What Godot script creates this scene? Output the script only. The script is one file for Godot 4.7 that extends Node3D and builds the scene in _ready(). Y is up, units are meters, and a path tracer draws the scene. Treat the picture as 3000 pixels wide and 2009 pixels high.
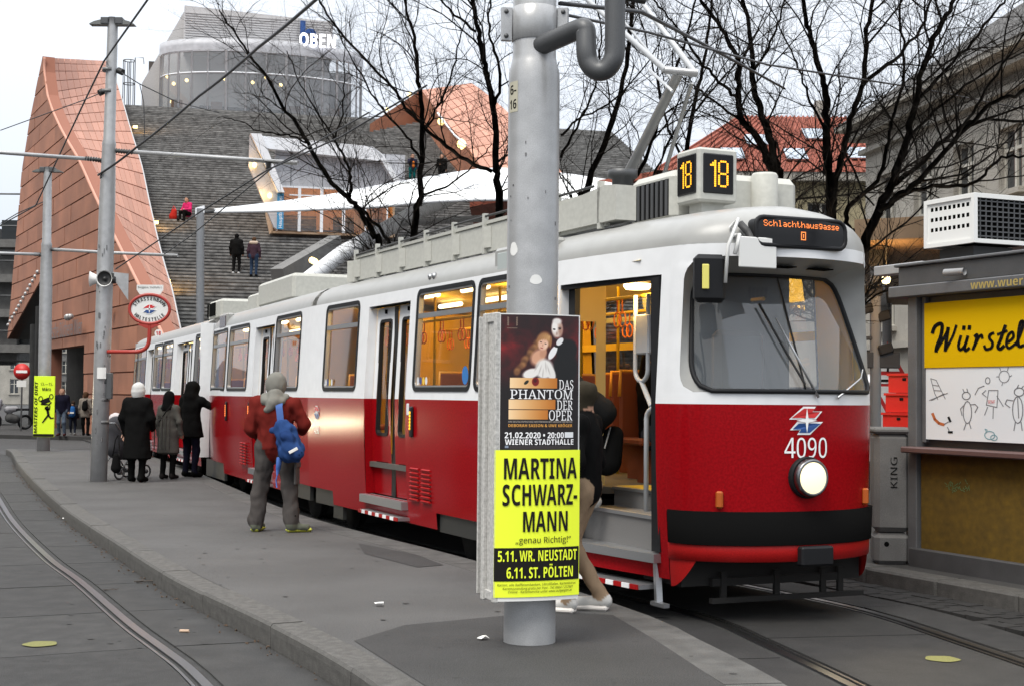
extends Node3D

const F := 4250.0            # focal length in pixels of a 3000-pixel-wide picture
const EYE := Vector3(0, 1.75, 0)
const YAW := 0.42246         # heading of the front tram section and of the kerb and kiosk beside it
var cam_basis: Basis
var rng := RandomNumberGenerator.new()
var M := {}
var taken := {}

# ---------------------------------------------------------------- mesh builder
class MB extends RefCounted:
	var st := SurfaceTool.new()
	func _init(smooth := false, uv := false, col := false):
		st.begin(Mesh.PRIMITIVE_TRIANGLES)
		sm(smooth)
		if uv: st.set_uv(Vector2.ZERO)
		if col: st.set_color(Color.WHITE)
	func sm(on: bool):
		st.set_smooth_group(0 if on else -1)
		return self
	func tri(a: Vector3, b: Vector3, c: Vector3):
		st.add_vertex(a); st.add_vertex(b); st.add_vertex(c)
	func quad(a: Vector3, b: Vector3, c: Vector3, d: Vector3):
		tri(a, b, c); tri(a, c, d)
	func quv(a: Vector3, b: Vector3, c: Vector3, d: Vector3, r := Rect2(0, 0, 1, 1)):   # a = top left, clockwise
		var u := [r.position, Vector2(r.end.x, r.position.y), r.end, Vector2(r.position.x, r.end.y)]
		var p := [a, b, c, d]
		for k in [0, 1, 2, 0, 2, 3]:
			st.set_uv(u[k]); st.add_vertex(p[k])
	func box(c: Vector3, s: Vector3, bs := Basis.IDENTITY):
		var h := s * 0.5
		var p := []
		for i in 8:
			p.append(c + bs * Vector3(h.x if i & 1 else -h.x, h.y if i & 2 else -h.y, h.z if i & 4 else -h.z))
		quad(p[0], p[2], p[3], p[1]); quad(p[4], p[5], p[7], p[6])
		quad(p[0], p[4], p[6], p[2]); quad(p[1], p[3], p[7], p[5])
		quad(p[2], p[6], p[7], p[3]); quad(p[0], p[1], p[5], p[4])
	func span(a: Vector3, b: Vector3):
		box((a + b) * 0.5, (b - a).abs())
	func bev(c: Vector3, s: Vector3, r: float, bs := Basis.IDENTITY):    # box with chamfered edges
		var h := s * 0.5
		var g := func(x, y, z): return c + bs * Vector3(x, y, z)
		var X := h.x; var Y := h.y; var Z := h.z
		for sg in [-1.0, 1.0]:
			quad(g.call(sg * X, -Y + r, -Z + r), g.call(sg * X, Y - r, -Z + r), g.call(sg * X, Y - r, Z - r), g.call(sg * X, -Y + r, Z - r))
			quad(g.call(-X + r, sg * Y, -Z + r), g.call(X - r, sg * Y, -Z + r), g.call(X - r, sg * Y, Z - r), g.call(-X + r, sg * Y, Z - r))
			quad(g.call(-X + r, -Y + r, sg * Z), g.call(X - r, -Y + r, sg * Z), g.call(X - r, Y - r, sg * Z), g.call(-X + r, Y - r, sg * Z))
			for t in [-1.0, 1.0]:
				quad(g.call(sg * X, t * (Y - r), -Z + r), g.call(sg * (X - r), t * Y, -Z + r), g.call(sg * (X - r), t * Y, Z - r), g.call(sg * X, t * (Y - r), Z - r))
				quad(g.call(sg * X, -Y + r, t * (Z - r)), g.call(sg * (X - r), -Y + r, t * Z), g.call(sg * (X - r), Y - r, t * Z), g.call(sg * X, Y - r, t * (Z - r)))
				quad(g.call(-X + r, sg * Y, t * (Z - r)), g.call(-X + r, sg * (Y - r), t * Z), g.call(X - r, sg * (Y - r), t * Z), g.call(X - r, sg * Y, t * (Z - r)))
				for q in [-1.0, 1.0]:
					tri(g.call(sg * X, t * (Y - r), q * (Z - r)), g.call(sg * (X - r), t * Y, q * (Z - r)), g.call(sg * (X - r), t * (Y - r), q * Z))
	func beam(a: Vector3, b: Vector3, w: float, h: float, up := Vector3.UP):
		var d := (b - a).normalized()
		var r := d.cross(up)
		if r.length() < 0.01: r = d.cross(Vector3.RIGHT)
		r = r.normalized()
		box((a + b) * 0.5, Vector3(w, h, a.distance_to(b)), Basis(r, r.cross(d) * -1.0, -d))
	func tube(pts: Array, rad, sides := 8, caps := true):
		var n := pts.size()
		var rings := []
		var up := Vector3.UP
		for i in n:
			var d: Vector3 = (pts[mini(i + 1, n - 1)] - pts[maxi(i - 1, 0)]).normalized()
			if i == 0:
				up = Vector3.UP if absf(d.y) < 0.9 else Vector3.RIGHT
			var r := d.cross(up).normalized()
			up = r.cross(d).normalized()
			var ra: float = rad[i] if rad is Array else rad
			var ring := []
			for k in sides:
				var t := TAU * k / sides
				ring.append(pts[i] + (r * cos(t) + up * sin(t)) * ra)
			rings.append(ring)
		for i in n - 1:
			for k in sides:
				var l := (k + 1) % sides
				quad(rings[i][k], rings[i + 1][k], rings[i + 1][l], rings[i][l])
		if caps:
			for e in [0, n - 1]:
				for k in sides:
					tri(pts[e], rings[e][k], rings[e][(k + 1) % sides])
	func lathe(prof: Array, sides := 24, xf := Transform3D.IDENTITY):   # [radius, height] pairs
		for i in prof.size() - 1:
			for k in sides:
				var t0 := TAU * k / sides
				var t1 := TAU * (k + 1) / sides
				var f := func(pr, t): return xf * Vector3(pr[0] * cos(t), pr[1], pr[0] * sin(t))
				var a: Vector3 = f.call(prof[i], t0); var b: Vector3 = f.call(prof[i], t1)
				var c: Vector3 = f.call(prof[i + 1], t1); var d: Vector3 = f.call(prof[i + 1], t0)
				if prof[i][0] < 1e-5: tri(a, c, d)
				elif prof[i + 1][0] < 1e-5: tri(a, b, d)
				else: quad(a, b, c, d)
	func prism(poly: PackedVector2Array, z0: float, z1: float, xf := Transform3D.IDENTITY):
		var ix := Geometry2D.triangulate_polygon(poly)
		for z in [z0, z1]:
			for i in range(0, ix.size(), 3):
				tri(xf * Vector3(poly[ix[i]].x, poly[ix[i]].y, z), xf * Vector3(poly[ix[i + 1]].x, poly[ix[i + 1]].y, z), xf * Vector3(poly[ix[i + 2]].x, poly[ix[i + 2]].y, z))
			if z0 == z1: return
		for i in poly.size():
			var a := poly[i]; var b := poly[(i + 1) % poly.size()]
			quad(xf * Vector3(a.x, a.y, z0), xf * Vector3(b.x, b.y, z0), xf * Vector3(b.x, b.y, z1), xf * Vector3(a.x, a.y, z1))
	func grid(nu: int, nv: int, fn: Callable):
		var p := []
		for i in nu + 1:
			var row := []
			for j in nv + 1: row.append(fn.call(float(i) / nu, float(j) / nv))
			p.append(row)
		for i in nu:
			for j in nv:
				quad(p[i][j], p[i + 1][j], p[i + 1][j + 1], p[i][j + 1])
	func done() -> ArrayMesh:
		st.generate_normals()
		return st.commit()

# ---------------------------------------------------------------- scene helpers
func numbered(s: String) -> String:
	if not taken.has(s):
		taken[s] = 0
		return s
	taken[s] += 1
	return "%s_%03d" % [s, taken[s]]

func obj(called: String, mesh, m, parent: Node = self, xf := Transform3D.IDENTITY) -> MeshInstance3D:
	var o := MeshInstance3D.new()
	o.mesh = mesh.done() if mesh is MB else mesh
	o.material_override = m
	o.transform = xf
	if parent == self:
		o.name = numbered(called)
		add_child(o)
	else:
		o.name = called
		parent.add_child(o, true)
	return o

func tag(o: Node, label: String, category: String, group := "") -> Node:
	o.set_meta("label", label); o.set_meta("category", category)
	if group: o.set_meta("group", group)
	return o

func setting(o: Node, kind := "structure") -> Node:
	o.set_meta("kind", kind)
	return o

func thing(called: String, label: String, category: String, at := Vector3.ZERO, turn := 0.0, group := "") -> Node3D:
	var o := Node3D.new()
	o.name = numbered(called); add_child(o)
	o.position = at; o.rotation.y = turn
	tag(o, label, category, group)
	return o

func P(x: float, y: float, depth: float) -> Vector3:   # the point that far away in the direction of that spot of the view
	var d := cam_basis * Vector3((x - 1500.0) / F, -(y - 1004.5) / F, -1)
	return EYE + d * (depth / -d.z)

func G(x: float, y: float, h := 0.0) -> Vector3:       # the same, on the ground at height h
	var d := cam_basis * Vector3((x - 1500.0) / F, -(y - 1004.5) / F, -1)
	return EYE + d * ((h - EYE.y) / d.y)

func smooth_line(pts: Array, n: int) -> Array:         # Catmull-Rom through the points, n pieces between two
	var out := []
	for i in pts.size() - 1:
		var a = pts[maxi(i - 1, 0)]; var b = pts[i]; var c = pts[i + 1]; var d = pts[mini(i + 2, pts.size() - 1)]
		for k in n:
			var t := float(k) / n
			out.append(0.5 * ((2.0 * b) + (c - a) * t + (2.0 * a - 5.0 * b + 4.0 * c - d) * t * t + (3.0 * b - a - 3.0 * c + d) * t * t * t))
	out.append(pts[-1])
	return out

func resample(pts: Array, step: float) -> Array:
	var out := [pts[0]]
	var left := step
	for i in pts.size() - 1:
		var a = pts[i]; var b = pts[i + 1]
		var l: float = a.distance_to(b)
		var s := left
		while s <= l:
			out.append(a.lerp(b, s / l)); s += step
		left = s - l
	return out

func side_of(pts: Array, i: int) -> Vector2:           # unit vector to the right-hand side, seen along the line in (x, z)
	var d: Vector2 = (pts[mini(i + 1, pts.size() - 1)] - pts[maxi(i - 1, 0)]).normalized()
	return Vector2(-d.y, d.x)

func offset(pts: Array, by: float) -> Array:
	var out := []
	for i in pts.size(): out.append(pts[i] + side_of(pts, i) * by)
	return out

func flat(p: Vector2, y: float) -> Vector3: return Vector3(p.x, y, p.y)

# ---------------------------------------------------------------- materials
func noise_tex(freq: float, lo: float, hi: float, sd: int, oct := 4, size := 512, kind := FastNoiseLite.TYPE_SIMPLEX_SMOOTH, gamma_mid := 0.5) -> NoiseTexture2D:
	var nz := FastNoiseLite.new()
	nz.noise_type = kind; nz.frequency = freq; nz.seed = sd
	nz.fractal_octaves = oct
	var t := NoiseTexture2D.new()
	t.width = size; t.height = size; t.seamless = true; t.noise = nz
	var g := Gradient.new()
	g.set_color(0, Color(lo, lo, lo)); g.set_color(1, Color(hi, hi, hi))
	g.add_point(gamma_mid, Color((lo + hi) / 2, (lo + hi) / 2, (lo + hi) / 2))
	t.color_ramp = g
	return t

func noise_normal(freq: float, strength: float, sd: int, size := 512) -> NoiseTexture2D:
	var nz := FastNoiseLite.new()
	nz.frequency = freq; nz.seed = sd; nz.fractal_octaves = 4
	var t := NoiseTexture2D.new()
	t.width = size; t.height = size; t.seamless = true; t.noise = nz
	t.as_normal_map = true; t.bump_strength = strength
	return t

func mat(r: float, g: float, b: float, rough := 0.8, metal := 0.0) -> StandardMaterial3D:   # linear base colour
	var m := StandardMaterial3D.new()
	m.albedo_color = Color(r, g, b).linear_to_srgb()
	m.roughness = rough; m.metallic = metal
	m.cull_mode = BaseMaterial3D.CULL_DISABLED
	return m

func grain(m: StandardMaterial3D, tex: Texture2D, per_metre: float, detail: Texture2D = null, detail_per_metre := 1.0, nrm: Texture2D = null, nscale := 0.5) -> StandardMaterial3D:
	m.albedo_texture = tex
	m.uv1_triplanar = true; m.uv1_world_triplanar = true
	m.uv1_scale = Vector3.ONE * per_metre
	if detail:
		m.detail_enabled = true; m.detail_albedo = detail; m.detail_blend_mode = BaseMaterial3D.BLEND_MODE_MUL
		m.detail_uv_layer = BaseMaterial3D.DETAIL_UV_2
		m.uv2_triplanar = true; m.uv2_world_triplanar = true; m.uv2_scale = Vector3.ONE * detail_per_metre
	if nrm:
		m.normal_enabled = true; m.normal_texture = nrm; m.normal_scale = nscale
	return m

func glow(r: float, g: float, b: float, energy: float) -> StandardMaterial3D:
	var m := mat(r * 0.6, g * 0.6, b * 0.6, 0.5)
	m.emission_enabled = true
	m.emission = Color(r, g, b).linear_to_srgb(); m.emission_energy_multiplier = energy
	return m

func pane(r: float, g: float, b: float, a: float, rough := 0.02) -> StandardMaterial3D:
	var m := mat(r, g, b, rough)
	m.transparency = BaseMaterial3D.TRANSPARENCY_ALPHA
	m.albedo_color.a = a
	m.metallic_specular = 0.6
	return m

func make_materials():
	var speck := noise_tex(0.17, 0.52, 1.0, 3, 3)
	var blotch := noise_tex(0.012, 0.84, 1.0, 5, 5)
	var patchy := noise_tex(0.03, 0.72, 1.0, 9, 6)
	var fine := noise_tex(0.09, 0.78, 1.0, 11, 4)
	var bump := noise_normal(0.3, 6.0, 4)
	var soft_bump := noise_normal(0.03, 4.0, 8)
	M.speck = speck; M.blotch = blotch; M.patchy = patchy; M.fine = fine; M.bump = bump; M.soft_bump = soft_bump
	M.asphalt = grain(mat(0.165, 0.161, 0.157, 0.9), speck, 0.9, blotch, 0.09, bump, 0.5)
	M.asphalt_dark = grain(mat(0.078, 0.076, 0.074, 0.9), speck, 0.9, blotch, 0.2, bump, 0.5)
	M.road = grain(mat(0.10, 0.10, 0.10, 0.9), speck, 1.3, blotch, 0.05, bump, 0.5)
	M.slab = []
	for k in 4:
		var v: float = [1.0, 0.9, 1.08, 0.84][k]
		M.slab.append(grain(mat(0.074 * v, 0.072 * v, 0.069 * v, 0.85), speck, 0.9, patchy, 0.16 + 0.05 * k, bump, 0.35))
	M.slab_dark = []
	for k in 4:
		var v: float = [1.0, 0.9, 1.08, 0.84][k]
		M.slab_dark.append(grain(mat(0.046 * v, 0.044 * v, 0.042 * v, 0.85), speck, 0.9, patchy, 0.16 + 0.05 * k, bump, 0.35))
	M.kerb = []
	for k in 3:
		var v: float = [1.0, 0.93, 1.05][k]
		M.kerb.append(grain(mat(0.19 * v, 0.182 * v, 0.168 * v, 0.85), speck, 1.1, patchy, 0.5 + 0.1 * k, bump, 0.3))
	M.joint = mat(0.025, 0.024, 0.023, 0.95)
	M.strip = grain(mat(0.2, 0.195, 0.185, 0.88), speck, 1.8, patchy, 0.2, bump, 0.4)
	M.steel = grain(mat(0.30, 0.305, 0.315, 0.28, 1.0), fine, 2.0)
	M.rail_dark = grain(mat(0.06, 0.05, 0.045, 0.7, 0.3), fine, 3.0)
	M.yellow_paint = grain(mat(0.22, 0.215, 0.06, 0.8), patchy, 4.0)
	# tram
	M.red = mat(0.35, 0.005, 0.009, 0.16); M.red.metallic_specular = 0.22
	grain(M.red, fine, 0.8)
	M.bumper_red = mat(0.46, 0.012, 0.012, 0.4); M.bumper_red.metallic_specular = 0.3; grain(M.bumper_red, fine, 1.2)
	M.white = mat(0.78, 0.79, 0.80, 0.32); M.white.metallic_specular = 0.35
	grain(M.white, noise_tex(0.02, 0.955, 1.0, 21, 5), 0.5)
	M.roof = grain(mat(0.34, 0.34, 0.325, 0.33), noise_tex(0.02, 0.92, 1.0, 22, 5), 0.5)
	M.roof_box = grain(mat(0.50, 0.50, 0.455, 0.55), noise_tex(0.03, 0.9, 1.0, 23, 5), 0.9)
	M.rubber = mat(0.012, 0.0125, 0.014, 0.5); M.rubber.metallic_specular = 0.3
	M.black = mat(0.006, 0.006, 0.006, 0.7); M.black.metallic_specular = 0.06
	M.under = mat(0.012, 0.011, 0.010, 0.9)
	M.skirt = grain(mat(0.035, 0.036, 0.034, 0.5), fine, 2.0)
	M.alu = grain(mat(0.55, 0.56, 0.57, 0.4, 0.8), fine, 3.0)
	M.glass = pane(0.03, 0.032, 0.03, 0.14)
	M.screen_glass = pane(0.30, 0.34, 0.38, 0.16, 0.01); M.screen_glass.metallic = 0.06
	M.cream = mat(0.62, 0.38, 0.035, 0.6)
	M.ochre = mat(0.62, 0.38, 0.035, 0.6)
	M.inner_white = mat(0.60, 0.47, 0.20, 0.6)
	M.floor_in = grain(mat(0.16, 0.15, 0.13, 0.8), speck, 3.0)
	M.step_edge = mat(0.5, 0.33, 0.03, 0.6)
	M.seat = mat(0.20, 0.048, 0.015, 0.6); M.inner_shade = mat(0.10, 0.045, 0.02, 0.7)  # seat and lower wall colours darkened for the shade inside the doorway
	M.seat_edge = mat(0.75, 0.33, 0.03, 0.5)
	M.yellow_rail = mat(0.75, 0.50, 0.04, 0.4)
	M.strap = mat(0.75, 0.20, 0.03, 0.5)
	M.grey_rail = mat(0.42, 0.44, 0.46, 0.4)
	M.tube_lamp = glow(1.0, 0.80, 0.42, 2.0)
	M.door_lamp = glow(1.0, 0.74, 0.36, 4.0)
	M.led_amber = glow(1.0, 0.40, 0.015, 0.75)
	M.led_orange = glow(1.0, 0.25, 0.05, 0.6)
	M.head_lamp = glow(1.0, 0.86, 0.52, 0.42)
	M.display_black = mat(0.012, 0.012, 0.013, 0.12); M.display_black.metallic_specular = 0.35
	M.blue = mat(0.012, 0.06, 0.22, 0.4)
	M.ink_white = mat(0.85, 0.85, 0.85, 0.5)
	M.ink_black = mat(0.010, 0.010, 0.010, 0.7); M.ink_black.metallic_specular = 0.2
	M.ink_red = mat(0.55, 0.02, 0.02, 0.5)
	# poles, metal
	M.zinc = grain(mat(0.58, 0.585, 0.59, 0.34, 0.3), noise_tex(0.015, 0.88, 1.0, 31, 5), 0.7, fine, 3.0)
	M.zinc_dark = grain(mat(0.10, 0.103, 0.107, 0.45, 0.2), fine, 2.5)
	M.band = mat(0.16, 0.16, 0.16, 0.5, 0.4)
	M.iron = mat(0.03, 0.03, 0.03, 0.6)
	M.wire = mat(0.03, 0.031, 0.035, 0.6)
	M.lamp_grey = mat(0.13, 0.135, 0.13, 0.5)
	M.plastic_white = mat(0.7, 0.7, 0.68, 0.5)
	M.sign_red = mat(0.34, 0.03, 0.02, 0.4)
	M.old_wood = grain(mat(0.62, 0.61, 0.58, 0.85), noise_tex(0.03, 0.6, 1.0, 77, 5, 512, FastNoiseLite.TYPE_SIMPLEX_SMOOTH, 0.3), 2.0)
	# buildings
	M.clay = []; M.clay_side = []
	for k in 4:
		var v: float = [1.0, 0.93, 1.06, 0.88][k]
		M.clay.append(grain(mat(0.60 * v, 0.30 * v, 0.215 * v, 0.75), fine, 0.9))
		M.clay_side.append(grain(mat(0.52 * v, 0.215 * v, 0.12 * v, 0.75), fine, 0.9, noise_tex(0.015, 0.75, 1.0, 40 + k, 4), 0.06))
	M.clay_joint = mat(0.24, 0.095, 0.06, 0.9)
	M.stair = []
	for k in 4:
		var v: float = [1.0, 0.9, 1.1, 0.82][k]
		M.stair.append(grain(mat(0.52 * v, 0.515 * v, 0.50 * v, 0.9), noise_tex(0.02, 0.45, 1.0, 50 + k, 5, 512, FastNoiseLite.TYPE_SIMPLEX_SMOOTH, 0.4), 0.22, speck, 0.8))
	M.stair_algae = grain(mat(0.22, 0.17, 0.07, 0.9), patchy, 0.8)
	M.concrete = grain(mat(0.30, 0.295, 0.285, 0.85), blotch, 0.35, speck, 1.2)
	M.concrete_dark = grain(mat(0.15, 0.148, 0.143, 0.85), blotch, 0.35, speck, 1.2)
	M.metal_sheet = grain(mat(0.60, 0.59, 0.59, 0.5, 0.0), fine, 0.4)
	M.panel_white = mat(0.70, 0.72, 0.75, 0.5)
	M.panel_grey = grain(mat(0.48, 0.49, 0.52, 0.5), blotch, 0.3)
	M.membrane = mat(0.86, 0.87, 0.86, 0.6); M.membrane.backlight_enabled = true; M.membrane.backlight = Color(0.35, 0.35, 0.35)
	M.dark_glass = mat(0.05, 0.055, 0.06, 0.06); M.dark_glass.metallic_specular = 0.9
	M.cafe_glass = pane(0.36, 0.39, 0.42, 0.34, 0.03); M.cafe_glass.metallic_specular = 0.9
	M.warm_lamp = glow(1.0, 0.72, 0.28, 1.3)
	M.facade_grey = grain(mat(0.20, 0.185, 0.16, 0.9), blotch, 0.12)
	M.stucco = grain(mat(0.72, 0.68, 0.60, 0.9), blotch, 0.12, speck, 0.9)
	M.stucco_yellow = grain(mat(0.70, 0.60, 0.37, 0.9), blotch, 0.12, speck, 0.9)
	M.roof_red = grain(mat(0.38, 0.10, 0.06, 0.85), fine, 0.8, blotch, 0.2)
	M.roof_grey = grain(mat(0.12, 0.115, 0.11, 0.85), fine, 0.8, blotch, 0.2)
	M.window_dark = mat(0.035, 0.04, 0.045, 0.08); M.window_dark.metallic_specular = 0.8
	M.window_frame = mat(0.5, 0.48, 0.42, 0.6)
	M.sky_light = mat(0.45, 0.5, 0.55, 0.05); M.sky_light.metallic = 0.9
	M.bark = grain(mat(0.085, 0.074, 0.063, 0.95), patchy, 2.5)
	M.twig = mat(0.075, 0.063, 0.053, 0.95)
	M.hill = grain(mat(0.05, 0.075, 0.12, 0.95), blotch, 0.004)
	# kiosk
	M.kiosk_grey = grain(mat(0.085, 0.085, 0.087, 0.6, 0.0), blotch, 0.6, fine, 2.0)
	M.kiosk_light = grain(mat(0.15, 0.152, 0.158, 0.6, 0.0), blotch, 0.6, fine, 2.0)
	M.kiosk_yellow = mat(0.60, 0.37, 0.002, 0.6); M.kiosk_yellow.metallic_specular = 0.15
	M.kiosk_ochre = grain(mat(0.17, 0.098, 0.003, 0.8), blotch, 0.5, patchy, 0.7)
	M.kiosk_white = mat(0.66, 0.68, 0.70, 0.4)
	M.crate_red = mat(0.62, 0.02, 0.015, 0.45)
	M.neon_yellow = mat(0.80, 0.92, 0.03, 0.75)
	M.paper_black = mat(0.012, 0.011, 0.010, 0.6); M.paper_black.metallic_specular = 0.25
	M.paper_gold = mat(0.62, 0.30, 0.06, 0.6)
	M.skin = mat(0.48, 0.28, 0.20, 0.6)
	M.cloth = mat(1, 1, 1, 0.9); M.cloth.vertex_color_use_as_albedo = true; M.cloth.metallic_specular = 0.15
	grain(M.cloth, noise_tex(0.15, 0.8, 1.0, 61, 3), 4.0); M.cloth.uv1_world_triplanar = false

# ---------------------------------------------------------------- the ground
var kerb_line := []      # outer edge of the platform towards the left-hand track, far to near, as (x, z)
var edge_line := []      # edge of the platform towards the tram
var track_line := []     # centre of the tram's track
var left_rail := []

func lines():
	var k := [Vector2(-14.6, -41.2), Vector2(-13.4, -38.8), Vector2(-11.11, -32.66), Vector2(-8.47, -25.8), Vector2(-6.08, -19.82), Vector2(-4.34, -15.79), Vector2(-2.91, -12.55), Vector2(-1.6, -9.95), Vector2(-0.78, -8.1), Vector2(-0.3, -6.4), Vector2(0.0, -4.0), Vector2(0.1, 0.0), Vector2(0.1, 4.0)]
	kerb_line = resample(smooth_line(k, 10), 0.25)
	var e := [Vector2(-11.0, -41.3), Vector2(-7.15, -31.5), Vector2(-5.35, -26.4), Vector2(-2.79, -19.19), Vector2(-0.28, -13.86), Vector2(0.93, -10.84), Vector2(1.26, -9.49), Vector2(1.54, -8.07), Vector2(1.8, -6.0), Vector2(1.95, -3.0), Vector2(2.0, 4.0)]
	edge_line = resample(smooth_line(e, 10), 0.25)
	var t := [Vector2(-15.5, -56.0), Vector2(-9.4, -40.6), Vector2(-5.25, -29.6), Vector2(-1.72, -20.2), Vector2(0.62, -15.1), Vector2(1.47, -13.4), Vector2(2.22, -11.9), Vector2(2.55, -10.46), Vector2(2.82, -9.04), Vector2(3.05, -7.4), Vector2(3.2, -5.0), Vector2(3.3, 0.0), Vector2(3.3, 4.0)]
	track_line = resample(smooth_line(t, 10), 0.25)
	var r := [Vector2(-16.6, -42.0), Vector2(-11.9, -32.4), Vector2(-8.95, -25.2), Vector2(-6.72, -19.63), Vector2(-4.92, -15.46), Vector2(-3.95, -13.41), Vector2(-2.88, -11.04), Vector2(-2.39, -10.02), Vector2(-1.99, -9.17), Vector2(-1.5, -7.9), Vector2(-1.05, -6.3), Vector2(-0.75, -4.0), Vector2(-0.6, 0.0), Vector2(-0.6, 4.0)]
	left_rail = resample(smooth_line(r, 10), 0.25)

func strip_mesh(a: Array, b: Array, i0: int, i1: int, top: float, drop: float, every := 2) -> MB:   # a slab between two lines
	var mb := MB.new()
	var ix := []
	var i := i0
	while i < i1:
		ix.append(i); i += every
	ix.append(i1)
	for k in ix.size() - 1:
		var p: Vector2 = a[ix[k]]; var q: Vector2 = a[ix[k + 1]]; var r: Vector2 = b[ix[k + 1]]; var s: Vector2 = b[ix[k]]
		mb.quad(flat(p, top), flat(q, top), flat(r, top), flat(s, top))
		mb.quad(flat(p, top), flat(q, top), flat(q, top - drop), flat(p, top - drop))
		mb.quad(flat(s, top), flat(r, top), flat(r, top - drop), flat(s, top - drop))
	for e in [i0, i1]:
		mb.quad(flat(a[e], top), flat(b[e], top), flat(b[e], top - drop), flat(a[e], top - drop))
	return mb

func slabs(parent: Node, line: Array, from: float, to: float, step: int, first := 0, top := 0.0, mats: Array = M.slab):   # concrete slabs along a line, with open joints
	var a := offset(line, from); var b := offset(line, to)
	var fine_a := resample(a, 0.02)
	var n := line.size()
	var i := first
	while i < n - 1:
		var j := mini(i + step, n - 1)
		# shrink each end by 7 mm
		var aa := a.duplicate(); var bb := b.duplicate()
		var d: Vector2 = (line[mini(i + 1, n - 1)] - line[i]).normalized() * 0.011
		aa[i] += d; bb[i] += d
		d = (line[j] - line[j - 1]).normalized() * 0.011
		aa[j] -= d; bb[j] -= d
		obj("slab", strip_mesh(aa, bb, i, j, top + rng.randf_range(-0.002, 0.002), 0.06), mats[rng.randi() % 4], parent)
		i = j

func rail_thing(line: Array, flip: float, label: String):
	var t := thing("tram_rail", label, "rail")
	var parts := [["head", 0.004, -0.035, 0.028, M.steel], ["groove", -0.03, 0.028, 0.062, M.rail_dark], ["lip", 0.001, 0.062, 0.082, M.steel]]
	for p in parts:
		var a := offset(line, flip * p[2]); var b := offset(line, flip * p[3])
		var mb := MB.new(true)
		for i in line.size() - 1:
			mb.quad(flat(a[i], p[1]), flat(a[i + 1], p[1]), flat(b[i + 1], p[1]), flat(b[i], p[1]))
			if p[0] != "groove":
				mb.sm(false)
				mb.quad(flat(a[i], p[1]), flat(a[i + 1], p[1]), flat(a[i + 1], -0.05), flat(a[i], -0.05))
				mb.quad(flat(b[i], p[1]), flat(b[i + 1], p[1]), flat(b[i + 1], -0.05), flat(b[i], -0.05))
				mb.sm(true)
		obj(p[0], mb, p[4], t)

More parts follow.
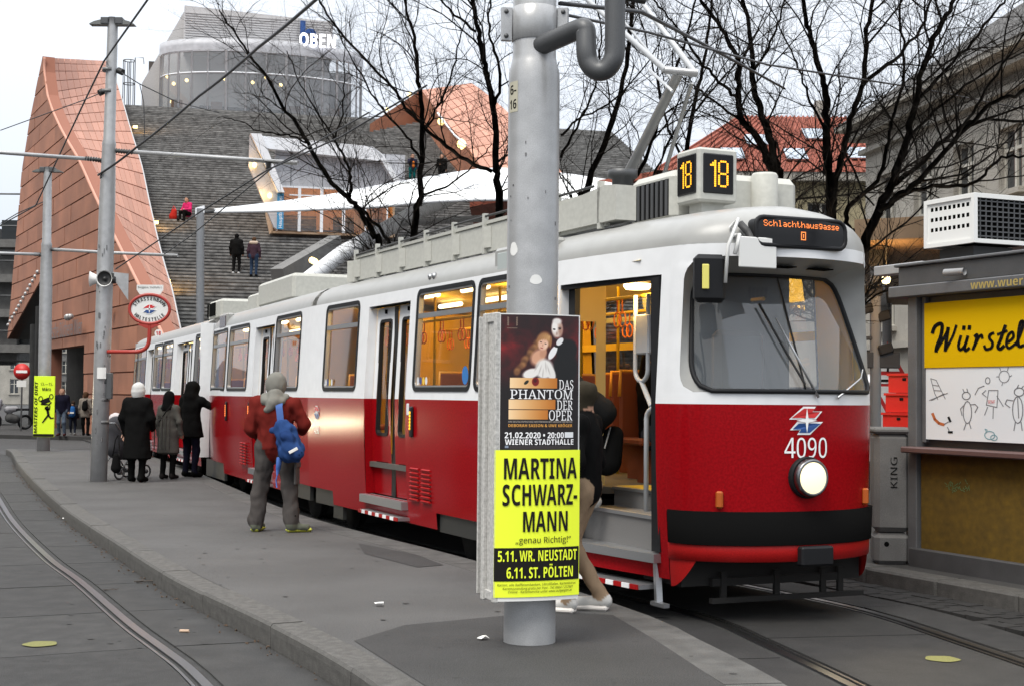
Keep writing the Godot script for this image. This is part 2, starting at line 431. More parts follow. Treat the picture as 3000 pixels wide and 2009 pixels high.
func build_ground():
	lines()
	# the wide sheet: road and square, to the horizon
	var mb := MB.new()
	mb.quad(Vector3(-900, -0.045, -1400), Vector3(900, -0.045, -1400), Vector3(900, -0.045, 60), Vector3(-900, -0.045, 60))
	setting(obj("ground", mb, M.road))
	# platform
	var plat := Node3D.new(); plat.name = "platform"; add_child(plat); setting(plat)
	var H := 0.16
	var poly := PackedVector2Array()
	var inner := offset(kerb_line, -0.24)
	if inner[20].x < kerb_line[20].x: inner = offset(kerb_line, 0.24)
	var einner := offset(edge_line, 0.34)
	if einner[20].x > edge_line[20].x: einner = offset(edge_line, -0.34)
	for i in range(6, inner.size(), 2): poly.append(inner[i])
	for i in range(einner.size() - 1, 5, -2): poly.append(einner[i])
	mb = MB.new()
	var ix := Geometry2D.triangulate_polygon(poly)
	for i in range(0, ix.size(), 3):
		mb.tri(flat(poly[ix[i]], H), flat(poly[ix[i + 1]], H), flat(poly[ix[i + 2]], H))
	obj("surface", mb, M.asphalt, plat)
	# darker, newer asphalt round the foot of the near pole
	mb = MB.new()
	var patch := PackedVector2Array([Vector2(-1.0, -9.4), Vector2(-0.72, -10.05), Vector2(0.3, -10.75), Vector2(0.75, -10.6), Vector2(0.96, -9.5), Vector2(1.2, -8.0), Vector2(1.5, -5.0), Vector2(0.4, -5.0), Vector2(-0.2, -7.3)])
	ix = Geometry2D.triangulate_polygon(patch)
	for i in range(0, ix.size(), 3):
		mb.tri(flat(patch[ix[i]], H + 0.004), flat(patch[ix[i + 1]], H + 0.004), flat(patch[ix[i + 2]], H + 0.004))
	obj("asphalt_patch", mb, M.asphalt_dark, plat)
	mb = MB.new()
	patch = PackedVector2Array([Vector2(-1.62, -15.5), Vector2(-0.95, -14.5), Vector2(-0.62, -13.6), Vector2(-0.85, -13.4), Vector2(-1.45, -14.5)])
	ix = Geometry2D.triangulate_polygon(patch)
	for i in range(0, ix.size(), 3):
		mb.tri(flat(patch[ix[i]], H + 0.004), flat(patch[ix[i + 1]], H + 0.004), flat(patch[ix[i + 2]], H + 0.004))
	obj("asphalt_patch", mb, M.asphalt_dark, plat)
	# far end
	mb = MB.new()
	mb.quad(flat(inner[6], H), flat(einner[5], H), flat(einner[5], -0.05), flat(inner[6], -0.05))
	obj("end_kerb", mb, M.kerb[1], plat)
	# kerb stones with rounded noses
	var kp := Node3D.new(); kp.name = "kerb"; add_child(kp); setting(kp)
	var i := 6
	while i < kerb_line.size() - 1:
		var j := mini(i + 6 + rng.randi() % 2, kerb_line.size() - 1)
		mb = MB.new()
		var dz := rng.randf_range(-0.003, 0.004)
		var ks := []
		for k in range(i, j + 1):
			var o: Vector2 = kerb_line[k]
			var dirv: Vector2 = (inner[k] - o).normalized()
			var along := Vector2(-dirv.y, dirv.x) * (0.005 if k == i else (-0.006 if k == j else 0.0))
			if along.dot(kerb_line[mini(k + 1, kerb_line.size() - 1)] - o) < 0 and k == i: along = -along
			if along.dot(kerb_line[k] - kerb_line[maxi(k - 1, 0)]) > 0 and k == j: along = -along
			o += along
			var prof := [[0.012, -0.05], [0.004, 0.10], [0.006, H - 0.02], [0.022, H], [0.238, H + 0.002], [0.238, -0.05]]
			var ring := []
			for p in prof: ring.append(flat(o + dirv * p[0], p[1] + dz))
			ks.append(ring)
		for k in ks.size() - 1:
			for p in 5:
				mb.quad(ks[k][p], ks[k + 1][p], ks[k + 1][p + 1], ks[k][p + 1])
		for e in [0, ks.size() - 1]:
			for p in range(1, 5): mb.tri(ks[e][0], ks[e][p], ks[e][p + 1])
		obj("kerb_stone", mb, M.kerb[rng.randi() % 3], kp)
		i = j
	# pale edge strip towards the tram, in stones
	i = 6
	while i < edge_line.size() - 1:
		var j := mini(i + 8, edge_line.size() - 1)
		var o := edge_line.duplicate(); var e := einner.duplicate()
		var d: Vector2 = (edge_line[i + 1] - edge_line[i]).normalized() * 0.005
		o[i] += d; e[i] += d; o[j] -= d; e[j] -= d
		obj("edge_stone", strip_mesh(o, e, i, j, H + rng.randf_range(0.0, 0.004), 0.22), M.strip, kp)
		i = j
	# left-hand track: slabs and rails
	var bed := Node3D.new(); bed.name = "track_bed"; add_child(bed); setting(bed)
	var sgn := 1.0
	if offset(left_rail, 1.0)[10].x < left_rail[10].x: sgn = -1.0    # +sgn points towards the platform
	slabs(bed, left_rail, -sgn * 0.09, -sgn * 1.40, 7)
	slabs(bed, left_rail, -sgn * 1.54, -sgn * 3.4, 7, 0)
	# between rail and kerb: follow the kerb
	var a := offset(left_rail, sgn * 0.10)
	i = 0
	while i < left_rail.size() - 1:
		var j := mini(i + 7, left_rail.size() - 1)
		var o := []; var q := []
		for k in range(i, j + 1):
			o.append(a[k])
			var best := 0; var bd := 1e9
			for w in kerb_line.size():
				var dd: float = a[k].distance_squared_to(kerb_line[w])
				if dd < bd: bd = dd; best = w
			q.append(kerb_line[best] + (kerb_line[best] - inner[best]) * 0.02)
		var d: Vector2 = (o[1] - o[0]).normalized() * 0.011
		o[0] += d; q[0] += d; o[-1] -= d; q[-1] -= d
		obj("slab", strip_mesh(o, q, 0, o.size() - 1, rng.randf_range(-0.002, 0.002), 0.06), M.slab[rng.randi() % 4], bed)
		i = j
	mb = MB.new()
	for dv in [[-0.09, 0.10], [-1.54, -1.40]]:
		var u := offset(left_rail, sgn * dv[0]); var v := offset(left_rail, sgn * dv[1])
		for k in left_rail.size() - 1:
			mb.quad(flat(u[k], -0.012), flat(u[k + 1], -0.012), flat(v[k + 1], -0.012), flat(v[k], -0.012))
	obj("rail_mortar", mb, M.slab[3], bed)
	mb = MB.new()
	for q in [[-3.4, 0.9]]:
		var u := offset(left_rail, sgn * q[0]); var v := offset(left_rail, sgn * q[1])
		for k in left_rail.size() - 1: mb.quad(flat(u[k], -0.035), flat(u[k + 1], -0.035), flat(v[k + 1], -0.035), flat(v[k], -0.035))
	obj("joint_bed", mb, M.joint, bed)
	rail_thing(left_rail, -sgn, "curved steel rail in the concrete slabs below the kerb at the left")
	rail_thing(offset(left_rail, -sgn * 1.47), sgn, "outer steel rail of the left-hand track, farthest from the platform kerb")
	# the tram's own track
	var bed2 := Node3D.new(); bed2.name = "tram_track_bed"; add_child(bed2); setting(bed2)
	sgn = 1.0
	if offset(track_line, 1.0)[10].x < track_line[10].x: sgn = -1.0
	slabs(bed2, track_line, -sgn * 0.62, sgn * 0.62, 8, 3, 0.0, M.slab_dark)
	slabs(bed2, track_line, sgn * 0.83, sgn * 1.30, 8, 6, 0.0, M.slab_dark)
	slabs(bed2, track_line, -sgn * 0.83, -sgn * 1.22, 8, 6, 0.0, M.slab_dark)
	mb = MB.new()
	for dv in [[-0.83, -0.62], [0.62, 0.83]]:
		var u := offset(track_line, sgn * dv[0]); var v := offset(track_line, sgn * dv[1])
		for k in track_line.size() - 1:
			mb.quad(flat(u[k], -0.012), flat(u[k + 1], -0.012), flat(v[k + 1], -0.012), flat(v[k], -0.012))
	obj("rail_mortar", mb, M.slab[3], bed2)
	mb = MB.new()
	var ju := offset(track_line, -sgn * 1.22); var jv := offset(track_line, sgn * 1.30)
	for k in track_line.size() - 1: mb.quad(flat(ju[k], -0.035), flat(ju[k + 1], -0.035), flat(jv[k + 1], -0.035), flat(jv[k], -0.035))
	obj("joint_bed", mb, M.joint, bed2)
	rail_thing(offset(track_line, -sgn * 0.735), sgn, "rail in front of the tram on the side of the platform")
	rail_thing(offset(track_line, sgn * 0.735), -sgn, "rail in front of the tram on the side of the sausage stand")
	# pavement of the kiosk side, with its kerb, parallel to the tram
	var pv := Node3D.new(); pv.name = "pavement"; add_child(pv); setting(pv)
	var f2 := Vector2(sin(YAW), cos(YAW)); var n2 := Vector2(cos(YAW), -sin(YAW))
	var k0 := Vector2(3.40, -13.95)
	mb = MB.new()
	var pq := [k0 - f2 * 36.0 + n2 * 0.3, k0 + f2 * 16.0 + n2 * 0.3, k0 + f2 * 16.0 + n2 * 60.0, k0 - f2 * 36.0 + n2 * 60.0]
	mb.quad(flat(pq[0], 0.13), flat(pq[1], 0.13), flat(pq[2], 0.13), flat(pq[3], 0.13))
	obj("surface", mb, M.asphalt_dark, pv)
	for s in range(-30, 14):
		var c := k0 + f2 * (s + 0.5) + n2 * 0.15
		mb = MB.new()
		mb.bev(flat(c, 0.045), Vector3(0.298, 0.18, 0.99), 0.02, Basis(Vector3.UP, YAW))
		obj("kerb_stone", mb, M.kerb[1 if s % 3 else 0], pv)
	# rows of small paving stones between the far rail and that kerb
	var cob := Node3D.new(); cob.name = "paving_strip"; add_child(cob); setting(cob)
	var stone := BoxMesh.new(); stone.size = Vector3(0.17, 0.06, 0.17)
	var count := 0
	for row in 6:
		for s in 46:
			var q := k0 + f2 * (s * 0.185 - 4.2 + (row % 2) * 0.09) - n2 * (0.1 + row * 0.18)
			var td := 9.0
			for w in range(0, track_line.size(), 2): td = minf(td, track_line[w].distance_to(q))
			if td < 1.40 or td > 3.0 or count >= 290: continue
			count += 1
			obj("paving_stone", stone, M.slab_dark[rng.randi() % 4], cob, Transform3D(Basis(Vector3.UP, YAW + rng.randf_range(-0.04, 0.04)), Vector3(q.x, -0.035 + rng.randf_range(-0.004, 0.004), q.y)))
	# painted dots and the far road markings
	for d in [[116, 1888, 0.18, 0.06], [2762, 1932, 0.17, 0.06]]:
		var g := G(d[0], d[1], 0.0)
		mb = MB.new()
		var fan := []
		for k in 22:
			var t := TAU * k / 22.0
			fan.append(g + Vector3(cos(t) * 0.115, 0.006, sin(t) * 0.115) * (1.0 + 0.05 * sin(t * 5.0)) + Vector3(0, 0.001, 0))
		for k in 22: mb.tri(g + Vector3(0, 0.007, 0), fan[k], fan[(k + 1) % 22])
		var o := obj("paint_dot", mb, M.yellow_paint)
		tag(o, "faded yellow paint dot on the slab left of the curved rail" if d[0] < 1000 else "faded yellow paint dot between the rails in front of the tram", "paint mark")
	mb = MB.new()
	mb.quad(Vector3(-13.2, -0.04, -43.2), Vector3(-4.0, -0.04, -44.5), Vector3(-4.0, -0.04, -44.2), Vector3(-13.2, -0.04, -42.9))
	setting(obj("road_marking", mb, M.ink_white))
	# pavement in front of the library
	mb = MB.new()
	var fp := PackedVector2Array([Vector2(-40, -58.5), Vector2(-21, -55.5), Vector2(-16.5, -53.6), Vector2(-13.2, -52.0), Vector2(-4, -49.0), Vector2(4, -47.5), Vector2(30, -45), Vector2(30, -130), Vector2(-40, -130)])
	ix = Geometry2D.triangulate_polygon(fp)
	for t in range(0, ix.size(), 3): mb.tri(flat(fp[ix[t]], 0.10), flat(fp[ix[t + 1]], 0.10), flat(fp[ix[t + 2]], 0.10))
	for t in 6: mb.quad(flat(fp[t], 0.10), flat(fp[t + 1], 0.10), flat(fp[t + 1], -0.05), flat(fp[t], -0.05))
	setting(obj("forecourt", mb, M.asphalt_dark))
	# litter along the kerb
	litter(inner)

func litter(inner: Array):
	var mb := MB.new()
	for k in 420:
		var i := rng.randi_range(30, kerb_line.size() - 20)
		var out: Vector2 = (kerb_line[i] - inner[i]).normalized()
		var q: Vector2 = kerb_line[i] + out * (0.015 + absf(rng.randfn(0, 0.035))) + Vector2(rng.randf_range(-0.1, 0.1), rng.randf_range(-0.1, 0.1)) * out.orthogonal().abs()
		var s := rng.randf_range(0.006, 0.022)
		var b := Basis(Vector3(rng.randf(), 1, rng.randf()).normalized(), rng.randf() * TAU)
		mb.box(flat(q, 0.006), Vector3(s, s * 0.3, s * rng.randf_range(0.4, 0.9)), b)
	var o := obj("leaf_litter", mb, mat(0.09, 0.06, 0.04, 0.95))
	o.set_meta("kind", "stuff"); o.set_meta("label", "dry leaf crumbs and grit along the foot of the kerb"); o.set_meta("category", "litter")
	# trodden chewing gum and drips on the platform and slabs
	mb = MB.new()
	for k in 150:
		var q := Vector3(rng.randf_range(-6.0, 1.4), 0.0, rng.randf_range(-19.0, -7.0))
		var best := 0; var bd := 1e9
		for w in range(0, kerb_line.size(), 4):
			var dd := absf(kerb_line[w].y - q.z)
			if dd < bd: bd = dd; best = w
		var on_plat: bool = q.x > kerb_line[best].x + 0.3
		if on_plat and q.x > kerb_line[best].x + 2.6: continue
		q.y = 0.1655 if on_plat else 0.004
		var r := rng.randf_range(0.008, 0.022)
		for j in 8: mb.tri(q, q + Vector3(cos(TAU * j / 8.0) * r * 1.3, 0, sin(TAU * j / 8.0) * r), q + Vector3(cos(TAU * (j + 1) / 8.0) * r * 1.3, 0, sin(TAU * (j + 1) / 8.0) * r))
	o = obj("gum_spots", mb, mat(0.03, 0.029, 0.028, 0.9))
	o.set_meta("kind", "stuff"); o.set_meta("label", "small dark spots of trodden gum on platform and track slabs"); o.set_meta("category", "stains")
	# a few single pieces
	var bits := [["twig", 932 * 0.47, 1300 + 865 * 0.47, "forked dry twig in the gutter below the kerb"], ["twig", 683 * 0.47, 1300 + 915 * 0.47, "small dry twig on the slab beside the rail"]]
	for b in bits:
		var g := G(b[1], b[2], 0.0)
		mb = MB.new()
		var big: float = 1.0 if b[1] > 400 else 0.45
		for w in [[Vector3(-0.12, 0, 0.02), Vector3(0.0, 0.012, 0.0), Vector3(0.14, 0.01, 0.05)], [Vector3(0, 0.012, 0), Vector3(0.06, 0.02, -0.07)], [Vector3(-0.06, 0.01, 0.01), Vector3(-0.12, 0.015, 0.09)], [Vector3(0.08, 0.012, 0.03), Vector3(0.16, 0.02, -0.03)]]:
			var pts := []
			for v in w: pts.append(g + v * big + Vector3(0, 0.008, 0))
			mb.tube(pts, 0.006 * big, 5)
		tag(obj(b[0], mb, M.twig), b[3], "twig")
	for b in [[540, 1852, 0.1, "brown cork-tipped butt on the slab between rail and kerb"], [371 + 180, 1757, 0.08, "cigarette butt at the foot of the kerb beside dry leaves"]]:
		var g := G(b[0], b[1], 0.0)
		mb = MB.new(true)
		mb.tube([g + Vector3(-0.035, 0.012, 0), g + Vector3(0.035, 0.012, 0.01)], 0.011, 8)
		tag(obj("cigarette_butt", mb, mat(0.5, 0.36, 0.26, 0.8)), b[3], "litter")
	for b in [[190, 1520, "crumpled white paper scrap in the gutter, far up the curve"], [1111, 1772, "flattened white paper scrap on the platform left of the poster"], [1413, 1872, "small pale scrap on the asphalt beside the foot of the near pole"]]:
		var g := G(b[0], b[1], 0.0 if b[0] < 300 else 0.168)
		mb = MB.new()
		var c := []
		for k in 7:
			var t := TAU * k / 7.0
			c.append(g + Vector3(cos(t) * rng.randf_range(0.02, 0.05), 0.004 + rng.randf() * 0.025, sin(t) * rng.randf_range(0.02, 0.05)))
		for k in 7: mb.tri(g + Vector3(0, 0.025, 0), c[k], c[(k + 1) % 7])
		tag(obj("paper_scrap", mb, M.plastic_white), b[2], "litter")

# ---------------------------------------------------------------- the tram
const BELT := 1.697
const GUT := 2.94
const WID := 1.155
const NB := 0.55      # depth of the rounded nose
const NA := 0.95      # its half width

func hw_front(z: float) -> float:
	if z < -2.3: return WID
	var t := clampf((z + 2.3) / (2.3 - NB), 0, 1)
	return lerpf(WID, NA, t * t * (1.4 - 0.4 * t))

func hw_rear(z: float) -> float:
	if z > -7.2: return WID
	var t := clampf((-7.2 - z) / 1.75, 0, 1)
	return lerpf(WID, 0.98, t * t)

func hw_trail(z: float) -> float:
	if z > -11.2: return WID
	var t := clampf((-11.2 - z) / 1.6, 0, 1)
	return lerpf(WID, 0.95, t * t)

func tilt(y: float) -> float:
	return -0.05 * (y - BELT) if y > BELT else -0.03 * (BELT - y) * (BELT - y)

func rr(z0: float, z1: float, y0: float, y1: float, r: float, n := 5) -> Array:
	var out := []
	for c in [[z1 - r, y1 - r, 0.0], [z0 + r, y1 - r, 0.5 * PI], [z0 + r, y0 + r, PI], [z1 - r, y0 + r, 1.5 * PI]]:
		for k in n + 1:
			var t: float = c[2] + 0.5 * PI * k / n
			out.append(Vector2(c[0] + cos(t) * r, c[1] + sin(t) * r))
	return out

func ring(mb: MB, wall: Callable, z0: float, z1: float, y0: float, y1: float, r: float, out: float, inn: float, proud: float, deep: float):
	var a := rr(z0 - out, z1 + out, y0 - out, y1 + out, r + out)
	var b := rr(z0 + inn, z1 - inn, y0 + inn, y1 - inn, maxf(r - inn, 0.01))
	var n := a.size()
	for i in n:
		var j := (i + 1) % n
		mb.quad(wall.call(a[i].x, a[i].y, -proud), wall.call(a[j].x, a[j].y, -proud), wall.call(b[j].x, b[j].y, -proud), wall.call(b[i].x, b[i].y, -proud))
		mb.quad(wall.call(b[i].x, b[i].y, -proud), wall.call(b[j].x, b[j].y, -proud), wall.call(b[j].x, b[j].y, deep), wall.call(b[i].x, b[i].y, deep))
		mb.quad(wall.call(a[i].x, a[i].y, -proud), wall.call(a[j].x, a[j].y, -proud), wall.call(a[j].x, a[j].y, deep), wall.call(a[i].x, a[i].y, deep))

func fill(mb: MB, wall: Callable, pts: Array, inset: float):
	var c := Vector2.ZERO
	for p in pts: c += p / pts.size()
	for i in pts.size():
		var j := (i + 1) % pts.size()
		mb.tri(wall.call(c.x, c.y, inset), wall.call(pts[i].x, pts[i].y, inset), wall.call(pts[j].x, pts[j].y, inset))

func cells(zs: Array, ys: Array, holes: Array, fn: Callable):   # calls fn(z0, z1, y0, y1) for each cell that lies in no hole
	zs.sort(); ys.sort()
	for i in zs.size() - 1:
		if zs[i + 1] - zs[i] < 1e-4: continue
		for j in ys.size() - 1:
			if ys[j + 1] - ys[j] < 1e-4: continue
			var z: float = (zs[i] + zs[i + 1]) / 2; var y: float = (ys[j] + ys[j + 1]) / 2
			var inside := false
			for h in holes:
				if z > h.z0 and z < h.z1 and y > h.y0 and y < h.y1: inside = true
			if not inside: fn.call(zs[i], zs[i + 1], ys[j], ys[j + 1])

func side_wall(car: Node3D, xf: Transform3D, side: float, z0: float, z1: float, hwf: Callable, holes: Array, low := 0.32, lining = null):
	var wall := func(z, y, inset): return Vector3(side * (hwf.call(z) + tilt(y) - inset), y, z)
	var zs := [z0, z1]; var ys := [low, 0.75, 1.2, BELT, GUT]
	for h in holes:
		zs.append_array([h.z0, h.z1]); ys.append_array([h.y0, h.y1])
	var z := z0
	while z < z1:
		zs.append(z); z += 0.22 if hwf.call(z) < WID - 0.001 or hwf.call(z + 0.4) < WID - 0.001 else 0.8
	ys = ys.filter(func(q): return q >= low and q <= GUT)
	var red := MB.new(true); var white := MB.new(true); var inner := MB.new(false); var inlow := MB.new(false)
	cells(zs, ys, holes, func(a, b, c, d):
		var mb: MB = red if (c + d) / 2 < BELT else white
		mb.quad(wall.call(a, c, 0), wall.call(b, c, 0), wall.call(b, d, 0), wall.call(a, d, 0))
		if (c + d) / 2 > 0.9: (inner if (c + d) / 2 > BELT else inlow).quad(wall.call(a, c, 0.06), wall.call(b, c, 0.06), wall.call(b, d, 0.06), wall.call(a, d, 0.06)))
	for h in holes:
		if h.get("r", 0.0) > 0:
			var r: float = h.r
			for cc in [[h.z1, h.y1, -1, -1], [h.z0, h.y1, 1, -1], [h.z0, h.y0, 1, 1], [h.z1, h.y0, -1, 1]]:
				var mb: MB = red if cc[1] < BELT else white
				var prev = null
				for k in 7:
					var t := 0.5 * PI * k / 6.0
					var q: Vector3 = wall.call(cc[0] + cc[2] * r * (1 - cos(t)), cc[1] + cc[3] * r * (1 - sin(t)), 0)
					if prev != null:
						if cc[2] * cc[3] > 0: mb.tri(wall.call(cc[0], cc[1], 0), q, prev)
						else: mb.tri(wall.call(cc[0], cc[1], 0), prev, q)
					prev = q
		if h.kind == "door" or h.kind == "open":
			red.sm(false); white.sm(false)
			for e in [h.z0, h.z1]:
				red.quad(wall.call(e, h.y0, 0), wall.call(e, BELT, 0), wall.call(e, BELT, 0.14), wall.call(e, h.y0, 0.14))
				white.quad(wall.call(e, BELT, 0), wall.call(e, h.y1, 0), wall.call(e, h.y1, 0.14), wall.call(e, BELT, 0.14))
			white.quad(wall.call(h.z0, h.y1, 0), wall.call(h.z1, h.y1, 0), wall.call(h.z1, h.y1, 0.14), wall.call(h.z0, h.y1, 0.14))
	obj("lower_panel", red, M.red, car, xf)
	obj("upper_panel", white, M.white, car, xf)
	obj("inner_wall", inner, lining if lining else M.cream, car, xf)
	obj("shaded_inner_wall", inlow, M.inner_shade, car, xf)  # below the belt the wall colour carries the interior's shade
	for h in holes:
		if h.kind == "window": tram_window(car, xf, wall, h)
		elif h.kind == "door": tram_door(car, xf, wall, h)

func tram_window(car: Node3D, xf: Transform3D, wall: Callable, h: Dictionary):
	var mb := MB.new(true)
	fill(mb, wall, rr(h.z0 + 0.01, h.z1 - 0.01, h.y0 + 0.01, h.y1 - 0.01, h.r), 0.03)
	var w := obj("window", mb, M.glass, car, xf)
	mb = MB.new()
	ring(mb, wall, h.z0, h.z1, h.y0, h.y1, h.r, 0.012, 0.034, 0.010, 0.06)
	obj("rubber_frame", mb, M.rubber, w)
	mb = MB.new()
	ring(mb, wall, h.z0 + 0.034, h.z1 - 0.034, h.y0 + 0.034, h.y1 - 0.034, h.r - 0.03, 0.0, 0.018, 0.002, 0.05)
	obj("metal_frame", mb, M.alu, w)
	if h.get("bar", 0.0) > 0:
		mb = MB.new()
		var a: Vector3 = wall.call(h.z0 + 0.03, h.bar, 0.012); var b: Vector3 = wall.call(h.z1 - 0.03, h.bar, 0.012)
		mb.beam(a, b, 0.03, 0.055)
		obj("transom", mb, M.alu, w)

func tram_door(car: Node3D, xf: Transform3D, wall: Callable, h: Dictionary):
	var mid: float = (h.z0 + h.z1) / 2
	var D := 0.11
	var leaf := MB.new(); var low := MB.new(); var rub := MB.new(); var gl := MB.new(); var fr := MB.new(); var slots := []
	var wd := func(z, y, inset): return wall.call(z, y, inset + D)
	for s in [[h.z0 + 0.01, mid - 0.07], [mid + 0.07, h.z1 - 0.01]]:
		var wz0: float = s[0] + (s[1] - s[0]) * 0.20; var wz1: float = s[1] - (s[1] - s[0]) * 0.14
		var g := {"z0": wz0, "z1": wz1, "y0": 1.27, "y1": 2.63}
		cells([s[0], s[1], wz0, wz1], [h.y0, g.y0, BELT, g.y1, h.y1 - 0.02], [g], func(a, b, c, d):
			var mb: MB = low if (c + d) / 2 < BELT else leaf
			mb.quad(wd.call(a, c, 0), wd.call(b, c, 0), wd.call(b, d, 0), wd.call(a, d, 0)))
		ring(fr, wd, wz0, wz1, g.y0, g.y1, 0.06, 0.012, 0.022, 0.008, 0.04)
		fill(gl, wd, rr(wz0, wz1, g.y0, g.y1, 0.06), 0.02)
		var c: Vector3 = wd.call((wz0 + wz1) / 2, 0.93, -0.002)
		slots.append([c, Vector3(0.02, 0.035, (wz1 - wz0) * 0.9)])
		slots.append([wd.call((wz0 + wz1) / 2, h.y1 - 0.07, -0.01), Vector3(0.03, 0.05, 0.03)])
		fr.beam(wd.call((wz0 + wz1) / 2, g.y0, 0.05), wd.call((wz0 + wz1) / 2, g.y1, 0.05), 0.03, 0.03)
	rub.quad(wd.call(mid - 0.07, h.y0, -0.015), wd.call(mid + 0.07, h.y0, -0.015), wd.call(mid + 0.07, h.y1 - 0.02, -0.015), wd.call(mid - 0.07, h.y1 - 0.02, -0.015))
	rub.quad(wd.call(h.z0, h.y1 - 0.03, -0.09), wd.call(h.z1, h.y1 - 0.03, -0.09), wd.call(h.z1, h.y1, 0.0), wd.call(h.z0, h.y1, 0.0))
	var door := obj("door", leaf, M.white, car, xf)
	obj("lower_leaf", low, M.red, door)
	obj("rubber_edge", rub, M.rubber, door)
	obj("glass", gl, M.glass, door)
	obj("glass_frame", fr, M.rubber, door)
	for q in slots:
		var sb := MB.new(); sb.box(q[0], q[1]); obj("handle_slot", sb, M.black, door)
	# threshold and folding footboard
	var th := MB.new()
	var a: Vector3 = wall.call(h.z0 - 0.02, 0.505, 0.0); var b: Vector3 = wall.call(h.z1 + 0.02, 0.505, 0.0)
	th.beam(a, b, 0.16, 0.09)
	obj("threshold", th, M.alu, door)
	footboard(car, xf, wall, h.z0 + 0.12, h.z1 + 0.05, 0.36)

func footboard(car: Node3D, xf: Transform3D, wall: Callable, z0: float, z1: float, y: float):
	var fb := MB.new()
	var a: Vector3 = wall.call(z0, y, -0.03); var b: Vector3 = wall.call(z1, y, -0.03)
	fb.beam(a, b, 0.22, 0.035)
	var o := obj("footboard", fb, M.alu, car, xf)
	var n := 11
	for k in n:
		var p := a.lerp(b, (k + 0.03) / n); var q := a.lerp(b, (k + 0.97) / n)
		var off := Vector3(signf(a.x) * 0.115, 0, 0)
		var st := MB.new(); st.beam(p + off, q + off, 0.012, 0.038)
		obj("stripe", st, M.bumper_red if k % 2 == 0 else M.ink_white, o)

func roof_ring(hwf: Callable, zs: Array, ins: float, y: float, nose: bool) -> Array:
	var out := []
	var s := 1.0 - ins / WID
	for z in zs:
		var k := clampf((z + 2.3) / (2.3 - NB), 0, 1) if nose else 0.0
		out.append(Vector3(-(hwf.call(z) + tilt(GUT)) * s, y, z - ins * 0.42 * k * k))
	if nose:
		for k in range(1, 24):
			var a := -PI / 2 + PI * k / 24.0
			out.append(Vector3((NA + tilt(GUT)) * s * sin(a), y, -NB * (1 - cos(a)) - ins * 0.42))
	for i in range(zs.size() - 1, -1, -1):
		var p: Vector3 = out[i]
		out.append(Vector3(-p.x, p.y, p.z))
	return out

const ROOF := [[0.0, 2.94], [0.012, 3.0], [0.045, 3.06], [0.11, 3.125], [0.22, 3.185], [0.4, 3.235], [0.7, 3.275], [1.0, 3.29], [1.15, 3.292]]

func tram_roof(car: Node3D, xf: Transform3D, zs: Array, hwf: Callable, nose: bool):
	var mb := MB.new(true)
	var prev := []
	for r in ROOF:
		var cur := roof_ring(hwf, zs, r[0], r[1], nose)
		if prev:
			for i in cur.size() - 1: mb.quad(prev[i], prev[i + 1], cur[i + 1], cur[i])
		prev = cur
	if not nose:   # close both ends
		for e in [0, zs.size() - 1]:
			var c := Vector3(0, 2.94, zs[e])
			var last = null
			for s in [-1.0, 1.0]:
				for i in ROOF.size():
					var r = ROOF[i if s < 0 else ROOF.size() - 1 - i]
					var q := Vector3(s * (hwf.call(zs[e]) + tilt(GUT)) * (1 - r[0] / WID), r[1], zs[e])
					if last != null: mb.tri(c, last, q)
					last = q
	obj("roof", mb, M.roof, car, xf)

func dots_of(ch: String) -> Array:
	return {"S": [14, 17, 16, 14, 1, 17, 14], "c": [0, 0, 14, 16, 16, 17, 14], "h": [16, 16, 22, 25, 17, 17, 17], "l": [12, 4, 4, 4, 4, 4, 14], "a": [0, 0, 14, 1, 15, 17, 15], "t": [8, 8, 28, 8, 8, 9, 6],
		"u": [0, 0, 17, 17, 17, 19, 13], "s": [0, 0, 15, 16, 14, 1, 30], "g": [0, 15, 17, 17, 15, 1, 14], "e": [0, 0, 14, 17, 31, 16, 14], "U": [31, 17, 21, 21, 21, 17, 31], "1": [4, 12, 20, 4, 4, 4, 4], "8": [14, 17, 17, 14, 17, 17, 14]}[ch]

func dot_text(mb: MB, text: String, at: Callable, u0: float, v0: float, pitch: float, size := 0.8, repeat_dots := 1):   # at(u, v): a point of the display face
	var u := u0
	for ch in text:
		var rows := dots_of(ch)
		for r in 7:
			for c in 5:
				if rows[r] & (16 >> c):
					var x := u + c * pitch; var y := v0 - r * pitch
					var h := pitch * size / 2
					mb.quad(at.call(x - h, y - h), at.call(x + h, y - h), at.call(x + h, y + h), at.call(x - h, y + h))
		u += pitch * 6

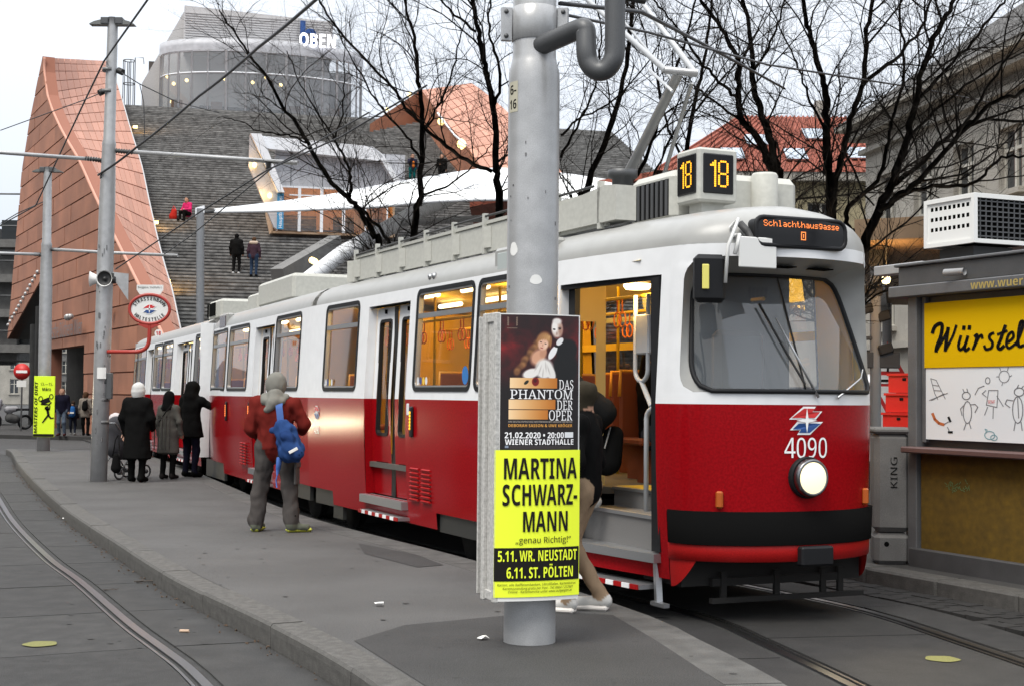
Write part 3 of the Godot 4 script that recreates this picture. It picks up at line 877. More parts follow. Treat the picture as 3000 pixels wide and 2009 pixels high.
func nose(car: Node3D):
	var fp := func(a: float, y: float, back := 0.0, k := 1.0): return Vector3((NA + tilt(y)) * k * sin(a), y, -NB * (1 - cos(a)) - back)
	var red := MB.new(true); var white := MB.new(true)
	red.grid(28, 6, func(u, v): return fp.call(-PI / 2 + PI * u, lerpf(0.86, BELT, v)))
	white.grid(28, 2, func(u, v): return fp.call(-PI / 2 + PI * u, lerpf(BELT, 1.79, v)))
	# pillars beside the windscreen and the lip above it
	var half_o := func(y: float) -> float:
		if y > 2.66: return 1.30 - 0.34 * (1.0 - sqrt(maxf(0.0, 1.0 - pow((y - 2.66) / 0.18, 2))))
		if y < 1.96: return 1.30 - 0.20 * (1.0 - sqrt(maxf(0.0, 1.0 - pow((1.96 - y) / 0.17, 2))))
		return 1.30
	for sd in [-1.0, 1.0]:
		white.grid(4, 24, func(u, v):
			var y := lerpf(1.79, 2.84, v)
			return fp.call(sd * lerpf(PI / 2, half_o.call(y), u), y))
	var hi: float = half_o.call(2.84)
	for sd in [-1.0, 1.0]:
		white.grid(4, 1, func(u, v): return fp.call(sd * lerpf(PI / 2, hi, u), lerpf(2.84, GUT, v)))
	white.grid(24, 2, func(u, v): return fp.call(lerpf(-hi, hi, u), lerpf(2.84, GUT, v)))
	obj("nose_panel", red, M.red, car)
	obj("windscreen_surround", white, M.white, car)
	# windscreen, leaning back under the brow
	var half_i := func(t: float) -> float:     # t: 0 at the sill, 1 at the top
		var w := lerpf(1.13, 0.86, t)
		if t > 0.78: w -= 0.22 * (1.0 - sqrt(maxf(0.0, 1.0 - pow((t - 0.78) / 0.22, 2))))
		if t < 0.26: w -= 0.24 * (1.0 - sqrt(maxf(0.0, 1.0 - pow((0.26 - t) / 0.26, 2))))
		return w
	var ip := func(s: float, t: float, more := 0.0): return fp.call(s * half_i.call(t), lerpf(1.80, 2.73, t), 0.005 + 0.40 * t + more)
	var op := func(s: float, t: float):
		var y := lerpf(1.79, 2.84, t)
		return fp.call(s * half_o.call(y), y)
	var cheek := MB.new(true)
	for sd in [-1.0, 1.0]: cheek.grid(5, 24, func(u, v): return op.call(sd, v).lerp(ip.call(sd, v), u))
	cheek.grid(24, 4, func(u, v): return op.call(lerpf(-1, 1, u), 1.0).lerp(ip.call(lerpf(-1, 1, u), 1.0), v))
	cheek.grid(24, 1, func(u, v): return op.call(lerpf(-1, 1, u), 0.0).lerp(ip.call(lerpf(-1, 1, u), 0.0), v))
	obj("windscreen_recess", cheek, M.roof, car)
	var gl := MB.new(true)
	gl.grid(20, 16, func(u, v): return ip.call(lerpf(-1, 1, u), v, 0.004))
	var ws := obj("windscreen", gl, M.screen_glass, car)
	var loop := []
	for k in 25: loop.append(ip.call(1.0, k / 24.0, -0.01))
	for k in range(1, 25): loop.append(ip.call(1.0 - k / 12.0, 1.0, -0.01))
	for k in range(1, 25): loop.append(ip.call(-1.0, 1.0 - k / 24.0, -0.01))
	for k in range(1, 25): loop.append(ip.call(-1.0 + k / 12.0, 0.0, -0.01))
	var rub := MB.new(true); rub.tube(loop, 0.020, 8, false)
	obj("rubber_frame", rub, M.rubber, ws)
	var seam := MB.new(true)
	var sp := []
	for k in 9: sp.append(ip.call(0.0, k / 8.0, -0.004))
	seam.tube(sp, 0.008, 6)
	obj("centre_joint", seam, M.rubber, ws)
	# vents under the brow
	var vent := MB.new()
	for vx in [-0.13, 0.42]:
		for k in 5:
			var p: Vector3 = op.call(vx - 0.16 + 0.065 * k, 1.0).lerp(ip.call(vx - 0.16 + 0.065 * k, 1.0), 0.45)
			vent.box(p + Vector3(0, -0.012, 0), Vector3(0.035, 0.01, 0.12))
	obj("vent", vent, M.black, car)
	# bumpers
	var band := MB.new(true)
	band.grid(28, 1, func(u, v): return fp.call(-PI / 2 * 0.98 + PI * 0.98 * u, lerpf(0.615, 0.872, v), -0.03, 1.025))
	band.grid(28, 1, func(u, v): return fp.call(-PI / 2 * 0.98 + PI * 0.98 * u, 0.872, -0.03 * (1 - v), 1.0 + 0.025 * (1 - v)))
	obj("rubber_bumper", band, M.black, car)
	var br := MB.new(true)
	br.grid(28, 3, func(u, v):
		var t: float = [0.0, 0.05, 0.9, 1.0][roundi(v * 3)]
		var o: float = [0.0, -0.018, -0.018, -0.012][roundi(v * 3)]
		return fp.call(-PI / 2 + PI * u, lerpf(0.485, 0.615, t), o, 1.0 - o * 0.8))
	obj("red_bumper", br, M.bumper_red, car)
	var cp := MB.new(); cp.bev(Vector3(0.06, 0.53, 0.03), Vector3(0.30, 0.15, 0.10), 0.015)
	obj("coupler_cover", cp, M.rubber, car)
	# skirt corner behind the bumper on the platform side
	for sd in [-1.0, 1.0]:
		var sk := MB.new(true)
		sk.grid(8, 4, func(u, v):
			var a: float = sd * lerpf(PI / 2, 1.12, u)
			return fp.call(a, lerpf(0.27 + 0.21 * u * u, 0.49, v), -0.012, 1.0))
		obj("corner_skirt", sk, M.bumper_red, car)
	# under the front: frame, life guard
	var un := MB.new()
	un.box(Vector3(0, 0.42, -0.75), Vector3(1.7, 0.30, 0.6)); un.box(Vector3(0, 0.30, -0.42), Vector3(1.2, 0.06, 0.05)); un.box(Vector3(0.1, 0.16, -0.38), Vector3(1.45, 0.04, 0.05))
	for x in [-0.5, 0.0, 0.45, 0.62]: un.box(Vector3(x, 0.26, -0.40), Vector3(0.05, 0.24, 0.03))
	obj("life_guard", un, M.under, car)
	# headlamp
	var hx := Transform3D(Basis(Vector3.RIGHT, PI / 2), Vector3(0, 1.135, 0.0))
	var hl := MB.new(true)
	hl.lathe([[0.164, -0.03], [0.162, 0.03], [0.149, 0.045], [0.149, 0.02]], 28, hx)
	var hb := obj("headlamp_bezel", hl, M.rubber, car)
	hl = MB.new(true); hl.lathe([[0.148, 0.03], [0.146, 0.085], [0.136, 0.098], [0.122, 0.092]], 28, hx)
	obj("chrome_ring", hl, M.steel, hb)
	hl = MB.new(true); hl.lathe([[0.124, 0.090], [0.09, 0.108], [0.05, 0.118], [0.0, 0.122]], 28, hx)
	obj("headlamp_glass", hl, M.head_lamp, hb)
	var ll := SpotLight3D.new(); ll.name = "headlamp_light"
	car.add_child(ll); ll.position = Vector3(0, 1.135, 0.16); ll.rotation = Vector3(deg_to_rad(-6), PI, 0)
	ll.light_energy = 1.0; ll.spot_angle = 50; ll.spot_range = 30; ll.spot_attenuation = 2; ll.light_color = Color(1, 0.93, 0.78); ll.light_size = 0.12; ll.shadow_enabled = true
	# number and emblem
	var num := MB.new()
	letters(num, "4090", Vector2(0.40, 0.155), "sans", 0.2, func(x, y):
		var a := asin(clampf(x / NA, -1, 1)); return fp.call(a, 1.365 + y, -0.006))
	obj("number", num, M.ink_white, car)
	emblem(car, func(x, y): return fp.call(asin(clampf(x / NA, -1, 1)), 1.575 + y, -0.005), 0.32)
	for s in [-1.0, 1.0]:
		var bl := MB.new(); var bc: Vector3 = fp.call(s * 0.83, 0.965, -0.02)
		bl.bev(bc, Vector3(0.055, 0.13, 0.05), 0.012, Basis(Vector3.UP, s * 0.7))
		obj("turn_signal", bl, mat(0.42, 0.09, 0.01, 0.3), car)
	# destination display in the brow
	var dp := func(x, y): return Vector3(x - 0.045, 3.04 + y, 0.022 - 0.15 * x * x - 0.12 * maxf(0.0, y))
	var face := MB.new(true)
	var pts := rr(-0.42, 0.42, -0.115, 0.10, 0.07, 4)
	face.grid(24, 6, func(u, v):
		var y := lerpf(-0.108, 0.094, v)
		var w := 0.413 - (0.07 if v < 0.01 or v > 0.99 else 0.0) * 0.6
		return dp.call(lerpf(-w, w, u), y))
	var disp := obj("destination_display", face, M.display_black, car)
	var fr := MB.new(true)
	var lp := []
	for q in pts: lp.append(dp.call(q.x, q.y) + Vector3(0, 0, -0.006))
	lp.append(lp[0]); fr.tube(lp, 0.020, 8, false)
	for i in lp.size() - 1: fr.quad(lp[i], lp[i + 1], lp[i + 1] - Vector3(0, 0, 0.16), lp[i] - Vector3(0, 0, 0.16))
	obj("display_frame", fr, M.rubber, disp)
	var lt := MB.new()
	dot_text(lt, "Schlachthausgasse", func(u, v): return dp.call(u, v) + Vector3(0, 0, 0.004), -0.352, 0.075, 0.0070)
	dot_text(lt, "U", func(u, v): return dp.call(u, v) + Vector3(0, 0, 0.004), -0.022, -0.005, 0.0095)
	obj("display_text", lt, M.led_orange, disp)
	# wipers
	var wp := MB.new(true)
	var w0: Vector3 = fp.call(0.10, 1.755, -0.03)
	wp.tube([w0, ip.call(-0.06, 0.35, -0.05), ip.call(-0.16, 0.62, -0.045)], [0.012, 0.010, 0.006], 6)
	var w1: Vector3 = fp.call(0.32, 1.755, -0.03)
	wp.tube([w1, ip.call(0.70, 0.12, -0.05), ip.call(0.86, 0.20, -0.04)], [0.010, 0.008, 0.005], 6)
	var wiper := obj("wiper", wp, M.alu, car)
	wp = MB.new(true)
	wp.tube([ip.call(-0.30, 0.74, -0.04), ip.call(-0.16, 0.42, -0.04), ip.call(-0.02, 0.06, -0.04)], 0.010, 6)
	obj("wiper_blade", wp, M.rubber, wiper)
	# mirror, its bracket, and the white plate
	var mr := MB.new()
	mr.bev(Vector3(-0.80, 2.655, -0.14), Vector3(0.25, 0.37, 0.11), 0.035, Basis(Vector3.UP, -0.25))
	var mirror := obj("mirror", mr, M.rubber, car)
	mr = MB.new(); mr.bev(Vector3(-0.865, 2.665, -0.088), Vector3(0.055, 0.19, 0.012), 0.005, Basis(Vector3.UP, -0.25))
	obj("yellow_reflector", mr, mat(0.75, 0.68, 0.16, 0.5), mirror)
	mr = MB.new(true)
	mr.tube([Vector3(-0.72, 2.62, -0.04), Vector3(-0.71, 2.90, -0.02), Vector3(-0.63, 3.11, 0.0), Vector3(-0.60, 3.06, -0.16)], 0.014, 6)
	mr.tube([Vector3(-0.66, 2.84, 0.0), Vector3(-0.62, 2.99, 0.0), Vector3(-0.58, 3.0, -0.16)], 0.016, 6)
	obj("bracket", mr, M.plastic_white, mirror)
	mr = MB.new(); mr.bev(Vector3(-0.455, 2.86, 0.0), Vector3(0.34, 0.235, 0.02), 0.006)
	obj("white_plate", mr, M.plastic_white, car)
	mr = MB.new(true); mr.tube([Vector3(-0.55, 3.09, -0.10), Vector3(-0.52, 3.02, -0.04), Vector3(-0.50, 2.96, -0.02)], 0.03, 8)
	obj("camera_bracket", mr, M.iron, car)
	# cab: dashboard, driver's seat, opaque partition added to block the warm interior
	var cab := MB.new()
	cab.box(Vector3(0, 1.45, -0.50), Vector3(1.3, 0.5, 0.35))
	obj("dashboard", cab, M.skirt, car)
	cab = MB.new(true); cab.tube([Vector3(-0.42, 1.70, -0.42), Vector3(-0.42, 1.76, -0.40)], 0.11, 16)
	obj("control_dial", cab, M.grey_rail, car)
	cab = MB.new(); cab.bev(Vector3(0.18, 1.95, -1.25), Vector3(0.5, 0.75, 0.14), 0.05); cab.bev(Vector3(0.18, 1.52, -1.05), Vector3(0.5, 0.12, 0.5), 0.04)
	obj("driver_seat", cab, M.skirt, car)
	cab = MB.new(); cab.box(Vector3(0.42, 1.93, -1.60), Vector3(1.06, 2.0, 0.03))
	obj("cab_light_block", cab, M.skirt, car)

func emblem(parent: Node, at: Callable, w: float, flip := 1.0):   # two interlocked winged arrows, red over blue, white edge, a white star between
	var s := w / 2.0
	var up := [Vector2(-1.0, 0.06), Vector2(-0.20, 0.72), Vector2(0.55, 0.72), Vector2(0.38, 0.48), Vector2(0.95, 0.48), Vector2(0.55, 0.06)]
	for k in 2:
		for pass_ in 2:
			var mb := MB.new()
			var poly := PackedVector2Array()
			var c := Vector2(0, 0.36)
			for p in up:
				var q: Vector2 = p if pass_ == 0 else c + (p - c) * Vector2(0.86, 0.72)
				if k == 1: q = -q
				poly.append(q)
			var ix := Geometry2D.triangulate_polygon(poly)
			for i in range(0, ix.size(), 3):
				var t := []
				for j in 3: t.append(at.call(poly[ix[i + j]].x * s * flip, poly[ix[i + j]].y * s * 0.95) + (at.call(0, 0).normalized() * 0.0))
				if pass_ == 1:
					for j in 3: t[j] += Vector3(0, 0, 0.003) if parent is Node3D and flip > 0 else Vector3(-0.003, 0, 0)
				mb.tri(t[0], t[1], t[2])
			obj("emblem", mb, M.ink_white if pass_ == 0 else (M.ink_red if k == 0 else M.blue), parent)
	var mb := MB.new()
	for k in 4:
		var d := Vector2.RIGHT.rotated(k * PI / 2); var e := d.orthogonal() * 0.10
		var lift := Vector3(0, 0, 0.005) if flip > 0 else Vector3(-0.005, 0, 0)
		mb.tri(at.call(d.x * 0.62 * s * flip, d.y * 0.62 * s) + lift, at.call((e.x) * s * flip, e.y * s) + lift, at.call(-e.x * s * flip, -e.y * s) + lift)
	obj("emblem_star", mb, M.ink_white, parent)

# ---------------------------------------------------------------- lettering: triangles of a TextMesh, fitted to a size and laid on a surface
func font_of(kind: String, bold: float) -> Font:
	var key := kind + str(bold)
	if not M.has("font_" + key):
		var sf := SystemFont.new()
		sf.font_names = PackedStringArray([{"sans": "Droid Sans", "serif": "Droid Serif", "mono": "Droid Sans Mono"}[kind]])
		sf.font_weight = 700 if bold > 0.25 else 400
		M["font_" + key] = sf
	return M["font_" + key]

func letters(mb: MB, text: String, fit: Vector2, kind: String, bold: float, at: Callable, shear := 0.0):   # fit: width (0: natural) and height of a capital, centred on (0, 0)
	var tm := TextMesh.new()
	tm.font = font_of(kind, bold); tm.font_size = 64; tm.pixel_size = 0.01; tm.depth = 0.0; tm.text = text
	tm.curve_step = 2.0
	var arr := tm.get_mesh_arrays()
	var v: PackedVector3Array = arr[Mesh.ARRAY_VERTEX]
	if v.is_empty(): return
	var ix = arr[Mesh.ARRAY_INDEX]
	var lo := Vector3(1e9, 1e9, 0); var hi := -lo
	for p in v:
		lo = Vector3(minf(lo.x, p.x), minf(lo.y, p.y), 0); hi = Vector3(maxf(hi.x, p.x), maxf(hi.y, p.y), 0)
	var cap := 0.4575    # height of a capital at this size
	var sy := fit.y / cap
	var sx := fit.x / (hi.x - lo.x) if fit.x > 0 else sy
	var cx := (lo.x + hi.x) / 2
	# capitals stand on the base line; find it from the letter H
	var tb := TextMesh.new(); tb.font = tm.font; tb.font_size = 64; tb.pixel_size = 0.01; tb.depth = 0.0; tb.text = "H"
	var base := 1e9
	for p in tb.get_mesh_arrays()[Mesh.ARRAY_VERTEX]: base = minf(base, p.y)
	var n: int = ix.size() if ix != null and ix.size() else v.size()
	for i in n:
		var p: Vector3 = v[ix[i]] if ix != null and ix.size() else v[i]
		var y := (p.y - base) * sy - fit.y / 2
		mb.st.add_vertex(at.call((p.x - cx) * sx + y * shear, y))

# ---------------------------------------------------------------- strokes: brush lines laid on a surface
func stroke(mb: MB, pts: Array, w: float, at: Callable, taper := false):
	for i in pts.size() - 1:
		var a: Vector2 = pts[i]; var b: Vector2 = pts[i + 1]
		var d := (b - a).normalized(); var o := Vector2(-d.y, d.x) * w / 2
		var e := d * w * 0.3
		a -= e; b += e
		mb.quad(at.call((a - o).x, (a - o).y), at.call((b - o).x, (b - o).y), at.call((b + o).x, (b + o).y), at.call((a + o).x, (a + o).y))

func win(z0: float, z1: float, bar := 2.61, y0 := 1.797, y1 := 2.895) -> Dictionary:
	return {"kind": "window", "z0": z0, "z1": z1, "y0": y0, "y1": y1, "r": 0.09, "bar": bar}

func skirt_cut(z0: float, z1: float) -> Dictionary:
	return {"kind": "cut", "z0": z0, "z1": z1, "y0": 0.30, "y1": 0.495}

func inside_car(car: Node3D, xf: Transform3D, z0: float, z1: float, hwf: Callable, seats: Array, clear0 := 99.0, clear1 := 99.0):
	var mb := MB.new()
	var w := WID - 0.08
	w = minf(w, minf(hwf.call(z0), hwf.call(minf(z1, clear0))) - 0.08)
	mb.span(Vector3(-w, 0.88, z0 + 0.05), Vector3(w, 0.94, minf(z1 - 0.05, clear0)))
	if clear0 < 90: mb.span(Vector3(-0.35, 0.88, clear0), Vector3(0.9, 0.94, clear1))
	obj("floor", mb, M.floor_in, car, xf)
	mb = MB.new()
	mb.grid(8, 1, func(u, v):
		var x := lerpf(-0.98, 0.98, u)
		return Vector3(x, 3.02 - 0.18 * pow(absf(x), 3.0), lerpf(z0 + 0.02, z1 - 0.02, v)))
	obj("ceiling", mb, M.inner_white, car, xf)
	mb = MB.new()
	var we: float = minf(w, hwf.call(z0) - 0.16)
	mb.span(Vector3(-we, 0.94, z0 + 0.02), Vector3(we, 2.9, z0 + 0.05))
	obj("end_wall", mb, M.ochre, car, xf)
	# lamps: two rows of tubes under the ceiling
	var z := z0 + 0.6
	while z < z1 - 0.8:
		mb = MB.new(true)
		mb.tube([Vector3(-0.45, 2.94, z), Vector3(-0.45, 2.94, z + 0.75)], 0.03, 8)
		mb.tube([Vector3(0.45, 2.94, z), Vector3(0.45, 2.94, z + 0.75)], 0.03, 8)
		obj("ceiling_lamp", mb, M.tube_lamp, car, xf)
		z += 1.5
	z = z0 + 1.4
	while z < minf(z1 - 0.6, clear0 - 0.8):
		var l := OmniLight3D.new(); l.name = "lamp_light"
		car.add_child(l, true)
		l.position = xf * Vector3(0, 2.80, z); l.light_energy = M.inside_energy; l.light_color = Color(1.0, 0.76, 0.25); l.light_size = 0.3
		l.shadow_enabled = true; l.omni_range = 8; l.omni_attenuation = 2
		z += 2.4
	# grab rails and hanging loops
	mb = MB.new(true)
	for x in [-0.55, 0.55]: mb.tube([Vector3(x, 2.62, z0 + 0.3), Vector3(x, 2.62, z1 - 0.5)], 0.017, 8)
	z = z0 + 1.1
	while z < z1 - 0.5:
		mb.tube([Vector3(-0.55, 0.94, z), Vector3(-0.55, 2.9, z)], 0.017, 8)
		mb.tube([Vector3(0.55, 0.94, z + 0.6), Vector3(0.55, 2.9, z + 0.6)], 0.017, 8)
		z += 1.9
	obj("grab_rail", mb, M.yellow_rail, car, xf)
	z = z0 + 0.7
	var lp := MB.new(true)
	while z < z1 - 0.6:
		for x in [-0.55, 0.55]:
			for dz in [0.0, 0.09]:
				var pts := []
				for k in 9:
					var t := TAU * k / 8.0
					pts.append(Vector3(x + sin(t) * 0.012, 2.43 + cos(t) * 0.07, z + dz + sin(t) * 0.045))
				lp.tube(pts, 0.009, 5, false)
				lp.tube([Vector3(x, 2.5, z + dz), Vector3(x, 2.62, z + dz)], 0.008, 5)
		z += 0.62
	obj("strap_loop", lp, M.strap, car, xf)
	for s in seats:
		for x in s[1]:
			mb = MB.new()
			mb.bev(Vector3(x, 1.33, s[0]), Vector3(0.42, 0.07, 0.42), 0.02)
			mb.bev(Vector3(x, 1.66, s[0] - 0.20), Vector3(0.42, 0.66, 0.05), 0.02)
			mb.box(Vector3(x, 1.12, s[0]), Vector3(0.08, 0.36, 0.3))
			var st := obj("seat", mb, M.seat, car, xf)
			mb = MB.new(true)
			mb.tube([Vector3(x - 0.21, 1.75, s[0] - 0.2), Vector3(x - 0.2, 1.99, s[0] - 0.2), Vector3(x + 0.2, 1.99, s[0] - 0.2), Vector3(x + 0.21, 1.75, s[0] - 0.2)], 0.02, 6)
			obj("seat_edge", mb, M.seat_edge, st)

func wheels(car: Node3D, xf: Transform3D, zc: float):
	for s in [-1.0, 1.0]:
		for dz in [-0.85, 0.85]:
			var mb := MB.new(true)
			mb.lathe([[0.0, -0.05], [0.30, -0.05], [0.33, -0.02], [0.33, 0.05], [0.36, 0.06], [0.36, 0.08], [0.0, 0.08]], 20, Transform3D(Basis(Vector3(0, 0, 1), PI / 2), Vector3(s * 0.72, 0.335, zc + dz)))
			obj("wheel", mb, M.under, car, xf)
	var mb := MB.new()
	mb.box(Vector3(0, 0.42, zc), Vector3(1.9, 0.22, 2.3)); mb.box(Vector3(0, 0.34, zc), Vector3(1.2, 0.3, 2.9))
	obj("bogie", mb, M.under, car, xf)

func skirt_panels(car: Node3D, xf: Transform3D, hwf: Callable, list: Array):
	for s in list:
		for sd in [-1.0, 1.0]:
			var mb := MB.new()
			mb.box(Vector3(sd * (WID - 0.10), (s[2] + 0.49) / 2, (s[0] + s[1]) / 2), Vector3(0.05, 0.49 - s[2], s[1] - s[0]))
			obj("bogie_skirt", mb, M.skirt, car, xf)

func build_trams():
	M.inside_energy = 0.32
	var I := Transform3D.IDENTITY
	var car := thing("tram", "red and white articulated tram with number 4090 standing at the platform, front door open", "tram", Vector3(2.297, 0, -11.296), YAW)
	# ---- front section
	var holes := [win(-9.14, -7.75), {"kind": "door", "z0": -7.39, "z1": -5.94, "y0": 0.56, "y1": 2.80}, win(-5.71, -4.07), win(-3.96, -2.34), {"kind": "open", "z0": -2.12, "z1": -0.66, "y0": 0.50, "y1": 2.72}, skirt_cut(-9.8, -8.75), skirt_cut(-5.05, -2.3)]
	side_wall(car, I, -1.0, -9.66, -NB, hw_front, holes)
	side_wall(car, I, 1.0, -9.66, -NB, hw_front, [win(-9.14, -7.75), win(-7.5, -5.94), win(-5.71, -4.07), win(-3.96, -2.34), win(-2.1, -1.2, 0.0), skirt_cut(-9.8, -8.75), skirt_cut(-5.05, -2.3)])
	var zs := []
	var z := -9.66
	while z < -2.4: zs.append(z); z += 0.8
	for k in 9: zs.append(lerpf(-2.4, -NB, k / 8.0))
	tram_roof(car, I, zs, hw_front, true)
	nose(car)
	inside_car(car, I, -9.6, -0.9, hw_front, [[-8.4, [-0.75, 0.75]], [-5.2, [-0.75, 0.75]], [-4.2, [-0.75, 0.75]], [-3.2, [-0.75, 0.3, 0.75]], [-2.55, [0.05]]], -2.15, -0.75)
	skirt_panels(car, I, hw_front, [[-9.6, -8.80, 0.29], [-5.02, -3.05, 0.30], [-8.8, -8.4, 0.15], [-3.9, -2.4, 0.22]])
	wheels(car, I, -3.9); wheels(car, I, -9.74)
	# chassis between the bogies
	var mb := MB.new()
	mb.box(Vector3(0, 0.62, -5.9), Vector3(1.95, 0.4, 7.2)); mb.box(Vector3(0, 0.42, -6.6), Vector3(1.7, 0.34, 2.2))
	mb.box(Vector3(0.5, 0.45, -1.6), Vector3(0.9, 0.4, 1.4))
	obj("underframe", mb, M.under, car)
	# entrance: steps, folded leaves, rails, ticket box, lamp
	var wl := func(zz, y, inset): return Vector3(-(hw_front(zz) + tilt(y) - inset), y, zz)
	mb = MB.new()
	mb.beam(wl.call(-2.13, 0.475, 0.05), wl.call(-0.65, 0.475, 0.05), 0.24, 0.07)
	var sill := obj("entrance_step", mb, M.alu, car)
	mb = MB.new()
	mb.span(Vector3(-0.88, 0.46, -2.12), Vector3(-0.30, 0.78, -0.75)); mb.span(Vector3(-0.55, 0.78, -2.12), Vector3(0.0, 0.93, -0.75))
	obj("stair_riser", mb, grain(mat(0.20, 0.195, 0.19, 0.55), M.fine, 2.0), sill)
	mb = MB.new()
	mb.span(Vector3(-0.90, 0.765, -2.12), Vector3(-0.84, 0.795, -0.75)); mb.span(Vector3(-0.57, 0.925, -2.12), Vector3(-0.52, 0.95, -0.75))
	obj("step_nosing", mb, M.alu, sill)
	mb = MB.new(); mb.span(Vector3(-0.52, 0.941, -2.12), Vector3(-0.20, 0.953, -0.75))
	obj("yellow_tread", mb, M.step_edge, sill)
	footboard(car, I, wl, -1.95, -0.75, 0.24)
	mb = MB.new(); mb.beam(wl.call(-0.72, 0.44, 0.02), wl.call(-0.68, 0.12, -0.02), 0.05, 0.05); mb.beam(wl.call(-0.72, 0.12, -0.04), wl.call(-0.56, 0.11, -0.04), 0.06, 0.03)
	obj("footboard_hinge", mb, M.alu, car)
	mb = MB.new()
	mb.beam(wl.call(-0.70, 0.52, 0.11), wl.call(-0.74, 2.70, 0.11), 0.22, 0.14); mb.beam(wl.call(-2.10, 0.55, 0.11), wl.call(-2.10, 2.70, 0.11), 0.2, 0.05)
	mb.beam(wl.call(-2.12, 2.705, 0.03), wl.call(-0.66, 2.705, 0.03), 0.05, 0.05)
	obj("folded_door_edge", mb, M.rubber, car)
	mb = MB.new(true)
	var U := func(x, a, b, z0, z1, down): # a loop of bent tube
		var pts := []
		for k in 9:
			var t := PI * k / 8.0
			pts.append(Vector3(x, (a - sin(t) * 0.10) if down else (a + sin(t) * 0.10), lerpf(z0, z1, (1 - cos(t)) / 2)))
		pts.push_front(Vector3(x, b, z0)); pts.append(Vector3(x, b, z1))
		return pts
	mb.tube(U.call(-0.62, 1.98, 2.62, -1.62, -1.40, true), 0.02, 8)
	mb.tube([Vector3(-0.62, 1.88, -1.51), Vector3(-0.62, 1.67, -1.34)], 0.022, 8)
	mb.tube(U.call(-0.62, 1.56, 0.78, -1.42, -1.10, false), 0.022, 8)
	obj("entrance_rail", mb, M.grey_rail, car)
	mb = MB.new(); mb.bev(Vector3(-0.58, 2.28, -1.48), Vector3(0.12, 0.34, 0.22), 0.012)
	obj("ticket_box", mb, M.grey_rail, car)
	mb = MB.new(true); mb.lathe([[0.0, -0.03], [0.10, -0.025], [0.12, 0.0], [0.12, 0.02], [0.0, 0.02]], 20, Transform3D(Basis.IDENTITY, Vector3(-0.66, 2.69, -1.52)))
	obj("door_lamp", mb, M.door_lamp, car)
	var dl := OmniLight3D.new(); dl.name = "door_lamp_light"; car.add_child(dl); dl.position = Vector3(-0.66, 2.62, -1.52)
	dl.light_energy = 0.12; dl.light_color = Color(1, 0.78, 0.45); dl.light_size = 0.1; dl.shadow_enabled = true; dl.omni_range = 6; dl.omni_attenuation = 2
	# cab side wall seen through the door
	mb = MB.new()
	cells([-1.06, -0.90, -0.66, -0.56], [0.95, 1.45, 2.42, 2.85], [{"z0": -0.90, "z1": -0.66, "y0": 1.45, "y1": 2.42}], func(a, b, c, d): mb.quad(Vector3(a, c, -2.28), Vector3(b, c, -2.28), Vector3(b, d, -2.28), Vector3(a, d, -2.28)))
	obj("entrance_partition", mb, M.inner_white, car)
	mb = MB.new(); mb.box(Vector3(1.02, 2.30, -3.6), Vector3(0.05, 0.08, 5.0))
	obj("yellow_ledge", mb, M.yellow_rail, car)
	mb = MB.new(); mb.box(Vector3(0.2, 1.9, -9.2), Vector3(1.6, 1.9, 0.04)); mb.box(Vector3(-0.2, 2.0, -8.9), Vector3(0.04, 1.7, 1.1))
	obj("partition", mb, M.ochre, car)
	# details on the platform side
	mb = MB.new()
	for c in [-5.66, -5.30]:
		for k in 8: mb.box(Vector3(-WID - 0.004 - tilt(0.7) * 0.6, 0.93 - k * 0.048, c), Vector3(0.022, 0.022, 0.26), Basis(Vector3(0, 0, 1), 0.5))
	obj("vent_louvre", mb, M.bumper_red, car)
	mb = MB.new(); mb.bev(Vector3(-WID - 0.012, 1.45, -5.70), Vector3(0.035, 0.34, 0.085), 0.015)
	var btn := obj("door_button", mb, M.rubber, car)
	mb = MB.new()
	for k in 6: mb.bev(Vector3(-WID - 0.031, 1.55 - k * 0.035, -5.70), Vector3(0.012, 0.028, 0.03), 0.005)
	obj("button_lamp", mb, M.led_amber, btn)
	mb = MB.new(); mb.bev(Vector3(-WID - 0.003, 1.585, -5.84), Vector3(0.01, 0.13, 0.07), 0.004)
	obj("notice_sticker", mb, M.kiosk_white, car)
	emblem(car, func(x, y): return Vector3(-WID - 0.006, 1.50 + y, -9.35 + x), 0.26, -1.0)
	mb = MB.new()
	letters(mb, "4090", Vector2(0.22, 0.10), "sans", 0.2, func(x, y): return Vector3(-WID - 0.006, 1.27 + y, -9.35 + x))
	obj("side_number", mb, M.ink_white, car)
	for g in [[-9.05, 4], [-5.6, 4]]:      # small round stickers in the window corners
		for k in g[1]:
			mb = MB.new()
			var c := Vector3(-WID + 0.024, 1.90, g[0] + k * 0.085)
			for j in 12: mb.tri(c, c + Vector3(0, sin(TAU * j / 12.0) * 0.045, cos(TAU * j / 12.0) * 0.036), c + Vector3(0, sin(TAU * (j + 1) / 12.0) * 0.045, cos(TAU * (j + 1) / 12.0) * 0.036))
			obj("round_sticker", mb, [M.kiosk_white, M.blue, M.yellow_rail, M.kiosk_white][k % 4], car)
	mb = MB.new()
	var bc := Vector3(-WID + 0.024, 1.95, -4.24)
	for j in 16: mb.tri(bc, bc + Vector3(0, sin(TAU * j / 16.0) * 0.095, cos(TAU * j / 16.0) * 0.085), bc + Vector3(0, sin(TAU * (j + 1) / 16.0) * 0.095, cos(TAU * (j + 1) / 16.0) * 0.085))
	obj("seat_sticker", mb, mat(0.02, 0.16, 0.45, 0.5), car)
	mb = MB.new(true)
	for dz in [-0.05, 0.07]: mb.lathe([[0.0, 0.0], [0.035, 0.0], [0.03, 0.04], [0.0, 0.045]], 12, Transform3D(Basis(Vector3(0, 0, 1), PI / 2 + 0.2), Vector3(-WID + 0.10, 3.035, -5.35 + dz)))
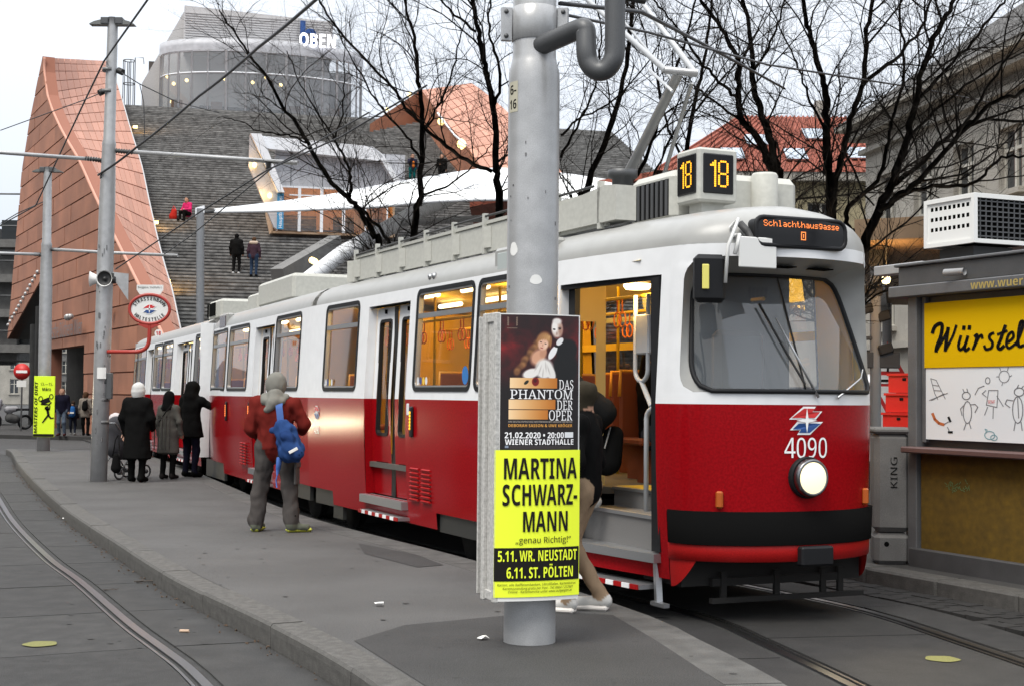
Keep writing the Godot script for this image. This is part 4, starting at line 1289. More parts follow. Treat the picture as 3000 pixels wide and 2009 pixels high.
	obj("roof_plug", mb, M.alu, car)
	# route display on the roof edge (platform side)
	mb = MB.new(); mb.bev(Vector3(-1.0, 3.03, -3.0), Vector3(0.16, 0.30, 1.3), 0.03)
	var sd := obj("side_display", mb, M.roof, car)
	mb = MB.new(); mb.bev(Vector3(-1.082, 3.03, -3.0), Vector3(0.012, 0.19, 1.1), 0.004)
	obj("display_glass", mb, mat(0.42, 0.46, 0.45, 0.2), sd)
	# roof: cable duct, pantograph, number box, air unit
	mb = MB.new()
	mb.box(Vector3(-0.80, 3.37, -5.3), Vector3(0.04, 0.28, 7.0)); mb.box(Vector3(-0.80, 3.535, -5.3), Vector3(0.07, 0.035, 7.0))
	mb.box(Vector3(-0.72, 3.36, -8.9), Vector3(0.2, 0.28, 0.3), Basis(Vector3.UP, 0.5))
	var duct := obj("roof_duct", mb, M.roof_box, car)
	for k in 9:
		mb = MB.new(); mb.box(Vector3(-0.835, 3.42, -8.75 + k * 0.86), Vector3(0.05, 0.42, 0.05)); mb.box(Vector3(-0.82, 3.38, -8.68 + k * 0.86), Vector3(0.05, 0.22, 0.12), Basis(Vector3.UP, 0.3))
		obj("duct_post", mb, M.roof_box, duct)
	mb = MB.new(true); mb.tube([Vector3(-0.84, 3.56, -8.8), Vector3(-0.84, 3.60, -5.0), Vector3(-0.84, 3.60, -2.0)], 0.012, 6)
	obj("cable", mb, M.iron, duct)
	mb = MB.new(); mb.prism(PackedVector2Array([Vector2(-2.75, 3.26), Vector2(-1.55, 3.26), Vector2(-1.55, 3.56), Vector2(-1.75, 3.58), Vector2(-2.75, 3.50)]), 0.66, 0.86, Transform3D(Basis(Vector3(0, 0, 1), Vector3.UP, Vector3(-1, 0, 0)), Vector3.ZERO))
	obj("roof_fairing", mb, M.roof_box, car)
	mb = MB.new(); mb.bev(Vector3(0.34, 3.50, -1.90), Vector3(1.32, 0.46, 0.78), 0.06)
	var unit := obj("air_unit", mb, M.roof_box, car)
	mb = MB.new()
	mb.box(Vector3(-0.315, 3.49, -1.90), Vector3(0.015, 0.32, 0.64))
	obj("grille", mb, M.black, unit)
	mb = MB.new()
	for k in 8: mb.box(Vector3(-0.322, 3.49, -2.19 + k * 0.083), Vector3(0.02, 0.32, 0.042))
	obj("grille_slat", mb, M.zinc_dark, unit)
	mb = MB.new(true); mb.lathe([[0.12, 3.28], [0.12, 3.70], [0.105, 3.725], [0.0, 3.73]], 20, Transform3D(Basis.IDENTITY, Vector3(0.60, 0.02, -1.47)))
	obj("air_dome", mb, M.roof_box, unit)
	mb = MB.new(true); mb.lathe([[0.10, 3.3], [0.10, 3.78], [0.14, 3.79], [0.14, 3.86], [0.0, 3.87]], 16, Transform3D(Basis.IDENTITY, Vector3(-0.25, 0, -2.55)))
	obj("roof_vent", mb, M.zinc_dark, car)
	mb = MB.new(); mb.bev(Vector3(-0.12, 3.63, -1.28), Vector3(0.39, 0.46, 0.37), 0.02); mb.box(Vector3(-0.12, 3.34, -1.28), Vector3(0.22, 0.3, 0.2))
	var nb := obj("number_box", mb, M.roof_box, car)
	for face in 2:
		var fx := Transform3D(Basis.IDENTITY, Vector3(-0.12, 3.64, -1.094)) if face == 0 else Transform3D(Basis(Vector3.UP, -PI / 2), Vector3(-0.317, 3.64, -1.28))
		mb = MB.new(); mb.bev(Vector3.ZERO, Vector3(0.30, 0.34, 0.02), 0.009)
		obj("display_face", mb, M.display_black, nb, fx)
		mb = MB.new()
		var at := func(u, v): return Vector3(u, v, 0.0125)
		for d in [["1", -0.085], ["8", -0.005]]:
			mb = MB.new()
			for r in 13:
				for c in 5:
					var on: bool = {"1": ((c == 2) or (c == 1 and r in [1, 2]) or (c == 0 and r == 2)), "8": ((c in [0, 4] and r not in [0, 6, 12]) or (c in [1, 2, 3] and r in [0, 6, 12]))}[d[0]]
					if on:
						for q in [[0.0, 0.0], [0.009, 0.0]]:
							var x: float = d[1] + c * 0.021 + q[0]; var y := 0.105 - r * 0.0175
							mb.quad(at.call(x - 0.0042, y - 0.0075), at.call(x + 0.0042, y - 0.0075), at.call(x + 0.0042, y + 0.0075), at.call(x - 0.0042, y + 0.0075))
			obj("display_number", mb, M.led_amber, nb, fx)

	mb = MB.new(true)
	mb.tube([Vector3(0.0, 3.35, -3.55), Vector3(0.0, 4.69, -1.95)], [0.055, 0.045], 10)
	mb.tube([Vector3(0.15, 3.40, -2.75), Vector3(0.12, 4.60, -1.93)], 0.02, 8)
	mb.tube([Vector3(-0.16, 4.70, -1.95), Vector3(0.18, 4.70, -1.95)], 0.035, 8)
	var pg := obj("pantograph", mb, M.zinc, car)
	mb = MB.new(true)
	for s in [-0.15, 0.17]: mb.tube([Vector3(s, 4.70, -1.95), Vector3(s * 2.2, 5.75, -3.35)], [0.03, 0.022], 8)
	mb.tube([Vector3(-0.12, 4.78, -2.3), Vector3(-0.1, 4.5, -1.9)], 0.014, 6)
	mb.tube([Vector3(0.0, 4.62, -2.05), Vector3(0.0, 5.65, -3.3)], 0.012, 6)
	obj("upper_arm", mb, M.kiosk_white, pg)
	mb = MB.new(); mb.box(Vector3(0, 3.36, -3.4), Vector3(0.9, 0.10, 0.5))
	obj("pantograph_base", mb, M.zinc_dark, pg)
	# ---- rear section, on the curve behind the joint
	var turn := deg_to_rad(21.3) - YAW
	var R := Transform3D(Basis(Vector3.UP, turn), Vector3(0, 0, -9.74))
	holes = [win(-2.33, -0.66), {"kind": "door", "z0": -3.92, "z1": -2.46, "y0": 0.56, "y1": 2.80}, win(-6.20, -4.42), win(-8.20, -6.42), skirt_cut(-0.9, 0.0), skirt_cut(-8.95, -6.6)]
	side_wall(car, R, -1.0, -8.95, -0.08, hw_rear, holes, 0.32, M.inner_white)
	side_wall(car, R, 1.0, -8.95, -0.08, hw_rear, [win(-2.33, -0.66), win(-4.1, -2.5), win(-6.20, -4.42), win(-8.20, -6.42), skirt_cut(-0.9, 0.0), skirt_cut(-8.95, -6.6)], 0.32, M.inner_white)
	zs = []
	z = -8.95
	while z < -0.1: zs.append(z); z += 0.35
	zs.append(-0.08)
	tram_roof(car, R, zs, hw_rear, false)
	var keep: float = M.inside_energy
	M.inside_energy = 0.15
	inside_car(car, R, -8.9, -0.1, hw_rear, [[-1.4, [-0.75, 0.75]], [-5.4, [-0.75, 0.75]], [-7.3, [-0.75, 0.75]]])
	M.inside_energy = keep
	mb = MB.new(true)
	mb.grid(16, 8, func(u, v):
		var a: float = -PI / 2 + PI * u
		return Vector3(hw_rear(-8.95) * sin(a), lerpf(0.5, BELT, v), -8.95 - 0.45 * cos(a)))
	obj("tail_panel", mb, M.red, car, R)
	mb = MB.new(true)
	mb.grid(16, 8, func(u, v):
		var a: float = -PI / 2 + PI * u
		return Vector3((hw_rear(-8.95) - 0.06 * v) * sin(a), lerpf(BELT, 3.1, v), -8.95 - (0.45 - 0.2 * v) * cos(a)))
	obj("tail_upper_panel", mb, M.white, car, R)
	wheels(car, R, -7.3)
	skirt_panels(car, R, hw_rear, [[-0.88, -0.12, 0.29], [-8.6, -6.65, 0.18]])
	mb = MB.new(); mb.box(Vector3(0, 0.62, -4.6), Vector3(1.95, 0.4, 8.2)); mb.box(Vector3(0, 0.42, -4.4), Vector3(1.7, 0.34, 2.2))
	obj("underframe", mb, M.under, car, R)
	# joint bellows
	mb = MB.new(true)
	mb.grid(1, 14, func(u, v):
		var pr := [[-1.06, 0.5], [-1.07, 1.2], [-1.07, BELT], [-1.02, GUT], [-0.9, 3.1], [-0.6, 3.2], [-0.2, 3.24], [0.0, 3.24], [0.2, 3.24], [0.6, 3.2], [0.9, 3.1], [1.02, GUT], [1.07, BELT], [1.07, 1.2], [1.06, 0.5]]
		var p = pr[roundi(v * 14)]
		return Vector3(p[0], p[1], lerpf(-9.9, -9.58, u)))
	obj("bellows", mb, M.black, car)
	mb = MB.new(); mb.bev(Vector3(-0.1, 3.42, -4.2), Vector3(1.3, 0.42, 2.7), 0.05); mb.bev(Vector3(-0.1, 3.36, -6.8), Vector3(1.0, 0.36, 0.9), 0.04)
	obj("roof_unit", mb, M.roof_box, car, R)
	mb = MB.new(); mb.bev(Vector3(-1.02, 3.03, -7.0), Vector3(0.14, 0.30, 0.75), 0.03)
	var rd := obj("side_display", mb, M.roof, car, R)
	mb = MB.new(); mb.bev(Vector3(-1.094, 3.03, -7.0), Vector3(0.012, 0.20, 0.6), 0.004)
	obj("display_glass", mb, mat(0.05, 0.02, 0.015, 0.2), rd)
	for zz in [-4.25, -6.31]:
		mb = MB.new(); mb.bev(Vector3(-WID - 0.012, 1.43, zz + 0.2), Vector3(0.035, 0.34, 0.085), 0.015)
		btn = obj("door_button", mb, M.rubber, car, R)
		mb = MB.new()
		for k in 6: mb.bev(Vector3(-WID - 0.031, 1.53 - k * 0.035, zz + 0.2), Vector3(0.012, 0.028, 0.03), 0.005)
		obj("button_lamp", mb, M.led_orange, btn)
	mb = MB.new()
	for c in [-4.70, -4.42]:
		for k in 8: mb.box(Vector3(-WID - 0.004, 0.92 - k * 0.048, c), Vector3(0.022, 0.022, 0.2), Basis(Vector3(0, 0, 1), 0.5))
	obj("vent_louvre", mb, M.bumper_red, car, R)
	# ---- trailer
	var O3 := Vector3(-5.093, 0, -28.891)
	var tr := thing("tram_trailer", "red and white tram trailer coupled behind the articulated tram, beyond the waiting women", "tram trailer", O3, deg_to_rad(20.8))
	holes = [win(-0.62, 0.12, 0.0), {"kind": "door", "z0": -3.30, "z1": -1.0, "y0": 0.56, "y1": 2.80}, win(-5.55, -3.95), win(-7.2, -5.65), {"kind": "door", "z0": -8.6, "z1": -7.4, "y0": 0.56, "y1": 2.80}, win(-10.6, -8.85), win(-12.3, -10.75)]
	side_wall(tr, I, -1.0, -12.8, 0.3, hw_trail, holes, 0.32, M.inner_white)
	side_wall(tr, I, 1.0, -12.8, 0.3, hw_trail, [win(-3.3, -1.5), win(-5.55, -3.95), win(-7.2, -5.65), win(-10.6, -8.85), win(-12.3, -10.75)], 0.32, M.inner_white)
	zs = []
	z = -12.8
	while z < 0.25: zs.append(z); z += 0.4
	zs.append(0.3)
	tram_roof(tr, I, zs, hw_trail, false)
	M.inside_energy = 0.12
	inside_car(tr, I, -12.7, 0.25, hw_trail, [[-4.6, [-0.75, 0.75]], [-6.6, [-0.75, 0.75]], [-9.6, [-0.75, 0.75]]])
	mb = MB.new(true)
	mb.grid(12, 4, func(u, v):
		var a: float = -PI / 2 + PI * u
		return Vector3(0.95 * sin(a), lerpf(0.5, 3.1, v), -12.8 - 0.4 * cos(a)))
	obj("end_panel", mb, M.white, tr)
	mb = MB.new(true)
	mb.grid(12, 4, func(u, v):
		var a: float = -PI / 2 + PI * u
		return Vector3(WID * sin(a), lerpf(0.5, 3.1, v), 0.3 + 0.12 * cos(a)))
	obj("end_panel", mb, M.white, tr)
	wheels(tr, I, -2.8); wheels(tr, I, -10.2)
	mb = MB.new(); mb.box(Vector3(0, 0.62, -6.2), Vector3(1.95, 0.4, 12.4)); mb.box(Vector3(0, 0.42, -6.5), Vector3(1.7, 0.34, 4.0))
	obj("underframe", mb, M.under, tr)
	mb = MB.new(); mb.bev(Vector3(-0.1, 3.42, -0.9), Vector3(1.2, 0.40, 1.5), 0.05)
	var tu := obj("roof_unit", mb, M.roof_box, tr)
	mb = MB.new(); mb.box(Vector3(-0.55, 3.44, -1.67), Vector3(0.35, 0.28, 0.02)); mb.box(Vector3(-0.71, 3.44, -1.1), Vector3(0.02, 0.26, 0.7))
	obj("grille", mb, M.black, tu)
	emblem(tr, func(x, y): return Vector3(-WID - 0.006, 1.50 + y, -0.2 + x), 0.40, -1.0)

# ---------------------------------------------------------------- poles, posters, wires and signs
func near_pole():
	var base := Vector3(0.13, 0.16, -9.43)
	var t := thing("overhead_line_pole", "thick grey metal pole in the foreground carrying the poster board", "pole", base)
	var mb := MB.new(true)
	mb.lathe([[0.168, -0.2], [0.168, 3.62], [0.166, 3.70], [0.150, 3.76], [0.142, 3.80], [0.142, 6.4]], 40)
	obj("shaft", mb, M.zinc, t)
	mb = MB.new(true)
	mb.lathe([[0.143, 3.90], [0.150, 3.905], [0.150, 4.12], [0.143, 4.125]], 40)
	var col := obj("collar", mb, M.zinc, t)
	for s in [-1.0, 1.0]:
		mb = MB.new()
		mb.bev(Vector3(s * 0.185, 4.01, 0.035), Vector3(0.07, 0.22, 0.04), 0.003, Basis(Vector3.UP, -s * 0.25))
		obj("flange", mb, M.zinc, col)
	mb = MB.new(true)
	for s in [-1.0, 1.0]:
		for y in [3.93, 4.09]: mb.lathe([[0.0, 0.015], [0.014, 0.012], [0.016, 0.0]], 8, Transform3D(Basis(Vector3.RIGHT, PI / 2), Vector3(s * 0.185, y, 0.056)))
	obj("bolt", mb, M.zinc_dark, col)
	# bent pipe arm
	var path := []
	for p in [[1583, 134, 9.33], [1640, 110, 9.2], [1692, 87, 9.08], [1711, 83, 9.03], [1717, 97, 9.02], [1718, 150, 9.0], [1724, 180, 9.0], [1740, 201, 8.99], [1759, 208, 8.98], [1778, 201, 8.97], [1794, 180, 8.96], [1801, 150, 8.96], [1802, 60, 8.96], [1802, -160, 8.96]]:
		path.append(P(p[0], p[1], p[2]) - base)
	mb = MB.new(true); mb.tube(smooth_line(path, 4), 0.064, 18)
	obj("bent_arm", mb, M.zinc_dark, t)
	mb = MB.new(true)
	mb.tube([Vector3(0.1, 4.42, -0.1), Vector3(0.75, 4.36, -0.35)], 0.03, 8); mb.tube([Vector3(0.1, 4.33, -0.1), Vector3(0.75, 4.27, -0.3)], 0.03, 8)
	obj("insulator_rod", mb, M.iron, t)
	# number plate on the shaft
	var on := func(x, y): # x metres round the shaft from the side turned to the camera
		var a: float = x / 0.168
		return Vector3(sin(a) * 0.1695, y, cos(a) * 0.1695)
	mb = MB.new(true); mb.grid(6, 2, func(u, v): return on.call(lerpf(-0.205, -0.115, u), lerpf(3.42, 3.62, v)))
	var pl := obj("number_plate", mb, mat(0.42, 0.40, 0.31, 0.6), t)
	mb = MB.new()
	letters(mb, "6-", Vector2(0.065, 0.06), "sans", 0.3, func(x, y): return on.call(-0.16 + x, 3.565 + y) * Vector3(1.004, 1, 1.004))
	letters(mb, "16", Vector2(0.070, 0.06), "sans", 0.3, func(x, y): return on.call(-0.16 + x, 3.47 + y) * Vector3(1.004, 1, 1.004))
	obj("lettering", mb, M.ink_black, pl)
	for s in [[-0.14, 2.53, 0.035, 0.045], [0.02, 2.33, 0.04, 0.032]]:      # remains of stickers
		mb = MB.new(true)
		var c: Vector3 = on.call(s[0], s[1]) * Vector3(1.002, 1, 1.002)
		for k in 14:
			var q := func(j): return on.call(s[0] + cos(TAU * j / 14.0) * s[2] * (1 + 0.12 * sin(j * 5.0)), s[1] + sin(TAU * j / 14.0) * s[3]) * Vector3(1.002, 1, 1.002)
			mb.tri(c, q.call(k), q.call((k + 1) % 14))
		obj("sticker_remains", mb, M.plastic_white, t)
	mb = MB.new()
	for k in 16:
		var a := rng.randf_range(-0.22, 0.22); var y := rng.randf_range(0.9, 3.4)
		if k < 8: y = rng.randf_range(2.2, 3.4)
		var c: Vector3 = on.call(a, y) * Vector3(1.003, 1, 1.003)
		mb.box(c, Vector3(rng.randf_range(0.004, 0.012), rng.randf_range(0.004, 0.03), 0.003), Basis(Vector3.UP, a / 0.168))
	setting(obj("paint_chip", mb, M.band, t), "stuff")
	# board of the posters, strapped round the shaft
	var turn := deg_to_rad(19.0)
	var b := thing("poster_board", "weathered white wooden board strapped round the foreground pole", "poster board", base, turn)
	mb = MB.new(true)
	var bf := func(x, y, lift := 0.0): return Vector3(x - 0.035, y, 0.215 + 0.035 * (1.0 - pow(x / 0.28, 2)) + lift)
	mb.grid(14, 1, func(u, v): return bf.call(lerpf(-0.285, 0.285, u), lerpf(0.30, 2.105, v)))
	obj("front_sheet", mb, M.plastic_white, b)
	mb = MB.new()
	mb.bev(Vector3(-0.305, 1.2, 0.195), Vector3(0.035, 1.82, 0.05), 0.006); mb.bev(Vector3(-0.325, 1.2, 0.03), Vector3(0.03, 1.82, 0.05), 0.006)
	mb.bev(Vector3(-0.315, 2.08, 0.11), Vector3(0.02, 0.06, 0.14), 0.005); mb.bev(Vector3(-0.315, 0.33, 0.11), Vector3(0.02, 0.06, 0.14), 0.005)
	obj("frame", mb, M.old_wood, b)
	mb = MB.new()
	for k in 2:
		mb = MB.new(); mb.bev(Vector3(-0.308, 1.2, 0.08 + k * 0.062), Vector3(0.012, 1.72, 0.058), 0.003)
		obj("plank", mb, M.old_wood, b)
	mb = MB.new(); mb.bev(Vector3(0.235, 1.2, 0.05), Vector3(0.02, 1.8, 0.33), 0.004); mb.bev(Vector3(-0.03, 1.2, -0.18), Vector3(0.55, 1.8, 0.02), 0.004)
	obj("back_board", mb, M.old_wood, b)
	posters(base, turn, bf)

func posters(base: Vector3, turn: float, bf: Callable):
	# upper poster: dark red stage poster
	var t := thing("stage_poster", "dark red stage poster with a couple, upper one on the board", "poster", base, turn)
	var W := 640; var H := 1160
	var im := Image.create(W / 2, H / 2, false, Image.FORMAT_RGB8)
	paint_stage(im)
	var m := mat(1, 1, 1, 0.45); m.albedo_texture = ImageTexture.create_from_image(im)
	var u2 := func(px): return lerpf(-0.255, 0.275, (px - 355.0) / 645.0)
	var v2 := func(py): return lerpf(2.098, 1.235, (py - 205.0) / 1160.0)
	var mb := MB.new(true, true)
	for k in 12:
		var a := lerpf(-0.255, 0.275, k / 12.0); var c := lerpf(-0.255, 0.275, (k + 1) / 12.0)
		mb.quv(bf.call(a, 2.098, 0.003), bf.call(c, 2.098, 0.003), bf.call(c, 1.235, 0.003), bf.call(a, 1.235, 0.003), Rect2(k / 12.0, 0, 1 / 12.0, 1))
	var sheet := obj("sheet", mb, m, t)
	var put := func(text, x0, x1, yc, cap, kind, bold, mt, shear := 0.0):
		var q := MB.new()
		var cx: float = u2.call((x0 + x1) / 2.0); var cy: float = v2.call(yc)
		letters(q, text, Vector2((x1 - x0) * 0.53 / 645.0, cap * 0.863 / 1160.0), kind, bold, func(x, y): return bf.call(cx + x, cy + y, 0.0055), shear)
		obj("lettering", q, mt, sheet)
	put.call("DAS", 825, 952, 792, 80, "serif", -0.1, M.ink_white)
	put.call("PHANTOM", 430, 948, 877, 78, "serif", -0.1, M.ink_white)
	put.call("DER", 808, 948, 967, 80, "serif", -0.1, M.ink_white)
	put.call("OPER", 742, 945, 1055, 84, "serif", -0.1, M.ink_white)
	put.call("DAS DEUTSCHSPRACHIGE MEISTERWERK MIT GROSSEM ORCHESTER", 418, 945, 1109, 13, "sans", 0.2, mat(0.5, 0.45, 0.4))
	put.call("DEBORAH SASSON & UWE KRÖGER", 418, 945, 1141, 24, "sans", 0.5, M.paper_gold)
	put.call("21.02.2020 • 20:00", 390, 870, 1224, 50, "sans", 0.5, M.ink_white)
	put.call("WIENER STADTHALLE", 393, 957, 1281, 46, "sans", 0.5, M.ink_white)
	# lower poster
	t = thing("poster", "fluorescent yellow poster with large black lettering, lower one on the board", "poster", base, turn)
	u2 = func(px): return lerpf(-0.283, 0.283, (px - 236.0) / 518.0)
	v2 = func(py): return lerpf(1.245, 0.325, (py - 65.0) / 920.0)
	mb = MB.new(true)
	mb.grid(14, 1, func(u, v): return bf.call(lerpf(-0.286, 0.289, u), lerpf(0.325, 1.247, v), 0.005))
	sheet = obj("sheet", mb, M.neon_yellow, t)
	mb = MB.new(true)
	mb.grid(14, 1, func(u, v): return bf.call(lerpf(-0.286, 0.284, u), lerpf(v2.call(884.0), v2.call(676.0), v), 0.0075))
	obj("black_band", mb, M.paper_black, sheet)
	put = func(text, x0, x1, yc, cap, kind, bold, mt, shear := 0.0):
		var q := MB.new()
		var cx: float = u2.call((x0 + x1) / 2.0); var cy: float = v2.call(yc)
		letters(q, text, Vector2((x1 - x0) * 0.566 / 518.0, cap * 0.92 / 920.0), kind, bold, func(x, y): return bf.call(cx + x, cy + y, 0.0095), shear)
		obj("lettering", q, mt, sheet)
	put.call("MARTINA", 285, 738, 180, 130, "sans", 0.9, M.paper_black)
	put.call("SCHWARZ-", 278, 742, 346, 130, "sans", 0.9, M.paper_black)
	put.call("MANN", 398, 678, 513, 126, "sans", 0.9, M.paper_black)
	put.call("„genau Richtig!“", 355, 700, 628, 38, "sans", 0.1, M.paper_black)
	put.call("5.11. WR. NEUSTADT", 255, 742, 727, 66, "sans", 0.8, M.neon_yellow)
	put.call("6.11. ST. PÖLTEN", 305, 715, 832, 66, "sans", 0.8, M.neon_yellow)
	put.call("Karten: alle Raiffeisenbanken, Librofilialen, Kartenbüros", 254, 735, 906, 15, "sans", 0.0, M.paper_black, 0.2)
	put.call("Kartenzusendung gratis per Post - Tel: 0664 / 222501", 285, 715, 929, 15, "sans", 0.0, M.paper_black, 0.2)
	put.call("Online - Kartenservice unter www.aufgeigen.at", 315, 710, 950, 15, "sans", 0.0, M.paper_black, 0.2)

func paint_stage(im: Image):      # a printed picture: pale man in black, fair woman in white, on dark red
	var w := im.get_width(); var h := im.get_height()
	var nz := FastNoiseLite.new(); nz.frequency = 0.012; nz.seed = 7
	for y in h:
		for x in w:
			var n := nz.get_noise_2d(x, y) * 0.5 + 0.5
			var u := float(x) / w; var v := float(y) / h
			var r := clampf(0.55 * n * maxf(0.0, 1.0 - absf(v - 0.22) * 3.0) * (0.35 + absf(u - 0.5) * 1.4), 0, 0.5)
			im.set_pixel(x, y, Color(0.07 + r, 0.035 + r * 0.05, 0.04 + r * 0.09))
	var X := func(px): return (px - 355.0) / 645.0 * w
	var Y := func(py): return (py - 205.0) / 1160.0 * h
	var blob := func(cx, cy, rx, ry, rot, c: Color, soft := 0.22):
		var x0: float = X.call(cx); var y0: float = Y.call(cy); var a: float = rx / 645.0 * w; var b: float = ry / 1160.0 * h
		var R := maxf(a, b) + 2
		for y in range(maxi(0, int(y0 - R)), mini(h, int(y0 + R))):
			for x in range(maxi(0, int(x0 - R)), mini(w, int(x0 + R))):
				var d := Vector2(x - x0, y - y0).rotated(-rot)
				var q := Vector2(d.x / a, d.y / b).length()
				if q < 1.0: im.set_pixel(x, y, im.get_pixel(x, y).lerp(c, clampf((1.0 - q) / soft, 0, 1)))
	var hair := Color(0.60, 0.42, 0.26)
	# man: black coat, shirt front, pale half-masked face
	for q in [[880, 650, 120, 160, 0.0], [900, 500, 90, 110, 0.35], [850, 480, 50, 90, 0.5]]: blob.call(q[0], q[1], q[2], q[3], q[4], Color(0.035, 0.035, 0.04))
	blob.call(770, 520, 30, 75, 0.5, Color(0.90, 0.90, 0.90)); blob.call(830, 425, 26, 45, 0.7, Color(0.88, 0.88, 0.88)); blob.call(800, 465, 22, 12, 0.2, Color(0.04, 0.04, 0.04))
	blob.call(806, 318, 56, 92, 0.02, Color(0.80, 0.72, 0.67), 0.3); blob.call(836, 330, 26, 70, 0.0, Color(0.66, 0.50, 0.43), 0.7); blob.call(785, 300, 34, 75, 0.0, Color(0.92, 0.90, 0.88), 0.5); blob.call(806, 250, 50, 32, 0.0, Color(0.88, 0.86, 0.84), 0.5)
	blob.call(780, 322, 13, 8, 0.1, Color(0.12, 0.1, 0.1)); blob.call(828, 318, 15, 7, -0.15, Color(0.12, 0.09, 0.08)); blob.call(828, 306, 18, 4, -0.1, Color(0.25, 0.18, 0.15)); blob.call(806, 392, 20, 5, 0.0, Color(0.52, 0.30, 0.27)); blob.call(803, 358, 8, 20, 0.0, Color(0.62, 0.50, 0.46), 0.8)
	# woman: long fair hair, pale dress
	for k in 16: blob.call(640 - k * 11 + 8 * sin(k * 1.3), 440 + k * 17, 42 - k * 0.6, 34, 0.6, hair.lerp(Color(0.33, 0.20, 0.12), 0.5 + 0.5 * sin(k * 2.1)), 0.7)
	blob.call(695, 420, 72, 88, 0.25, hair, 0.3); blob.call(650, 560, 70, 95, 0.6, Color(0.80, 0.60, 0.49), 0.4); blob.call(690, 520, 34, 55, 0.3, Color(0.74, 0.54, 0.43), 0.4)
	for q in [[700, 660, 88, 100, 0.15], [590, 700, 80, 48, -0.35], [755, 690, 42, 85, -0.35]]: blob.call(q[0], q[1], q[2], q[3], q[4], Color(0.88, 0.87, 0.85), 0.3)
	for k in 5: blob.call(640 + k * 24, 640 + (k % 3) * 30, 8, 60, 0.5 - k * 0.2, Color(0.72, 0.70, 0.68), 0.9)
	blob.call(688, 448, 48, 64, 0.28, Color(0.86, 0.68, 0.58), 0.3); blob.call(712, 462, 22, 42, 0.28, Color(0.90, 0.76, 0.67), 0.8)
	for k in 6: blob.call(655 + k * 17, 388 + absf(k - 2.5) * 5, 13, 34, 0.5 - k * 0.12, hair.lerp(Color(0.75, 0.58, 0.38), 0.2 * k), 0.5)
	blob.call(750, 430, 14, 66, 0.05, hair, 0.5)
	blob.call(670, 432, 10, 5, 0.3, Color(0.22, 0.15, 0.13)); blob.call(708, 446, 10, 5, 0.3, Color(0.22, 0.15, 0.13)); blob.call(676, 482, 14, 5, 0.3, Color(0.62, 0.28, 0.27)); blob.call(684, 460, 6, 14, 0.3, Color(0.72, 0.52, 0.44), 0.8)
	for b in [[428, 812, 738, 825], [420, 798, 922, 1003], [420, 735, 1010, 1090]]:
		for y in range(int(Y.call(b[2])), int(Y.call(b[3]))):
			for x in range(int(X.call(b[0])), int(X.call(b[1]))):
				var t: float = (x - X.call(b[0])) / (X.call(b[1]) - X.call(b[0]))
				im.set_pixel(x, y, Color(0.93, 0.80, 0.62).lerp(Color(0.72, 0.42, 0.12), t))
	blob.call(628, 768, 32, 40, 0.0, Color(0.45, 0.05, 0.06)); blob.call(625, 760, 16, 18, 0.0, Color(0.28, 0.02, 0.03)); blob.call(555, 775, 26, 14, -0.8, Color(0.12, 0.13, 0.08))
	im.fill_rect(Rect2i(int(X.call(880)), int(Y.call(1198)), int(77 / 645.0 * w), int(49 / 1160.0 * h)), Color(0.85, 0.86, 0.87))
	for k in 3: im.fill_rect(Rect2i(int(X.call(430)), int(Y.call(1318 + k * 10)), int(500 / 645.0 * w), 1), Color(0.45, 0.43, 0.42))
	im.fill_rect(Rect2i(int(X.call(395)), int(Y.call(1312)), 14, 10), Color(0.5, 0.55, 0.62))
	for k in 5:
		for s in [-1, 1]: blob.call(443 + s * 34, 262 + (k - 2) * 15, 7, 10, s * 0.5, Color(0.45, 0.38, 0.33))
	im.fill_rect(Rect2i(int(X.call(402)), int(Y.call(318)), 40, 3), Color(0.45, 0.38, 0.33))

func insulator(mb: MB, a: Vector3, b: Vector3, r: float):
	var pts := []; var rad := []
	for k in 13:
		pts.append(a.lerp(b, k / 12.0)); rad.append(r * (1.0 if k % 2 == 0 else 0.55))
	mb.tube(pts, rad, 8)

func wing_lamp(parent: Node, at: Vector3, s: float, l: float):
	var mb := MB.new()
	var poly := PackedVector2Array([Vector2(0.0, 0.0), Vector2(0.0, 0.27), Vector2(0.35, 0.27), Vector2(0.75, 0.17), Vector2(1.0, 0.04), Vector2(1.0, 0.0)])
	var q := PackedVector2Array()
	for p in poly: q.append(Vector2(p.x * l * s, p.y * l))
	mb.prism(q, -0.09, 0.09, Transform3D(Basis.IDENTITY, at + Vector3(s * 0.06, -0.02, 0)))
	var o := obj("lamp_head", mb, M.lamp_grey, parent)
	mb = MB.new(); mb.bev(at + Vector3(s * (0.06 + l * 0.2), 0.05, 0.0), Vector3(l * 0.4, l * 0.36, 0.21), 0.01)
	obj("gear_box", mb, M.zinc_dark, o)

func catenary_pole(base: Vector3, top: Vector3, r0: float, label: String) -> Node3D:
	var t := thing("street_lamp_pole", label, "pole", base)
	var d := top - base
	var ax := func(h): return d * (h / d.y)
	var mb := MB.new(true)
	var L := d.y
	var prof := [[0.0, 1.0], [0.30, 0.98], [0.60, 0.95], [0.615, 0.93], [0.72, 0.80], [0.725, 0.84], [0.735, 0.70], [0.98, 0.62], [1.0, 0.62]]
	var pts := []; var rad := []
	for p in prof: pts.append(ax.call(p[0] * L)); rad.append(r0 * p[1])
	mb.tube(pts, rad, 24)
	obj("shaft", mb, M.zinc, t)
	for s in [-1.0, 1.0]: wing_lamp(t, ax.call(L - 0.12), s, 0.34)
	return t

